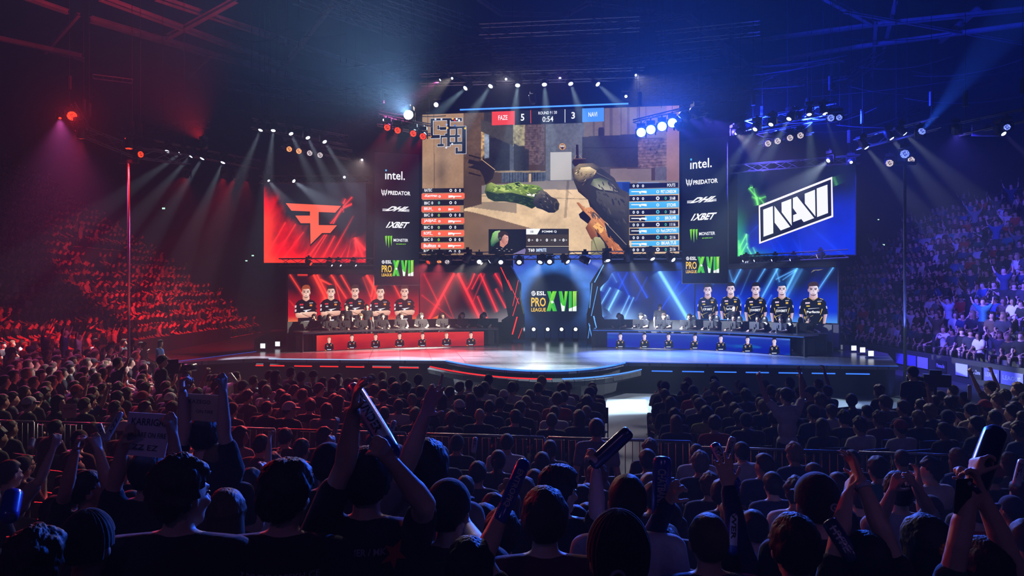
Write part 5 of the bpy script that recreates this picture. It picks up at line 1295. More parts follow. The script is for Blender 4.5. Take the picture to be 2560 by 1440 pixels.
for i, (x, y, k) in enumerate([(1857, 653, 'small'), (1885, 652, 'small'), (1929, 651, 'small'), (1975, 650, 'small'), (2042, 641, 'pale')]):
    lamp(x, y, 26.6 - i * .12, (x - 110, y + 40, 26.6), k, 'lamp under the blue team screen, %s from the left' % OR[i], 'lamps under the blue team screen', .05 if i < 4 else .11, .8, beam=(COOL, 2600, 22) if 0 < i < 4 else None)
# four floor lamps at the back of the stage
for i, x in enumerate((1334, 1369, 1403.5, 1438.5)):
    p = at(x, 823, 32.6 - i * .08)
    root = tag(empty('floor_lamp', (p.x, p.y, SZ)), 'small floor lamp at the foot of the centre logo wall, %s along' % OR[i], 'stage light', 'floor lamps under the centre logo')
    h = p.z - SZ
    MB().box((-.12, -.08, 0), (.12, .12, .1)).build('lamp_base', M['black'], root); MB().box((-.15, -.03, .1), (-.12, .03, h)).box((.12, -.03, .1), (.15, .03, h)).build('lamp_yoke', M['black'], root)
    mm = Matrix.Translation((0, 0, h)) @ Matrix.Rotation(math.pi / 2, 4, 'X')
    hd = MB().lathe([(.06, -.15), (.12, -.1), (.12, .1)], 16, mat=mm).build('lamp_head', M['black'], root, True)
    MB().lathe([(.075, .101), (.04, .108)], 14, mat=mm).build('lamp_lens', LENS['white'], hd, True)
# light strip above the giant screen
p, q = at(1150, 274.5, 27.9), at(1571, 259, 26.9)
tag(keep(MB().tube(p, q, .028, n=6).build('light_tube', EBD and EB), empty('tube_light', (p + q) / 2)).parent, 'thin blue light tube along the top of the giant screen', 'stage light')

# added wash lamps, no seen source, brighten audience, stands, roof and side wall
def wash(px, py, Y, target, col, watts, ang, label, kind='small'):
    lamp(px, py, Y, target, kind, label, 'added wash lamps', .05, .9, beam=(col, watts * .55, ang))
wash(905, 400, 28.2, SL(-6.5, 13.5, 1), (1, .72, .62), 4600, 44, 'added audience wash lamp left of the left banner')
wash(1130, 196, 26.4, SL(-11, 9.5, 1), (1, .82, .6), 9000, 30, 'added audience wash lamp at the left end of the truss above the giant screen')
wash(1590, 188, 26.0, SL(3.8, 13.5, 1), (.95, .88, .9), 4600, 46, 'added audience wash lamp at the right end of the truss above the giant screen')
wash(1840, 334, 24.8, SL(9.5, 12, 1), (1, .88, .85), 10000, 38, 'added audience wash lamp at the left end of the truss over the blue team screen')
wash(1265, 198, 26.4, SL(-2, 9.5, 1), (.95, .85, .8), 5200, 46, 'added audience wash lamp above the middle of the giant screen')
wash(960, 300, 25.6, SL(-3.4, 15.5, 1.2), REDL, 2600, 20, 'added red wash lamp over the front rows')
wash(1100, 200, 26.4, SL(-16.5, 19.5, 1), (1, .12, .55), 16000, 30, 'added violet wash lamp over the corner by the red stand')
wash(1400, 196, 26.4, SL(-.5, 3.5, 2), (.55, .25, .75), 2400, 34, 'added dim violet wash lamp toward the nearest rows')
wash(1860, 320, 24.6, at(2300, 40, 26), (.01, .03, 1), 34000, 100, 'added blue wash lamp toward the roof of the blue side', 'bluedot')  # this and the other roof washes are added so the dark girders show
wash(505, 352, 24.0, at(300, -60, 26), REDL, 20000, 90, 'added red wash lamp toward the roof of the red side', 'red')

wash(1330, 236, 24.0, at(1250, -260, 24), (.25, .4, 1), 9000, 100, 'added pale blue wash lamp toward the roof above the giant screen')
wash(2000, 290, 24.2, at(2900, 420, 27), (.01, .03, 1), 27000, 100, 'added blue wash lamp toward the wall of the blue side', 'bluedot')
wash(1780, 300, 24.6, at(2380, 600, 30), (.10, .08, 1), 17000, 46, 'added violet wash lamp over the upper rows of the blue stand', 'bluedot')
wash(1700, 320, 23.4, at(2230, 740, 38), (.10, .08, 1), 17000, 34, 'added violet wash lamp over the far end of the blue stand', 'bluedot')
wash(2390, 330, 20.0, at(2420, 700, 27), (.12, .09, 1), 10000, 70, 'added violet wash lamp high over the middle of the blue stand', 'bluedot')
wash(150, 296, 24.4, at(190, 965, 18.5), (1, .12, .55), 15000, 52, 'added magenta wash lamp on the angled truss over the red stand', 'red')
def rear_fill(x, y, z, tgt, col, watts, ang, label):  # added fill light behind the eye, without a fixture, for the nearest rows
    L_ = bpy.data.lights.new('rear_fill', 'SPOT'); L_.color = col; L_.energy = watts; L_.spot_size = math.radians(ang); L_.spot_blend = 1; L_.shadow_soft_size = .4
    o = link(bpy.data.objects.new('rear_fill', L_)); o.location = (x, y, z); o.rotation_euler = (V_(tgt) - V_((x, y, z))).to_track_quat('-Z', 'Y').to_euler()
V_ = Vector
rear_fill(-5, -9, 13, (-4, 6, 1), (.42, .18, .75), 300, 70, '')
rear_fill(7, -9, 13, (6, 6, 1), (.32, .2, .85), 240, 70, '')
# ------------------------------------------------------------------ the two slim poles in front of the stands
def pole(px, Y, top, label, col):
    b = at(px, 720, Y); root = tag(empty('lighting_pole', (b.x, b.y, 0)), label, 'pole')
    h = at(px, top, Y).z
    MB().tube((0, 0, 0), (0, 0, h), .042, n=12).build('pole_tube', M['truss'], root, True); MB().lathe([(.3, 0), (.3, .03), (.08, .06)], 16).build('base_plate', M['black'], root)
    MB().box((-.3, -.06, h - .1), (.3, .06, h)).tube((-.25, 0, h), (-.25, 0, h + .25), .02).tube((.25, 0, h), (.25, 0, h + .25), .02).build('cross_bar', M['black'], root)
pole(322, 22.5, 400, 'tall slim red lit pole in front of the red stand', 'red'); pole(2262, 21.6, 404, 'tall slim pole in front of the blue stand with a blue lamp on top', 'blue')
lamp(2262, 385, 21.4, (2262, 480, 16), 'bluedot', 'blue lamp on top of the pole in front of the blue stand', None, .12, beam=(BLUL, 1500, 60)); lamp(2278, 400, 21.6, (2290, 480, 17), 'pale', 'pale lamp below the blue lamp on the pole', None, .09)
EO = bpy.data.lights.new('pole_fill', 'SPOT'); EO.color = (1, .05, .03); EO.energy = 9000; EO.spot_size = math.radians(30); EO.shadow_soft_size = .05  # added lights without a fixture that brighten the two poles from below
o = link(bpy.data.objects.new('pole_fill', EO)); pp = at(322, 720, 22.5); o.location = (pp.x + .9, pp.y - .9, .15); o.rotation_euler = (Vector((pp.x, pp.y, 4.6)) - Vector(o.location)).to_track_quat('-Z', 'Y').to_euler()
EOb = EO.copy(); EOb.color = (.1, .15, 1); o = link(bpy.data.objects.new('pole_fill', EOb)); pp = at(2262, 720, 21.6); o.location = (pp.x - .9, pp.y - .9, .15); o.rotation_euler = (Vector((pp.x, pp.y, 4.2)) - Vector(o.location)).to_track_quat('-Z', 'Y').to_euler()
EOb.energy = 2500
lamp(322, 372, 22.4, at(322, 800, 22.3), 'red', 'added red lamp on top of the pole in front of the red stand', None, .10, beam=(REDL, 450, 30))  # added to redden the upper part of the pole
lamp(352, 386, 26.0, (520, 380, 24), 'red', 'orange glowing lamp at the bend of the angled truss over the red stand', None, .11)
# ------------------------------------------------------------------ people
M['skin'] = mat('skin', (.5, .3, .22), .55, objcol=True, var=.08, scale=30)
M['cloth'] = mat('cloth', (.02, .02, .02), .9, spec=.25, objcol=True, var=.25, scale=14, bump=.5, sheen=.1)
M['hair'] = mat('hair', (.03, .02, .015), .62, spec=.3, objcol=True, var=.35, scale=40, bump=.5)
_n = M['hair'].node_tree; _m = _n.nodes.new('ShaderNodeMapping'); _m.inputs['Scale'].default_value = (3.2, 3.2, .55)
_z = next(n for n in _n.nodes if n.type == 'TEX_NOISE'); _l = _z.inputs['Vector'].links[0].from_socket; _n.links.new(_l, _m.inputs[0]); _n.links.new(_m.outputs[0], _z.inputs['Vector'])
next(n for n in _n.nodes if n.type == 'BUMP').inputs['Distance'].default_value = .004
V = Vector
def capsule(p, q, r1, r2=None, n=10):
    r2 = r1 if r2 is None else r2
    mb = MB(); d = (q - p)
    if d.length < 1e-5: d = V((0, 0, 1e-3))
    L_ = d.length; m = Matrix.Translation(p) @ d.to_track_quat('Z', 'Y').to_matrix().to_4x4()
    prof = [(r1 * math.sin(a), -r1 * math.cos(a)) for a in (.25, .7, 1.15)] + [(r1, 0), (r2, L_)] + [(r2 * math.sin(a), L_ - r2 * math.cos(a)) for a in (2.0, 2.45, 2.9)]
    mb.lathe(prof, n, mat=m); return mb
def ellipsoid(c, r, n=14, rot=None):
    mb = MB(); m = Matrix.Translation(c)
    if rot is not None: m = m @ rot
    m = m @ Matrix.Diagonal((r[0], r[1], r[2], 1))
    mb.lathe([(math.sin(a), -math.cos(a)) for a in [.12 + (math.pi - .24) * i / 9 for i in range(10)]], n, mat=m); return mb
def fuse(name, prims, voxel, smooth=3, ratio=1.0, m=None):
    """one continuous surface around all the given solids"""
    mb = MB()
    for p in prims: mb.add(p.v, p.f)
    o = bpy.data.objects.new('tmp', mb.mesh('tmp', [])); link(o)
    r = o.modifiers.new('r', 'REMESH'); r.mode = 'VOXEL'; r.voxel_size = voxel; r.use_smooth_shade = True
    if smooth: s = o.modifiers.new('s', 'SMOOTH'); s.factor = .5; s.iterations = smooth
    if ratio < 1: d = o.modifiers.new('d', 'DECIMATE'); d.ratio = ratio
    me = bpy.data.meshes.new_from_object(o.evaluated_get(bpy.context.evaluated_depsgraph_get()))
    me.name = name
    old = o.data; bpy.data.objects.remove(o); bpy.data.meshes.remove(old)
    me.materials.clear()
    if m: me.materials.append(m)
    me.polygons.foreach_set('use_smooth', [True] * len(me.polygons)); me.update()
    return me
def hand(w, f, n, curl=.3, spread=.12, sc=1.0):
    """wrist w, direction f of the hand, n the way the palm looks; five fingers"""
    f = f.normalized(); s_ = f.cross(n).normalized(); n = s_.cross(f).normalized()
    out = []
    for k in (-1.1, -.35, .4, 1.1): out.append(capsule(w + s_ * (.012 * k * sc), w + f * (.085 * sc) + s_ * (.026 * k * sc), .017 * sc, .0135 * sc, 8))
    for i, (ln, off) in enumerate(((.070, -1.15), (.080, -.4), (.075, .4), (.058, 1.15))):
        b = w + f * ((.088 - .006 * abs(i - 1.3)) * sc) + s_ * (.0285 * off * sc); d = (f + s_ * (spread * off)).normalized(); a = 0
        for j, fr in enumerate((.45, .32, .23)):
            a += curl * (.6 + .35 * ((i * 7 + j) % 3)); dd = (d * math.cos(a) + n * math.sin(a)).normalized()
            e = b + dd * (ln * fr * sc); out.append(capsule(b, e, (.0098 - .001 * j) * sc, (.0092 - .001 * j) * sc, 7)); b = e
    b = w + f * (.028 * sc) - s_ * (.026 * sc); d = (f * .65 - s_ * .75 + n * (.15 + curl * .5)).normalized()
    e = b + d * (.042 * sc); out.append(capsule(b, e, .0125 * sc, .0105 * sc, 7)); d2 = (d + f * .5 + n * curl * .6).normalized(); out.append(capsule(e, e + d2 * (.032 * sc), .0105 * sc, .009 * sc, 7))
    return out
def headprims(H, yaw, pitch=0.0):
    rot = (Matrix.Rotation(yaw, 4, 'Z') @ Matrix.Rotation(pitch, 4, 'X'))
    T = lambda x, y, z: H + rot @ V((x, y, z))
    o = [ellipsoid(T(0, -.008, .02), (.076, .096, .096), rot=rot), ellipsoid(T(0, .022, -.022), (.063, .074, .098), rot=rot), ellipsoid(T(0, .045, -.088), (.044, .045, .036), rot=rot),
         capsule(T(0, .094, .008), T(0, .112, -.034), .008, .014), capsule(T(-.032, .086, .022), T(.032, .086, .022), .011), ellipsoid(T(0, .094, -.064), (.024, .011, .010), rot=rot), ellipsoid(T(-.04, .075, -.03), (.02, .018, .018), rot=rot), ellipsoid(T(.04, .075, -.03), (.02, .018, .018), rot=rot)]
    for s in (-1, 1): o.append(ellipsoid(T(s * .079, -.004, -.008), (.012, .022, .033), rot=rot))
    return o, rot
class Pose:
    def __init__(s, sit=False, lean=0.0, arms=None, hyaw=0.0, hpitch=0.0, wide=1.0, long_sleeve=False, fem=False, handcurl=(.5, .5), palm=(None, None), legs=None, hdrop=0.0):
        s.sit = sit; hz = .50 if sit else .96
        s.hip = V((0, 0, hz)); ch = .40
        s.chest = s.hip + V((0, ch * math.sin(lean), ch * math.cos(lean)))
        s.neck = s.hip + V((0, .56 * math.sin(lean), .55 * math.cos(lean)))
        s.H = s.neck + V((0, .03 + .05 * math.sin(lean), .135 - hdrop))
        w = .185 * wide
        s.sh = [s.chest + V((-w, 0, .085)), s.chest + V((w, 0, .085))]
        s.wide = wide; s.hyaw = hyaw; s.hp = hpitch; s.ls = long_sleeve; s.fem = fem; s.curl = handcurl; s.palm = palm
        d = []
        for k, sg in enumerate((-1, 1)):
            if arms and arms[k] is not None: d.append(arms[k])
            elif sit: d.append((s.sh[k] + V((sg * .05, .08, -.27)), s.hip + V((sg * .10, .36, .12))))
            else: d.append((s.sh[k] + V((sg * .06, -.02, -.29)), s.sh[k] + V((sg * .07, .06, -.54))))
        s.arms = d
        if legs: s.legs = legs
        elif sit: s.legs = [(V((sg * .15, .42, .50)), V((sg * .15, .40, .08))) for sg in (-1, 1)]
        else: s.legs = [(V((sg * .10, .02, .50)), V((sg * .11, -.01, .08))) for sg in (-1, 1)]
def body_prims(P, hands=True, neck=True):
    w = P.wide; o = [ellipsoid(P.hip, (.155 * w, .115, .11)), ellipsoid(P.hip.lerp(P.chest, .5), (.135 * w, .10, .17)), ellipsoid(P.chest, (.165 * w, .112, .17)),
                     capsule(P.sh[0], P.neck + V((-.03, 0, -.02)), .056, .05), capsule(P.sh[1], P.neck + V((.03, 0, -.02)), .056, .05), capsule(P.sh[0] - V((-.03, 0, .05)), P.sh[1] - V((.03, 0, .05)), .07), capsule(P.neck - V((0, 0, .03)), P.H + V((0, -.01, -.05)), .058 * (.9 if P.fem else 1), .052)]
    hp, rot = headprims(P.H, P.hyaw, P.hp); o += hp
    for k, sg in enumerate((-1, 1)):
        e, wr = P.arms[k]; o += [capsule(P.sh[k], e, .052, .041), capsule(e, e.lerp(wr, .35), .042, .044), capsule(e.lerp(wr, .3), wr, .043, .027)]
        f = (wr - e).normalized(); pn = P.palm[k] or V((-sg, .3, 0))
        o += hand(wr, f, pn, P.curl[k]) if hands else [capsule(wr, wr + f * .09, .035, .03), capsule(wr + f * .09, wr + f * .15, .028, .018)]
        kn, an = P.legs[k]; hj = P.hip + V((sg * .085, 0, -.02)); o += [capsule(hj, kn, .082, .058), capsule(kn, kn.lerp(an, .4), .055, .055), capsule(kn.lerp(an, .35), an, .054, .037), capsule(an + V((0, -.02, -.04)), an + V((0, .17, -.05)), .037, .03)]
    return o
def shirt_prims(P, g=.014):
    w = P.wide; o = [ellipsoid(P.hip + V((0, 0, .02)), (.158 * w + g, .12 + g, .10)), ellipsoid(P.hip.lerp(P.chest, .5), (.142 * w + g, .108 + g, .18)), ellipsoid(P.chest, (.17 * w + g, .12 + g, .175)),
                     capsule(P.sh[0], P.neck + V((-.035, -.004, -.035)), .058 + g, .045 + g), capsule(P.sh[1], P.neck + V((.035, -.004, -.035)), .058 + g, .045 + g), capsule(P.sh[0] - V((-.03, 0, .05)), P.sh[1] - V((.03, 0, .05)), .072 + g)]
    for k in range(2):
        e, wr = P.arms[k]
        if P.ls: o += [capsule(P.sh[k], e, .056 + g, .044 + g), capsule(e, e.lerp(wr, .92), .045 + g, .030 + g)]
        else: o.append(capsule(P.sh[k], P.sh[k].lerp(e, .62), .056 + g, .050 + g))
    return o
def pants_prims(P, g=.012):
    o = [ellipsoid(P.hip + V((0, 0, -.03)), (.158 * P.wide + g, .12 + g, .10))]
    for k, sg in enumerate((-1, 1)):
        kn, an = P.legs[k]; hj = P.hip + V((sg * .085, 0, -.03)); o += [capsule(hj, kn, .085 + g, .060 + g), capsule(kn, an, .058 + g, .045 + g)]
    return o
def shoes_prims(P): return [capsule(P.legs[k][1] + V((0, -.03, -.035)), P.legs[k][1] + V((0, .18, -.045)), .046, .038) for k in range(2)]

def hair_mesh(style, nu=40, nv=28, seed=0):
    mb = MB(); vs = []
    cap_ = style in ('cap', 'beanie')
    for j in range(nv + 1):
        ph = math.pi * j / nv
        for i in range(nu):
            th = 2 * math.pi * i / nu
            d = V((math.sin(ph) * math.cos(th), math.sin(ph) * math.sin(th), math.cos(ph)))
            base = V((d.x * .079, d.y * .099, d.z * .100)); c = V((0, -.008, .02))
            nz = mnoise.noise(d * 2.6 + V((seed, 0, 0))) * .6 + mnoise.noise(V((d.x * 11, d.y * 11, d.z * 3)) + V((seed, 7, 0))) * .22 + (mnoise.noise(V((d.x * 30, d.y * 30, d.z * 5))) * .12 if nu > 60 else 0)
            front = d.y
            if style in ('short', 'crop', 'tousled', 'long', 'tail', 'side'):
                edge = .42 if style != 'tousled' else .30       # hairline over the forehead
                if style in ('long', 'tail'): line = edge if front > .45 else (-.2 if front > .1 else -.95)
                else: line = edge if front > .42 else (.02 if front > .12 else (-.25 if front > -.15 else (-.86 if front < -.4 else -.62)))
                t = {'short': .016, 'crop': .008, 'tousled': .022, 'long': .018, 'tail': .014, 'side': .022}[style]
                t = t * (1 + .6 * max(0, d.z)) + {'tousled': .013, 'short': .006, 'crop': .002, 'long': .006, 'tail': .003, 'side': .009}[style] * nz * 2
                if style == 'side': t += .012 * max(0, d.x) * max(0, d.z)
                k = max(0.0, min(1.0, (d.z - line) / .14)); t = t * k - .022 * (1 - k)
                p = c + base + d * t
                if style == 'long' and d.z < .1 and front < .25:
                    dn = min(1, (.1 - d.z) / .9); hr = math.hypot(d.x, d.y) or 1e-3
                    p = V((d.x / hr * (.088 + .018 * dn) * (1 if dn < .97 else .2), d.y / hr * (.098 + .01 * dn) * (1 if dn < .97 else .2) - .008, .02 - dn * .30 + nz * .01))
            elif style == 'beanie':
                line = .28 if front > .3 else (-.12 if front > -.3 else -.45); k = max(0, min(1, (d.z - line) / .06)); p = c + base + d * ((.018 + .016 * max(0, d.z) + .002 * math.sin(th * 30)) * k - .02 * (1 - k))
                p.z += .012 * max(0, d.z)
            else:      # cap
                line = .22 if front > .2 else -.10; k = max(0, min(1, (d.z - line) / .05)); p = c + base + d * ((.017 + .010 * max(0, d.z)) * k - .02 * (1 - k))
            vs.append(p)
    fs = [(j * nu + i, j * nu + (i + 1) % nu, (j + 1) * nu + (i + 1) % nu, (j + 1) * nu + i) for j in range(nv) for i in range(nu)]
    mb.add(vs, [f[::-1] for f in fs])
    if style == 'cap':
        pts = [(-.072, .06)] + [(.082 * math.sin(a), .075 + .095 * math.cos(a)) for a in [-1.2 + 2.4 * i / 10 for i in range(11)]] + [(.072, .06)]
        mb.prism(pts, .006, Matrix.Translation((0, 0, .052)) @ Matrix.Rotation(-.16, 4, 'X')); mb.lathe([(.008, .13), (.008, .138)], 8)
    if style == 'tail':
        t_ = capsule(V((0, -.115, .03)), V((0, -.15, -.10)), .032, .022); mb.add(t_.v, t_.f); t_ = capsule(V((0, -.15, -.10)), V((0, -.145, -.2)), .022, .008); mb.add(t_.v, t_.f)
    return mb.mesh('hair_' + style, M['cloth'] if cap_ else M['hair'], True)
HAIRS = {k: hair_mesh(k, seed=i) for i, k in enumerate(('short', 'crop', 'tousled', 'long', 'tail', 'side', 'cap', 'beanie'))}
HAIRS_F = {k: hair_mesh(k, 110, 72, seed=i + 3) for i, k in enumerate(('short', 'crop', 'tousled', 'long', 'side', 'cap', 'beanie'))}
EYES = MB()
for s in (-1, 1):
    e_ = ellipsoid(V((s * .030, .087, .002)), (.013, .010, .006), 10); EYES.add(e_.v, e_.f)
EYES = EYES.mesh('eyes', mat('eye_dark', (.03, .025, .03), .2), True)

HAIRCOL = {'black': (.008, .007, .008), 'dark brown': (.022, .013, .008), 'brown': (.06, .032, .018), 'light brown': (.13, .075, .04), 'blond': (.30, .20, .10), 'grey': (.22, .21, .21), 'red': (.14, .035, .015)}
HAIRCOL = {k: tuple(x * .5 for x in c) for k, c in HAIRCOL.items()}
SHIRT = {'black': (.010, .010, .013), 'charcoal': (.03, .03, .035), 'grey': (.14, .14, .15), 'white': (.48, .47, .48), 'navy': (.012, .02, .07), 'blue': (.03, .07, .22), 'red': (.30, .015, .015), 'dark green': (.012, .06, .03), 'teal': (.03, .16, .16), 'maroon': (.08, .01, .02), 'brown': (.09, .055, .035), 'yellow green': (.32, .36, .03), 'plum': (.09, .03, .10), 'beige': (.30, .25, .19)}
SKINS = [(.46, .27, .19), (.40, .22, .15), (.52, .33, .25), (.30, .16, .10), (.14, .07, .045)]
def rc(c): return (*c, 1.0)

class Figure:
    """meshes of one pose, shared by all who take it"""
    def __init__(s, P, voxel=.022, hands=False, ratio=.6, sm_=2):
        s.P = P
        s.body = fuse('body', body_prims(P, hands), voxel, sm_, ratio, M['skin']); s.shirt = fuse('shirt', shirt_prims(P), max(voxel, .014), 3, ratio, M['cloth']); s.pants = fuse('trousers', pants_prims(P), max(voxel, .02), 2, ratio, M['cloth'])
        s.shoes = fuse('shoes', shoes_prims(P), .02, 2, .6, M['cloth'])
def person(F_, loc, rz, hair, haircol, shirt, skin, label, group=None, name='spectator', scale=1.0, fine=False, pants=(.012, .012, .018), cat='person', eyes=False, emblem=None):
    b = link(bpy.data.objects.new(name, F_.body)); b.location = loc; b.rotation_euler = (0, 0, rz); b.scale = (scale,) * 3; b.color = rc(skin); tag(b, label, cat, group)
    for nm, me, c in (('shirt', F_.shirt, shirt), ('trousers', F_.pants, pants), ('shoes', F_.shoes, (.02, .02, .022))):
        o = link(bpy.data.objects.new(nm, me)); o.parent = b; o.color = rc(c)
    if hair:
        P = F_.P; nm = {'cap': 'cap', 'beanie': 'beanie'}.get(hair, 'hair')
        o = link(bpy.data.objects.new(nm, (HAIRS_F if fine and hair in HAIRS_F else HAIRS)[hair])); o.parent = b; o.color = rc(haircol)
        o.matrix_local = Matrix.Translation(P.H) @ Matrix.Rotation(P.hyaw, 4, 'Z') @ Matrix.Rotation(P.hp, 4, 'X')
        if hair == 'cap':
            o = link(bpy.data.objects.new('hair', HAIRS['crop'])); o.parent = b; o.color = rc(HAIRCOL['dark brown'])
            o.matrix_local = Matrix.Translation(P.H) @ Matrix.Rotation(P.hyaw, 4, 'Z') @ Matrix.Rotation(P.hp, 4, 'X')
    if eyes:
        o = link(bpy.data.objects.new('eyes', EYES)); o.parent = b; o.matrix_local = Matrix.Translation(F_.P.H) @ Matrix.Rotation(F_.P.hyaw, 4, 'Z') @ Matrix.Rotation(F_.P.hp, 4, 'X')
    return b

# shared poses ---------------------------------------------------------------
def up_arm(P0, k, dx=.1, dy=.1, h=.32, fore=.27):
    sg = (-1, 1)[k]; s_ = P0.sh[k]; e = s_ + V((sg * .14, .06, .18)); return (e, e + V((sg * dx * .4, dy, fore)))
SIT = Pose(True); STD = Pose(False)
POSES = {
    'sit': Figure(Pose(True, .05)), 'sit_forward': Figure(Pose(True, .28, hdrop=.02)), 'sit_left': Figure(Pose(True, .02, hyaw=.7)), 'sit_right': Figure(Pose(True, .08, hyaw=-.6)),
    'sit_clap': Figure(Pose(True, .1, arms=[(SIT.sh[0] + V((-.05, .14, -.22)), V((-.05, .34, .98))), (SIT.sh[1] + V((.05, .14, -.22)), V((.05, .34, .98)))])),
    'sit_point': Figure(Pose(True, .0, arms=[None, up_arm(SIT, 1)], hyaw=-.2), .011, True, .5), 'sit_cheer': Figure(Pose(True, .0, arms=[up_arm(SIT, 0), up_arm(SIT, 1, .0)]), .011, True, .5),
    'stand': Figure(Pose(False)), 'stand_cheer': Figure(Pose(False, arms=[up_arm(STD, 0), up_arm(STD, 1)]), .011, True, .5), 'stand_one': Figure(Pose(False, .02, arms=[None, up_arm(STD, 1, .3)]), .011, True, .5),
}
POSE_WORD = {'sit': 'seated', 'sit_forward': 'leaning', 'sit_left': 'seated', 'sit_right': 'seated', 'sit_clap': 'clapping', 'sit_point': 'waving', 'sit_cheer': 'cheering', 'stand': 'standing', 'stand_cheer': 'cheering', 'stand_one': 'waving'}

# far crowd: the same figures in fewer faces, one object ------------------------
def low_arrays(P, hair):
    vs, fs, ci = [], [], []
    for k, me in enumerate((fuse('l', body_prims(P, False), .042, 1, .42), fuse('l', shirt_prims(P), .05, 1, .45), fuse('l', pants_prims(P), .06, 1, .4))):
        n = len(vs); co = [tuple(v.co) for v in me.vertices]; vs += co; fs += [tuple(i + n for i in p.vertices) for p in me.polygons]; ci += [k] * len(co); bpy.data.meshes.remove(me)
    hm = hair_mesh(hair, 12, 8); R_ = Matrix.Translation(P.H) @ Matrix.Rotation(P.hyaw, 4, 'Z'); n = len(vs)
    vs += [tuple(R_ @ (v.co * 1.05)) for v in hm.vertices]; fs += [tuple(i + n for i in p.vertices) for p in hm.polygons]; ci += [3] * len(hm.vertices); bpy.data.meshes.remove(hm)
    return np.array(vs), fs, np.array(ci)
LOWS = [low_arrays(POSES[k].P, h) for k, h in (('sit', 'short'), ('sit_forward', 'crop'), ('sit_left', 'tousled'), ('sit_clap', 'short'), ('sit_right', 'long'), ('sit_cheer', 'short'), ('stand_cheer', 'short'), ('stand', 'side'), ('sit', 'cap'), ('sit_point', 'short'))]
crowd_v, crowd_f, crowd_c = [], [], []; crowd_n = 0
def pick_shirt(bright=.2):
    t = R.random()
    if t < 1 - bright: return SHIRT[R.choice(['black', 'black', 'black', 'charcoal', 'charcoal', 'navy'])]
    return SHIRT[R.choice(['white', 'white', 'grey', 'grey', 'red', 'blue', 'teal', 'maroon', 'beige', 'dark green', 'brown'])]
def crowd_add(loc, rz, bright=.2, cheer=.1, scale=None):
    global crowd_n
    k = R.choice((5, 6, 9)) if R.random() < cheer else R.choice((0, 0, 1, 2, 3, 4, 8, 0))
    v, f, ci = LOWS[k]; s = scale or R.uniform(.93, 1.06); c, sn = math.cos(rz), math.sin(rz)
    w = v * s; w = np.stack([w[:, 0] * c - w[:, 1] * sn + loc[0], w[:, 0] * sn + w[:, 1] * c + loc[1], w[:, 2] + loc[2] + (0 if k != 6 else 0)], 1)
    pal = np.array([R.choice(SKINS[:4]), pick_shirt(bright), (.012, .012, .02), SHIRT['charcoal'] if k == 8 else HAIRCOL[R.choice(['black', 'dark brown', 'brown', 'brown', 'light brown', 'blond'])]])
    crowd_v.append(w); crowd_f.extend([tuple(i + crowd_n for i in t) for t in f]); crowd_c.append(pal[ci]); crowd_n += len(w)
TG = V((1.35, 28, 0))
def face_to(x, y, tx=TG.x, ty=TG.y): return -math.atan2(tx - x, ty - y)
# left stand
for i in range(LROWS):
    x = LX - RUN * (i + .35); z = .02 + RISE * i; y0 = max(19, -x / .70 - .5); y = y0 + R.uniform(0, .4)
    while y < 52.4:
        px, py = 1280 + F * x / y, 720 - F * (z + 1.2 - CAMZ) / y
        aisle = abs((y - i * .0) % 9.5 - 4) < .45 or (i in (8, 9) and 42 < y < 48)
        if not aisle and R.random() < .96: crowd_add((x, y, z), -math.pi / 2 + .35 + R.uniform(-.25, .25), .34, .05)
        y += R.uniform(.50, .58)
# right stand
for i in range(RROWS):
    x = RX + RUN * (i + .35); z = RZ0 + RISE * i; y = max(16, x / .70 - .5) + R.uniform(0, .4)
    while y < 45.5 - .0 * i:
        if not abs(y % 10 - 5) < .45 and R.random() < .93: crowd_add((x, y, z), 2.05 + R.uniform(-.3, .3), .5, .16)
        y += R.uniform(.48, .57)

# ------------------------------------------------------------------ floor audience
def riser(v): return max(0.0, .16 * (8.0 - v))
rows = []; v = 4.5
while v < 9.6: rows.append(v); v += .80
nb = len(rows); v = 11.35
while v < 21.5: rows.append(v); v += .76
mb = MB()
st = [2.0, 2.9, 3.7] + rows[:5]
for a, b in zip(st, st[1:]):
    z = riser((a + b) / 2); lo = [SL(-14, a - .35), SL(13, a - .35), SL(13, b - .35), SL(-14, b - .35)]
    mb.add([(p.x, p.y, 0.0) for p in lo] + [(p.x, p.y, z) for p in lo], [(3, 2, 1, 0), (4, 5, 6, 7), (0, 1, 5, 4), (1, 2, 6, 5), (2, 3, 7, 6), (3, 0, 4, 7)])
struct('floor_riser', mb, M['tier'])
def stepz(v):
    for a, b in zip(st, st[1:]):
        if a - .35 <= v < b - .35: return riser((a + b) / 2)
    return riser((2.0 + 2.9) / 2) if v < 2 else 0.0
def in_stage(p): return p.y > 19.9 and -3.2 < p.x < 5.2 and p.y > 20.0
seats = []
for ri, v in enumerate(rows):
    u0, u1 = -.86 * v - 1.2, .66 * v + .8
    front_block = ri >= nb
    side = [x for x in (np.arange(-.62, u0, -.53) if front_block else np.arange(-.30, u0, -.60))] + [x for x in (np.arange(.80, u1, .53) if front_block else np.arange(.30, u1, .60))]
    for u in side:
        p = SL(u, v)
        if p.x < -17.3 or p.x > 14.6 or abs(p.x / p.y) > .72: continue
        if p.y > 19.6 and -4.2 < p.x < 5.6: continue
        hx, hy = 1280 + F * p.x / p.y, 720 + F * 1.93 / p.y
        lim = np.interp(hx, [0, 380, 420, 640, 1000, 1100, 1560, 1640, 1950, 2060, 2110, 2190, 2230, 2560], [885, 900, 935, 930, 928, 950, 950, 944, 948, 950, 990, 990, 960, 962])
        if hy < lim: continue
        if R.random() < .05: continue
        seats.append((p.y, ri, u, v, p))
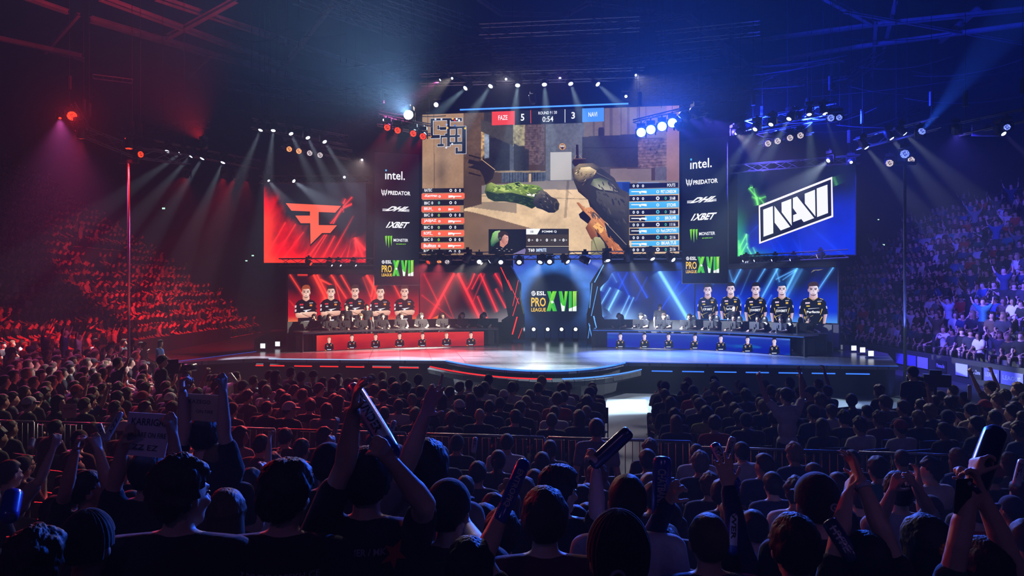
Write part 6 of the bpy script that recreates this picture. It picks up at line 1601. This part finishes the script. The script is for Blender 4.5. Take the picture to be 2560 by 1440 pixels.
# extra rows toward the red stand
for y in np.arange(21.6, 27, .85):
    for x in np.arange(-17.0, -10.8, .6):
        if abs(x / y) < .72 and R.random() < .9 and not (x > -12.4 and y > 22): crowd_add((x + R.uniform(-.1, .1), y, 0), face_to(x, y), .3, .12)
seats.sort(key=lambda t: t[0])
near = seats[:282]; far = seats[282:]
for (_, ri, u, v, p) in far: crowd_add((p.x + R.uniform(-.06, .06), p.y + R.uniform(-.05, .05), 0), face_to(p.x, p.y) + R.uniform(-.15, .15), .24, .04)
# row order for the labels
cnt = {}
rowseats = {}
for t in near: rowseats.setdefault(t[1], []).append(t)
HAIR_SETS = [('short', 'short haired'), ('crop', 'close cropped'), ('tousled', 'thick haired'), ('side', 'side parted'), ('long', 'long haired'), ('tail', 'pony tailed'), ('cap', 'capped'), (None, 'bald')]
chair_frame = MB().box((-.22, -.22, .43), (.22, .2, .46)).mesh('chair_seat', M['desk']); chair_back = MB().box((-.22, -.27, .62), (.22, -.245, .92)).mesh('chair_backrest', M['desk'])
chair_legs = MB().tube((-.22, -.25, 0), (-.22, -.25, .92), .012, n=5).tube((.22, -.25, 0), (.22, -.25, .92), .012, n=5).tube((-.22, .2, 0), (-.22, -.1, .46), .012, n=5).tube((.22, .2, 0), (.22, -.1, .46), .012, n=5).tube((-.22, -.25, .44), (-.22, .2, .44), .01, n=5).tube((.22, -.25, .44), (.22, .2, .44), .01, n=5).tube((-.22, .2, .0), (.22, .2, .0), .01, n=5).mesh('chair_frame', M['truss'])
fixed = {}    # people the photo shows apart from the mass, found by pixel
special = [(1440, 1150, 'stand', 0), (1938, 1075, 'stand_cheer', 'white'), (2070, 960, 'sit_cheer', 0), (1600, 1230, 'sit', 'red'), (1748, 1080, 'sit', 'red'), (1775, 1040, 'sit', 'yellow green'), (1025, 1055, 'sit', 'dark green'), (2220, 1190, 'sit', 'teal'), (2140, 1090, 'sit', 'white'), (2270, 1090, 'sit', 'white'), (2000, 1130, 'sit', 'navy'), (1290, 1160, 'sit', 'white'), (1160, 1170, 'sit', 'black')]
sp = {}
for (px, py, po, co) in special:
    best = min(near, key=lambda t: (1280 + F * t[4].x / t[4].y - px) ** 2 + (720 - F * (1.2 + stepz(t[3]) - CAMZ) / t[4].y - py) ** 2)
    sp[id(best)] = (po, co)
for ri, ts in sorted(rowseats.items()):
    ts.sort(key=lambda t: t[2]); z = stepz(rows[ri])
    rowname = ('%s row behind barrier' % OR[nb - 1 - ri]) if ri < nb else ('%s row before barrier' % OR[ri - nb])
    for k, t in enumerate(ts):
        p = t[4]; u = t[2]
        po = R.choices(['sit', 'sit_forward', 'sit_left', 'sit_right', 'sit_clap', 'sit_point', 'sit_cheer'], [10, 4, 1.6, 2, 1, .35, .3])[0]
        sc = R.choices(list(SHIRT), [34, 10, 5, 7, 6, 2, 3, 1, 1, 2, 1.5, .4, 1, 1.5])[0]
        hs = R.choices(HAIR_SETS, [12, 5, 5, 4, 3, 2, 4, .5])[0]; hc = R.choices(list(HAIRCOL), [5, 8, 7, 3, 2, .7, .6])[0]
        if id(t) in sp:
            po = sp[id(t)][0]; sc = sp[id(t)][1] or sc
        col = SHIRT[R.choice(['black', 'navy', 'charcoal', 'red', 'white'])] if hs[0] == 'cap' else HAIRCOL[hc]
        who = ('%s %s' % (POSE_WORD[po], 'person'))
        hd = {'capped': 'in a cap', 'bald': 'with a bald head'}.get(hs[1], 'with %s %s hair' % ({'short haired': 'short', 'close cropped': 'cropped', 'thick haired': 'thick', 'side parted': 'parted', 'long haired': 'long', 'pony tailed': 'tied'}.get(hs[1], ''), {'dark brown': 'dark', 'light brown': 'fair'}.get(hc, hc)))
        lab = '%s %s, %s top, %s in %s' % (who, hd, sc, OR[k], rowname)
        jx, jy = R.uniform(-.05, .05), R.uniform(-.05, .05)
        rz = face_to(p.x, p.y) + R.uniform(-.14, .14)
        person(POSES[po], (p.x + jx, p.y + jy, z), rz, hs[0], col, SHIRT[sc], R.choice(SKINS), lab, 'spectators seated on the floor', scale=R.uniform(.95, 1.04))
        if not po.startswith('stand'):
            cr = tag(empty('folding_chair', (p.x + jx, p.y + jy, z), rz), 'black folding chair in the %s' % rowname, 'chair', 'folding chairs, %s' % rowname)
            for nm, me in (('chair_seat', chair_frame), ('chair_backrest', chair_back), ('chair_frame', chair_legs)):
                o = link(bpy.data.objects.new(nm, me)); o.parent = cr
# a few far standing figures, then link the crowd
for x, y in ((18.6, 30), (20.0, 27.5), (19.2, 36), (21.6, 33), (23.4, 35)): crowd_add((x, y, RZ0 + RISE * int((x - RX) / RUN)), 2.1, .8, 1.0, 1.05)
me = bpy.data.meshes.new('crowd')
vv = np.concatenate(crowd_v); me.from_pydata(vv.tolist(), [], crowd_f)
a = me.color_attributes.new('col', 'FLOAT_COLOR', 'POINT'); cc_ = np.ones((len(vv), 4)); cc_[:, :3] = np.concatenate(crowd_c); a.data.foreach_set('color', cc_.ravel())
me.polygons.foreach_set('use_smooth', [True] * len(me.polygons)); me.materials.append(mat('crowd_cloth', (.1, .1, .1), .8, spec=.3, attr='col'))
tag(link(bpy.data.objects.new('crowd', me)), 'dense crowd filling both stands and the front floor rows', None, None, 'stuff')
print('PEOPLE', len(near), len(far), 'crowd verts', crowd_n, 'faces', len(crowd_f))

# ------------------------------------------------------------------ players at the desks, staff
PLP = Pose(True, .16, arms=[(SIT.sh[0] + V((-.08, .16, -.20)), V((-.17, .44, .76))), (SIT.sh[1] + V((.08, .16, -.20)), V((.17, .44, .76)))], hpitch=-.1, palm=(V((0, 0, -1)), V((0, 0, -1))), hdrop=.01)
PLF = Figure(PLP, .012, True, .8)
HS1 = MB(); n_ = 12
HS1.path([V((.092 * math.cos(math.pi * i / n_), -.01, .02 + .115 * math.sin(math.pi * i / n_))) for i in range(n_ + 1)], .009, 5)
for s in (-1, 1):
    e_ = ellipsoid(V((s * .092, 0, -.01)), (.02, .035, .042), 10); HS1.add(e_.v, e_.f)
HS1 = HS1.mesh('headset', M['black'], True)
ch_shell = fuse('gaming_chair_backrest', [ellipsoid(V((0, -.26, .82)), (.24, .06, .36)), ellipsoid(V((0, -.27, 1.02)), (.25, .055, .16)), ellipsoid(V((0, -.28, 1.2)), (.15, .05, .17)), capsule(V((-.2, -.22, .7)), V((-.22, -.22, 1.05)), .05), capsule(V((.2, -.22, .7)), V((.22, -.22, 1.05)), .05)], .02, 3, .6, M['desk'])
ch_seat = MB().box((-.25, -.25, .40), (.25, .25, .47)).mesh('chair_seat', M['desk']); ch_base = MB().tube((0, 0, .05), (0, 0, .4), .03).box((-.3, -.03, .02), (.3, .03, .06)).box((-.03, -.3, .02), (.03, .3, .06)).mesh('chair_base', M['black'])
def player(p, rz, hair, hc, label, group, skin=SKINS[2], shirt=SHIRT['black']):
    b = person(PLF, p, rz, hair, HAIRCOL[hc], shirt, skin, label, group, name='player', scale=1.0, eyes=True, fine=True)
    o = link(bpy.data.objects.new('headset', HS1)); o.parent = b; o.matrix_local = Matrix.Translation(PLP.H) @ Matrix.Rotation(-.1, 4, 'X')
    c = tag(empty('gaming_chair', p, rz), 'high backed chair of the ' + label.replace(' in black jersey', '').replace(' with headset', '').replace(' in black and gold jersey', ''), 'chair', group + ', chairs'); c.scale = (.9, .9, .92)
    for nm, me in (('chair_backrest', ch_shell), ('chair_seat', ch_seat), ('chair_base', ch_base)):
        o = link(bpy.data.objects.new(nm, me)); o.parent = c
hcs = ['brown', 'dark brown', 'blond', 'black', 'brown', 'dark brown', 'light brown', 'dark brown', 'black']
for i, px in enumerate([819, 852, 899, 954, 1001, 1052, 1106, 1155, 1209]):
    p, t = by_pixel(offset(DL, 1.08), px)
    player((p.x, p.y, SZ), math.atan2(t.y, t.x) + math.pi, ['short', 'side', 'tousled'][i % 3], hcs[i], 'player in black jersey with headset at the red team desk, %s from the left' % OR[i], 'players at the red team desk')
for i, px in enumerate([1549, 1605, 1662, 1727, 1783, 1840, 1901, 1960]):
    p, t = by_pixel(offset(DR, 1.08), px)
    player((p.x, p.y, SZ), math.atan2(t.y, t.x) + math.pi - .2, ['short', 'tousled', 'side'][i % 3], hcs[(i + 2) % 9], 'player in black jersey with headset at the blue team desk, %s from the left' % OR[i], 'players at the blue team desk')
p = G(2034, 886, SZ) + V((.12, 1.0, 0)); player((p.x, p.y, SZ), math.pi + .35, 'short', 'light brown', 'player in black and gold jersey at the end cabinet past the blue desk', 'players at the blue team desk')
p = G(770, 874, SZ) + V((.05, .95, 0)); player((p.x, p.y, SZ), math.pi - .35, 'short', 'brown', 'player at the dark end cabinet beside the red team desk', 'players at the red team desk')
for px, Y, pts, lab in ((866, 31.2, DL, 'standing staff member in black behind the third red team player'), (917, 31.2, DL, 'standing staff member in black between the third and fourth red players'), (1650, 30.2, DR, 'standing coach in black behind the third blue team player'), (1835, 29.6, DR, 'standing staff member in black behind the sixth blue team player')):
    q, t = by_pixel(offset(pts, 1.75), px)
    b = person(POSES['stand'], (q.x, q.y, SZ), math.pi + R.uniform(-.3, .3), 'short', HAIRCOL['dark brown'], SHIRT['black'], SKINS[2], lab, None, name='staff_member', scale=.93, eyes=True)
# camera operators on the floor
def staff(px, Y, lab, rz, pose='stand', cap=True, sc=1.0):
    q = at(px, 720, Y); return person(POSES[pose], (q.x, q.y, 0), rz, 'cap' if cap else 'short', SHIRT['black'] if cap else HAIRCOL['dark brown'], SHIRT['black'], SKINS[0], lab, None, name='staff_member', scale=sc)
staff(2284, 13.4, 'standing person in black with cap and headset before the blue end of the stage', .2)
staff(402, 15.6, 'standing camera operator beside the red lit pole', -.8)
def tv_camera(p, rz, label):
    root = tag(empty('television_camera', p, rz), label, 'camera')
    MB().box((-.1, -.25, 1.35), (.1, .2, 1.58)).box((-.06, -.1, 1.58), (.06, .1, 1.66)).build('camera_body', M['black'], root); MB().tube((0, .2, 1.46), (0, .48, 1.46), .07, .085, 12).build('camera_lens', M['desk'], root, True)
    MB().tube((0, 0, 1.35), (0, 0, .9), .03).build('tripod_column', M['black'], root)
    for a in range(3): MB().tube((0, 0, 1.05), (.45 * math.cos(a * 2.1 + .5), .45 * math.sin(a * 2.1 + .5), 0), .02).build('tripod_leg', M['black'], root)
q = at(2338, 720, 13.9); tv_camera((q.x, q.y, 0), 1.2, 'broadcast camera on tripod beside the standing person in black'); q = at(432, 720, 16.0); tv_camera((q.x, q.y, 0), -.9, 'broadcast camera on tripod beside the red lit pole')
# ------------------------------------------------------------------ the nearest people, their signs and clappers
def hero(px, py, Y, label, hair='short', hc='dark brown', shirt='black', skin=0, arms=None, hyaw=0.0, hpitch=0.0, wide=1.05, ls=False, curl=(.5, .5), palm=(None, None), voxel=.011, hands=None, fem=False, lean=.03):
    """a standing figure whose head centre is seen at pixel px, py from depth Y; arms: [(elbow px,py,Y, wrist px,py,Y) or None] * 2"""
    Hw = at(px, py, Y); z = stepz(Y - .15)
    sc = (Hw.z - z) / (.96 + .55 + .155); sc = max(.86, min(1.12, sc))
    root = V((Hw.x, Hw.y - .045, Hw.z - 1.665 * sc))
    loc = lambda a, b, c: (at(a, b, c) - root) / sc
    P0 = Pose(False, lean, wide=wide); A = [None, None]
    if arms:
        for k in range(2):
            if arms[k]:
                e = loc(*arms[k][:3]); w = loc(*arms[k][3:6]); s_ = P0.sh[k]
                if (e - s_).length > .34: e = s_ + (e - s_).normalized() * .33
                if (w - e).length > .30 or (w - e).length < .2: w = e + (w - e).normalized() * .275
                A[k] = (e, w)
    P = Pose(False, lean, arms=A, hyaw=hyaw, hpitch=hpitch, wide=wide, long_sleeve=ls, handcurl=curl, palm=palm, fem=fem)
    hands = (arms is not None) if hands is None else hands
    F_ = Figure(P, .0075 if hands else voxel, hands, .55 if hands else .7, 2)
    b = person(F_, root, 0, hair, SHIRT['black'] if hair in ('cap', 'beanie') else HAIRCOL[hc], SHIRT[shirt] if isinstance(shirt, str) else shirt, SKINS[skin], label, None, scale=sc, fine=True, eyes=abs(hyaw) > .5)
    b['_s'] = sc
    return b, P
def wpos(b, v): return V(b.location) + v * b.scale[0]
def onback(b, P, parts, name, m, off=.0):
    """flat lettering or mark sewn on the back of a shirt"""
    sh = next(c for c in b.children if c.name.startswith('shirt'))
    for prm in parts: pass
def back_text(b, P, string, w, h, dz, m='board_white', bold=.02):
    sh = next(c for c in b.children if c.name.startswith('shirt'))
    v, f = text_mesh(string, bold); c = P.chest; vs = []
    for x_, y_ in v:
        x = -w / 2 + w * x_; z = c.z + dz + h * y_; k = 1 - (x / (.184 * P.wide)) ** 2 - ((z - c.z) / .189) ** 2 if z > c.z - .05 else 1 - (x / (.184 * P.wide)) ** 2
        vs.append((x, c.y - .134 * math.sqrt(max(.05, k)) - .012, z))
    o = MB().add(vs, f).build('shirt_lettering', M[m], sh)
def emblem(b, P, dx, dz, r, m1='board_white', m2='board_blue'):
    hat = next(c for c in b.children if c.name.startswith(('cap', 'beanie')))
    mm = Matrix.Translation((dx, -.134, dz)) @ Matrix.Rotation(math.pi / 2, 4, 'X') @ Matrix.Rotation(-dx * 6, 4, 'Y')
    MB().lathe([(r, 0), (r * .9, .006), (r * .66, .006), (r * .62, .003)], 20, mat=mm, cap=False).lathe([(r * .38, .006), (r * .1, .009)], 14, mat=mm).build('emblem', M[m1], hat, True)
H1, P1 = hero(452, 1228, 2.75, 'large person in black top with thick wavy brown hair, nearest on the red side', 'tousled', 'brown', 'black', 2, hyaw=-.55, wide=1.15)
H2, P2 = hero(714, 1232, 2.8, 'person with thick dark hair and lettered black jersey right of the wavy haired one', 'side', 'dark brown', 'black', 2, hyaw=-.25)
M['dim_white'] = mat('print_dim_white', (.20, .20, .24), .7); M['print_red'] = mat('print_red', (.35, .03, .01), .7)
back_text(H2, P2, 'OLZ PC EMRAREEKH CE', .32, .022, .04, 'dim_white')
H3, P3 = hero(918, 1196, 2.95, 'dark haired person with both arms up holding a long blue clapper', 'short', 'black', 'black', 2, arms=[(868, 1150, 2.85, 884, 1030, 2.8), (1062, 1262, 2.7, 985, 1162, 2.62)], curl=(.35, 1.0), palm=(V((1, .2, 0)), V((-1, .3, 0))))
back_text(H3, P3, 'HAMMER / MK', .20, .024, .06, 'dim_white')
o = MB().prism([(0, -.05), (.012, -.012), (.05, -.02), (.022, .012), (.03, .055), (-.002, .03), (-.035, .045), (-.016, .008), (-.05, -.02), (-.014, -.016)], .003, Matrix.Translation((.13, P3.chest.y - .128, P3.chest.z + .06)) @ Matrix.Rotation(math.pi / 2, 4, 'X') @ Matrix.Rotation(.55, 4, 'Y')).build('shirt_mark', M['print_red'], next(c for c in H3.children if c.name.startswith('shirt')))
H3b, P3b = hero(1068, 1165, 3.5, 'dark haired person in pale jersey raising an open hand over the rows', 'short', 'black', 'grey', 2, arms=[(1022, 1150, 3.3, 1062, 1040, 3.2), None], curl=(.25, .5), palm=(V((.8, .6, 0)), None), hands=True)
H4, P4 = hero(1122, 1270, 2.95, 'person in black cap with a round emblem lifting a hand to the face', 'cap', 'dark brown', 'black', 2, arms=[None, (1205, 1382, 2.85, 1172, 1318, 3.1)], curl=(.5, 1.1), hyaw=-.3)
emblem(H4, P4, -.02, .045, .021); back_text(H4, P4, 'PLANKTON X', .20, .026, .05, 'dim_white')
H5, P5 = hero(1362, 1292, 2.85, 'person with short brown hair and dark patterned shirt, ear lit from the stage', 'short', 'brown', 'maroon', 2)
H5b, P5b = hero(1175, 1420, 2.5, 'person low at the front edge whose hand grips an upright blue clapper', 'short', 'black', 'black', 2, arms=[None, (1205, 1400, 2.5, 1240, 1318, 2.6)], curl=(.5, 1.1), palm=(None, V((-1, .3, 0))))
H6, P6 = hero(1545, 1388, 2.15, 'person in plain black beanie with a round grey badge, closest to the lens', 'beanie', 'black', 'black', 0)
emblem(H6, P6, -.02, .0, .026, 'dim_white')
H7, P7 = hero(1568, 1246, 3.15, 'short haired person in pale grey shirt behind the black beanie', 'crop', 'dark brown', (.34, .34, .40), 1)
H8, P8 = hero(1770, 1345, 2.9, 'person with cropped light hair in navy hooded top', 'crop', 'light brown', 'navy', 2)
H9, P9 = hero(1800, 1400, 3.1, 'person in blue long sleeves reaching up with spread fingers', 'short', 'black', 'navy', 2, arms=[None, (1826, 1300, 3.05, 1818, 1200, 3.1)], ls=True, curl=(.5, .12), palm=(None, V((0, .9, .2))))
H10, P10 = hero(1985, 1362, 2.5, 'dark haired person with round head on the blue side, back to us', 'short', 'dark brown', 'black', 0)
H11, P11 = hero(2042, 1252, 3.05, 'person in tall black cap with a small round badge on the back', 'cap', 'black', 'black', 0)
emblem(H11, P11, .02, .03, .018)
H12, P12 = hero(2165, 1400, 2.75, 'person clapping overhead and wearing a wristwatch', 'short', 'black', 'black', 2, arms=[(2100, 1325, 2.8, 2118, 1240, 2.9), (2190, 1290, 2.8, 2152, 1200, 2.9)], curl=(.3, .3), palm=(V((1, .1, 0)), V((-1, .1, 0))))
H13, P13 = hero(2245, 1225, 4.2, 'person in pale grey shirt with both forearms raised to the temples', 'short', 'black', (.30, .32, .36), 2, arms=[(2205, 1290, 4.1, 2232, 1225, 4.0), (2320, 1270, 4.1, 2290, 1218, 4.0)], curl=(.9, .9))
H14, P14 = hero(2460, 1420, 2.5, 'person in dark green sleeves holding a dark phone and long navy clapper', 'short', 'dark brown', 'dark green', 2, arms=[(2400, 1340, 2.45, 2418, 1262, 2.5), (2492, 1320, 2.45, 2452, 1232, 2.5)], curl=(.9, 1.0), palm=(V((1, .1, 0)), V((-1, .1, 0))))
H15, P15 = hero(2312, 1358, 2.8, 'long haired person with a red and yellow hair tie', 'long', 'dark brown', 'black', 2, fem=True)
sc_ = MB(); sc_.path([V((.035 * math.cos(a), 0, .03 * math.sin(a))) for a in [i * .524 for i in range(13)]], .011, 6)
o = sc_.build('hair_tie', mat('scrunchie_red_yellow', (.5, .12, .01), .7, var=.9, scale=40), next(c for c in H15.children if c.name.startswith('hair')), True); o.location = (.03, -.125, .03)
H16, P16 = hero(222, 1222, 4.3, 'dark haired person in profile with both fists raised on the red side', 'short', 'black', 'black', 0, arms=[(172, 1200, 4.1, 188, 1128, 4.1), (268, 1200, 4.1, 246, 1126, 4.1)], hyaw=-1.0, curl=(1.1, 1.1))
H17, P17 = hero(92, 1400, 2.4, 'dark haired person at the lower red side corner', 'tousled', 'dark brown', 'black', 0)
H17b, P17b = hero(222, 1360, 2.6, 'person in a black beanie low on the red side', 'beanie', 'black', 'black', 0)
H18, P18 = hero(545, 1148, 4.9, 'pale haired person in black tee looking right, lit face in profile', 'crop', 'blond', 'black', 2, hyaw=-1.15)
H19, P19 = hero(566, 1282, 3.3, 'person with long light brown hair behind the two large dark heads', 'long', 'light brown', 'charcoal', 2, fem=True)
H20, P20 = hero(372, 1178, 3.9, 'person in black whose raised arms hold the pale hand lettered sign', 'short', 'black', 'black', 2, arms=[(286, 1215, 3.85, 300, 1150, 3.80), (446, 1200, 3.85, 438, 1136, 3.80)], curl=(1.0, 1.0))
H21, P21 = hero(512, 1085, 4.9, 'person in black whose raised arms hold the brown cardboard sign', 'short', 'black', 'black', 2, arms=[(462, 1085, 4.8, 458, 1012, 4.75), (560, 1085, 4.8, 558, 1012, 4.75)], curl=(1.0, 1.0))
H22, P22 = hero(822, 1160, 4.1, 'person in dark cap with a round pink mark on the black shirt', 'cap', 'black', 'black', 2, hyaw=-.2)
H23, P23 = hero(1398, 1222, 3.7, 'dark haired person in profile raising a fist around a dark clapper', 'side', 'black', 'black', 2, arms=[None, (1492, 1275, 3.55, 1490, 1180, 3.5)], hyaw=-.9, curl=(.5, 1.1), palm=(None, V((-1, .2, 0))))
H24, P24 = hero(1255, 1330, 3.3, 'dark haired person between the capped one and the short haired one', 'short', 'black', 'charcoal', 0)
H25, P25 = hero(1655, 1375, 3.3, 'person in blue top holding a vertical clapper before the chest', 'short', 'dark brown', 'navy', 2, arms=[(1622, 1360, 3.2, 1650, 1300, 3.15), None], ls=True, curl=(1.0, .5))

# ------------------------------------------------------------------ clappers, signs, phone, watch
M['inflate_blue'] = mat('inflated_blue_film', (.012, .035, .32), .22, spec=.8); M['inflate_white'] = mat('inflated_white_film', (.42, .42, .46), .28, spec=.7); M['inflate_navy'] = mat('inflated_navy_film', (.01, .014, .07), .25, spec=.8)
M['ink'] = mat('sign_ink', (.008, .008, .02), .8)
def clapper(p, q, r, m, label, text='', panel='inflate_white', group='inflatable clappers'):
    p = V(p) if not isinstance(p, V) else p
    root = tag(empty('inflatable_clapper', p), label, 'clapper', group); d = q - p; L_ = d.length
    qd = d.to_track_quat('Z', 'Y'); root.rotation_euler = qd.to_euler()
    prof = [(r * .35, 0), (r * .8, L_ * .02), (r * .95, L_ * .06), (r, L_ * .2), (r * 1.02, L_ * .5), (r, L_ * .8), (r * .98, L_ * .94), (r * .75, L_ * .985), (r * .3, L_)]
    body = MB().lathe(prof, 18).build('clapper_tube', M[m], root, True)
    # printed panel on the side that looks at the eye
    ev = qd.inverted() @ (V((0, 0, CAMZ)) - (p + q) / 2); a0 = math.atan2(ev.y, ev.x)
    if panel:
        vs = []; N = 8
        for j in range(9):
            for i in range(N + 1):
                a = a0 - .75 + 1.5 * i / N; vs.append(((r * 1.03 + .0015) * math.cos(a), (r * 1.03 + .0015) * math.sin(a), L_ * (.14 + .72 * j / 8)))
        fs = [(j * (N + 1) + i, j * (N + 1) + i + 1, (j + 1) * (N + 1) + i + 1, (j + 1) * (N + 1) + i) for j in range(8) for i in range(N)]
        MB().add(vs, fs).build('printed_panel', M[panel], root, True)
    if text:
        v, f = text_mesh(text, .03); vs = []
        for x_, y_ in v:
            a = a0 + .45 - .9 * y_ if True else 0
            vs.append(((r * 1.03 + .003) * math.cos(a0 - .42 + .84 * y_), (r * 1.03 + .003) * math.sin(a0 - .42 + .84 * y_), L_ * (.80 - .58 * x_)))
        MB().add(vs, f).build('printed_lettering', M['ink' if panel else 'inflate_white'], root)
    return root
def cl(a, b, Ya, Yb, r, m, label, text='', panel='inflate_white'): return clapper(at(*a, Ya), at(*b, Yb), r, m, label, text, panel)
cl((985, 1140), (882, 968), 2.62, 3.1, .036, 'inflate_blue', 'long blue clapper held high by the dark haired person near the centre', 'THUNDER')
cl((1246, 1310), (1312, 1150), 2.6, 2.75, .026, 'inflate_blue', 'blue clapper gripped low right of the capped person', 'ENTROPIQ', None)
cl((1478, 1165), (1575, 1076), 3.48, 3.5, .034, 'inflate_navy', 'dark navy clapper tilted over the centre aisle', '', None)
cl((1652, 1300), (1656, 1140), 3.15, 3.2, .040, 'inflate_blue', 'upright blue clapper with white lettering right of the pale grey shirt', 'CHATBANK', None)
cl((1842, 1215), (1785, 1112), 3.1, 3.3, .026, 'inflate_blue', 'slanted blue clapper above the spread hand', 'THUNDER'); cl((1832, 1390), (1838, 1212), 3.0, 3.1, .020, 'inflate_blue', 'thin upright blue clapper under the spread hand', 'POWER')
cl((2432, 1240), (2490, 1075), 2.5, 2.7, .040, 'inflate_navy', 'long navy clapper held by the person in dark green sleeves', '', 'inflate_navy')
cl((2140, 1405), (2070, 1300), 2.7, 2.8, .030, 'inflate_navy', 'navy clapper leaning below the capped head on the blue side', 'HYPE', None)
cl((262, 1104), (303, 1030), 6.6, 6.8, .028, 'inflate_white', 'white printed clapper crossing another on the red side', 'IZZY'); cl((262, 1104), (246, 1060), 6.6, 6.7, .028, 'inflate_white', 'shorter white clapper of the crossed pair on the red side', 'ESL')
cl((1814, 1160), (1832, 1094), 4.6, 4.7, .024, 'inflate_white', 'white clapper beside the slanted blue one', 'TOMMY'); cl((972, 1092), (986, 1052), 8, 8.1, .03, 'inflate_white', 'small white clapper behind the raised arms', 'ESL'); cl((1184, 1132), (1188, 1094), 7.5, 7.6, .026, 'inflate_white', 'small upright white clapper among the seated rows', 'ESL')
cl((675, 1006), (686, 980), 13.2, 13.3, .04, 'inflate_white', 'tiny pale clapper in the front rows on the red side'); cl((592, 958), (574, 934), 15, 15.1, .045, 'inflate_white', 'tiny tilted clapper near the red front rows'); cl((448, 1060), (452, 1015), 6.5, 6.6, .022, 'inflate_white', 'thin white clapper between the two signs', 'ESL')
cl((75, 1120), (82, 1098), 7.5, 7.6, .03, 'inflate_white', 'little pale clapper at the far red side'); cl((1790, 975), (1784, 948), 15, 15, .05, 'inflate_blue', 'tiny blue clapper in the front rows right of the aisle'); cl((20, 1300), (34, 1230), 2.9, 3.0, .035, 'inflate_blue', 'blue clapper at the red side picture edge', '', None)
cl((2424, 1000), (2424, 962), 12, 12, .03, 'inflate_white', 'slim pale clapper held up in the blue side corner'); cl((2540, 1215), (2556, 1150), 5.5, 5.6, .03, 'inflate_white', 'pale clapper at the blue side picture edge', 'ESL')
def sign(corners, Y, label, m, lines, parent_group=None):
    """corners in pixels: tl, tr, br, bl"""
    tl, tr, br, bl = [at(*c, Y) for c in corners]; c0 = (tl + br) / 2
    root = tag(empty('hand_sign', c0), label, 'sign', parent_group)
    n = (tr - tl).cross(tl - bl).normalized(); n = n if n.y < 0 else -n
    loc = [p - c0 for p in (tl, tr, br, bl)]
    mb = MB(); mb.add([p for p in loc] + [p - n * .006 for p in loc], [(0, 3, 2, 1), (4, 5, 6, 7), (0, 1, 5, 4), (1, 2, 6, 5), (2, 3, 7, 6), (3, 0, 4, 7)]); mb.build('sign_card', m, root)
    for (t, u0, v0, u1, h) in lines:
        v, f = text_mesh(t, .0); vs = []
        for x_, y_ in v:
            uu = u0 + (u1 - u0) * x_; vv_ = v0 - h * y_
            p = (loc[0] * (1 - uu) + loc[1] * uu) * (1 - vv_) + (loc[3] * (1 - uu) + loc[2] * uu) * vv_; vs.append(p + n * .003)
        MB().add(vs, f).build('sign_lettering', M['ink'], root)
M['card_pale'] = mat('card_pale', (.72, .70, .76), .8, var=.12, scale=3); M['card_brown'] = mat('card_brown', (.52, .38, .24), .85, var=.15, scale=3)
sign([(322, 1030), (434, 1037), (410, 1146), (306, 1136)], 3.78, 'pale hand lettered cardboard sign held up on the red side', M['card_pale'], [('KARRIGAN', .10, .28, .96, .16), ('YOU ARE ON FIRE', .0, .56, .94, .12), ('ZZ EZ', .2, .85, .8, .12)])
sign([(462, 983), (556, 989), (546, 1056), (468, 1050)], 4.78, 'brown cardboard sign with faint writing held up behind the pale sign', M['card_brown'], [('KAZEGO', .10, .35, .7, .14), ('ON FIRE', .3, .7, .8, .12)])
sign([(150, 1010), (191, 1010), (190, 1044), (156, 1046)], 8.2, 'small plain tan cardboard sign at the far red side', M['card_brown'], [('GO GO', .2, .4, .8, .14)])
ph = tag(empty('phone', at(2408, 1240, 2.48)), 'dark phone held up by the person in dark green sleeves', 'phone'); ph.rotation_euler = (.1, 0, .2)
ph.scale = (.8, .8, .8); MB().box((-.04, -.005, -.075), (.04, .005, .075)).build('phone_body', M['desk'], ph, bevel=.004); MB().box((-.036, .0052, -.07), (.036, .006, .07)).build('phone_display', M['black'], ph); MB().lathe([(.009, 0), (.008, .003)], 12, mat=Matrix.Translation((.02, -.005, .055)) @ Matrix.Rotation(math.pi / 2, 4, 'X')).build('phone_camera', M['inflate_white'], ph)
e, w = P12.arms[1]; f_ = (w - e).normalized(); wt = MB(); mm = Matrix.Translation(e.lerp(w, .9)) @ f_.to_track_quat('Z', 'Y').to_matrix().to_4x4()
wt.lathe([(.033, -.012), (.036, -.01), (.036, .01), (.033, .012)], 18, mat=mm, cap=False); o = wt.build('wristwatch', M['inflate_white'], None, True); o.matrix_world = H12.matrix_basis.copy() if False else Matrix.Translation(H12.location) @ Matrix.Scale(H12.scale[0], 4); tag(o, 'pale wristwatch on the arm of the person clapping overhead', 'watch')
fc = tag(MB().lathe([(.02, 0), (.018, .006)], 16, mat=mm @ Matrix.Translation((0, -.036, 0)) @ Matrix.Rotation(math.pi / 2, 4, 'X')).build('watch_face', M['dim_white'], o), None)
for o in scene.objects:
    if '_s' in o: del o['_s']
print('OBJS', len(scene.objects))
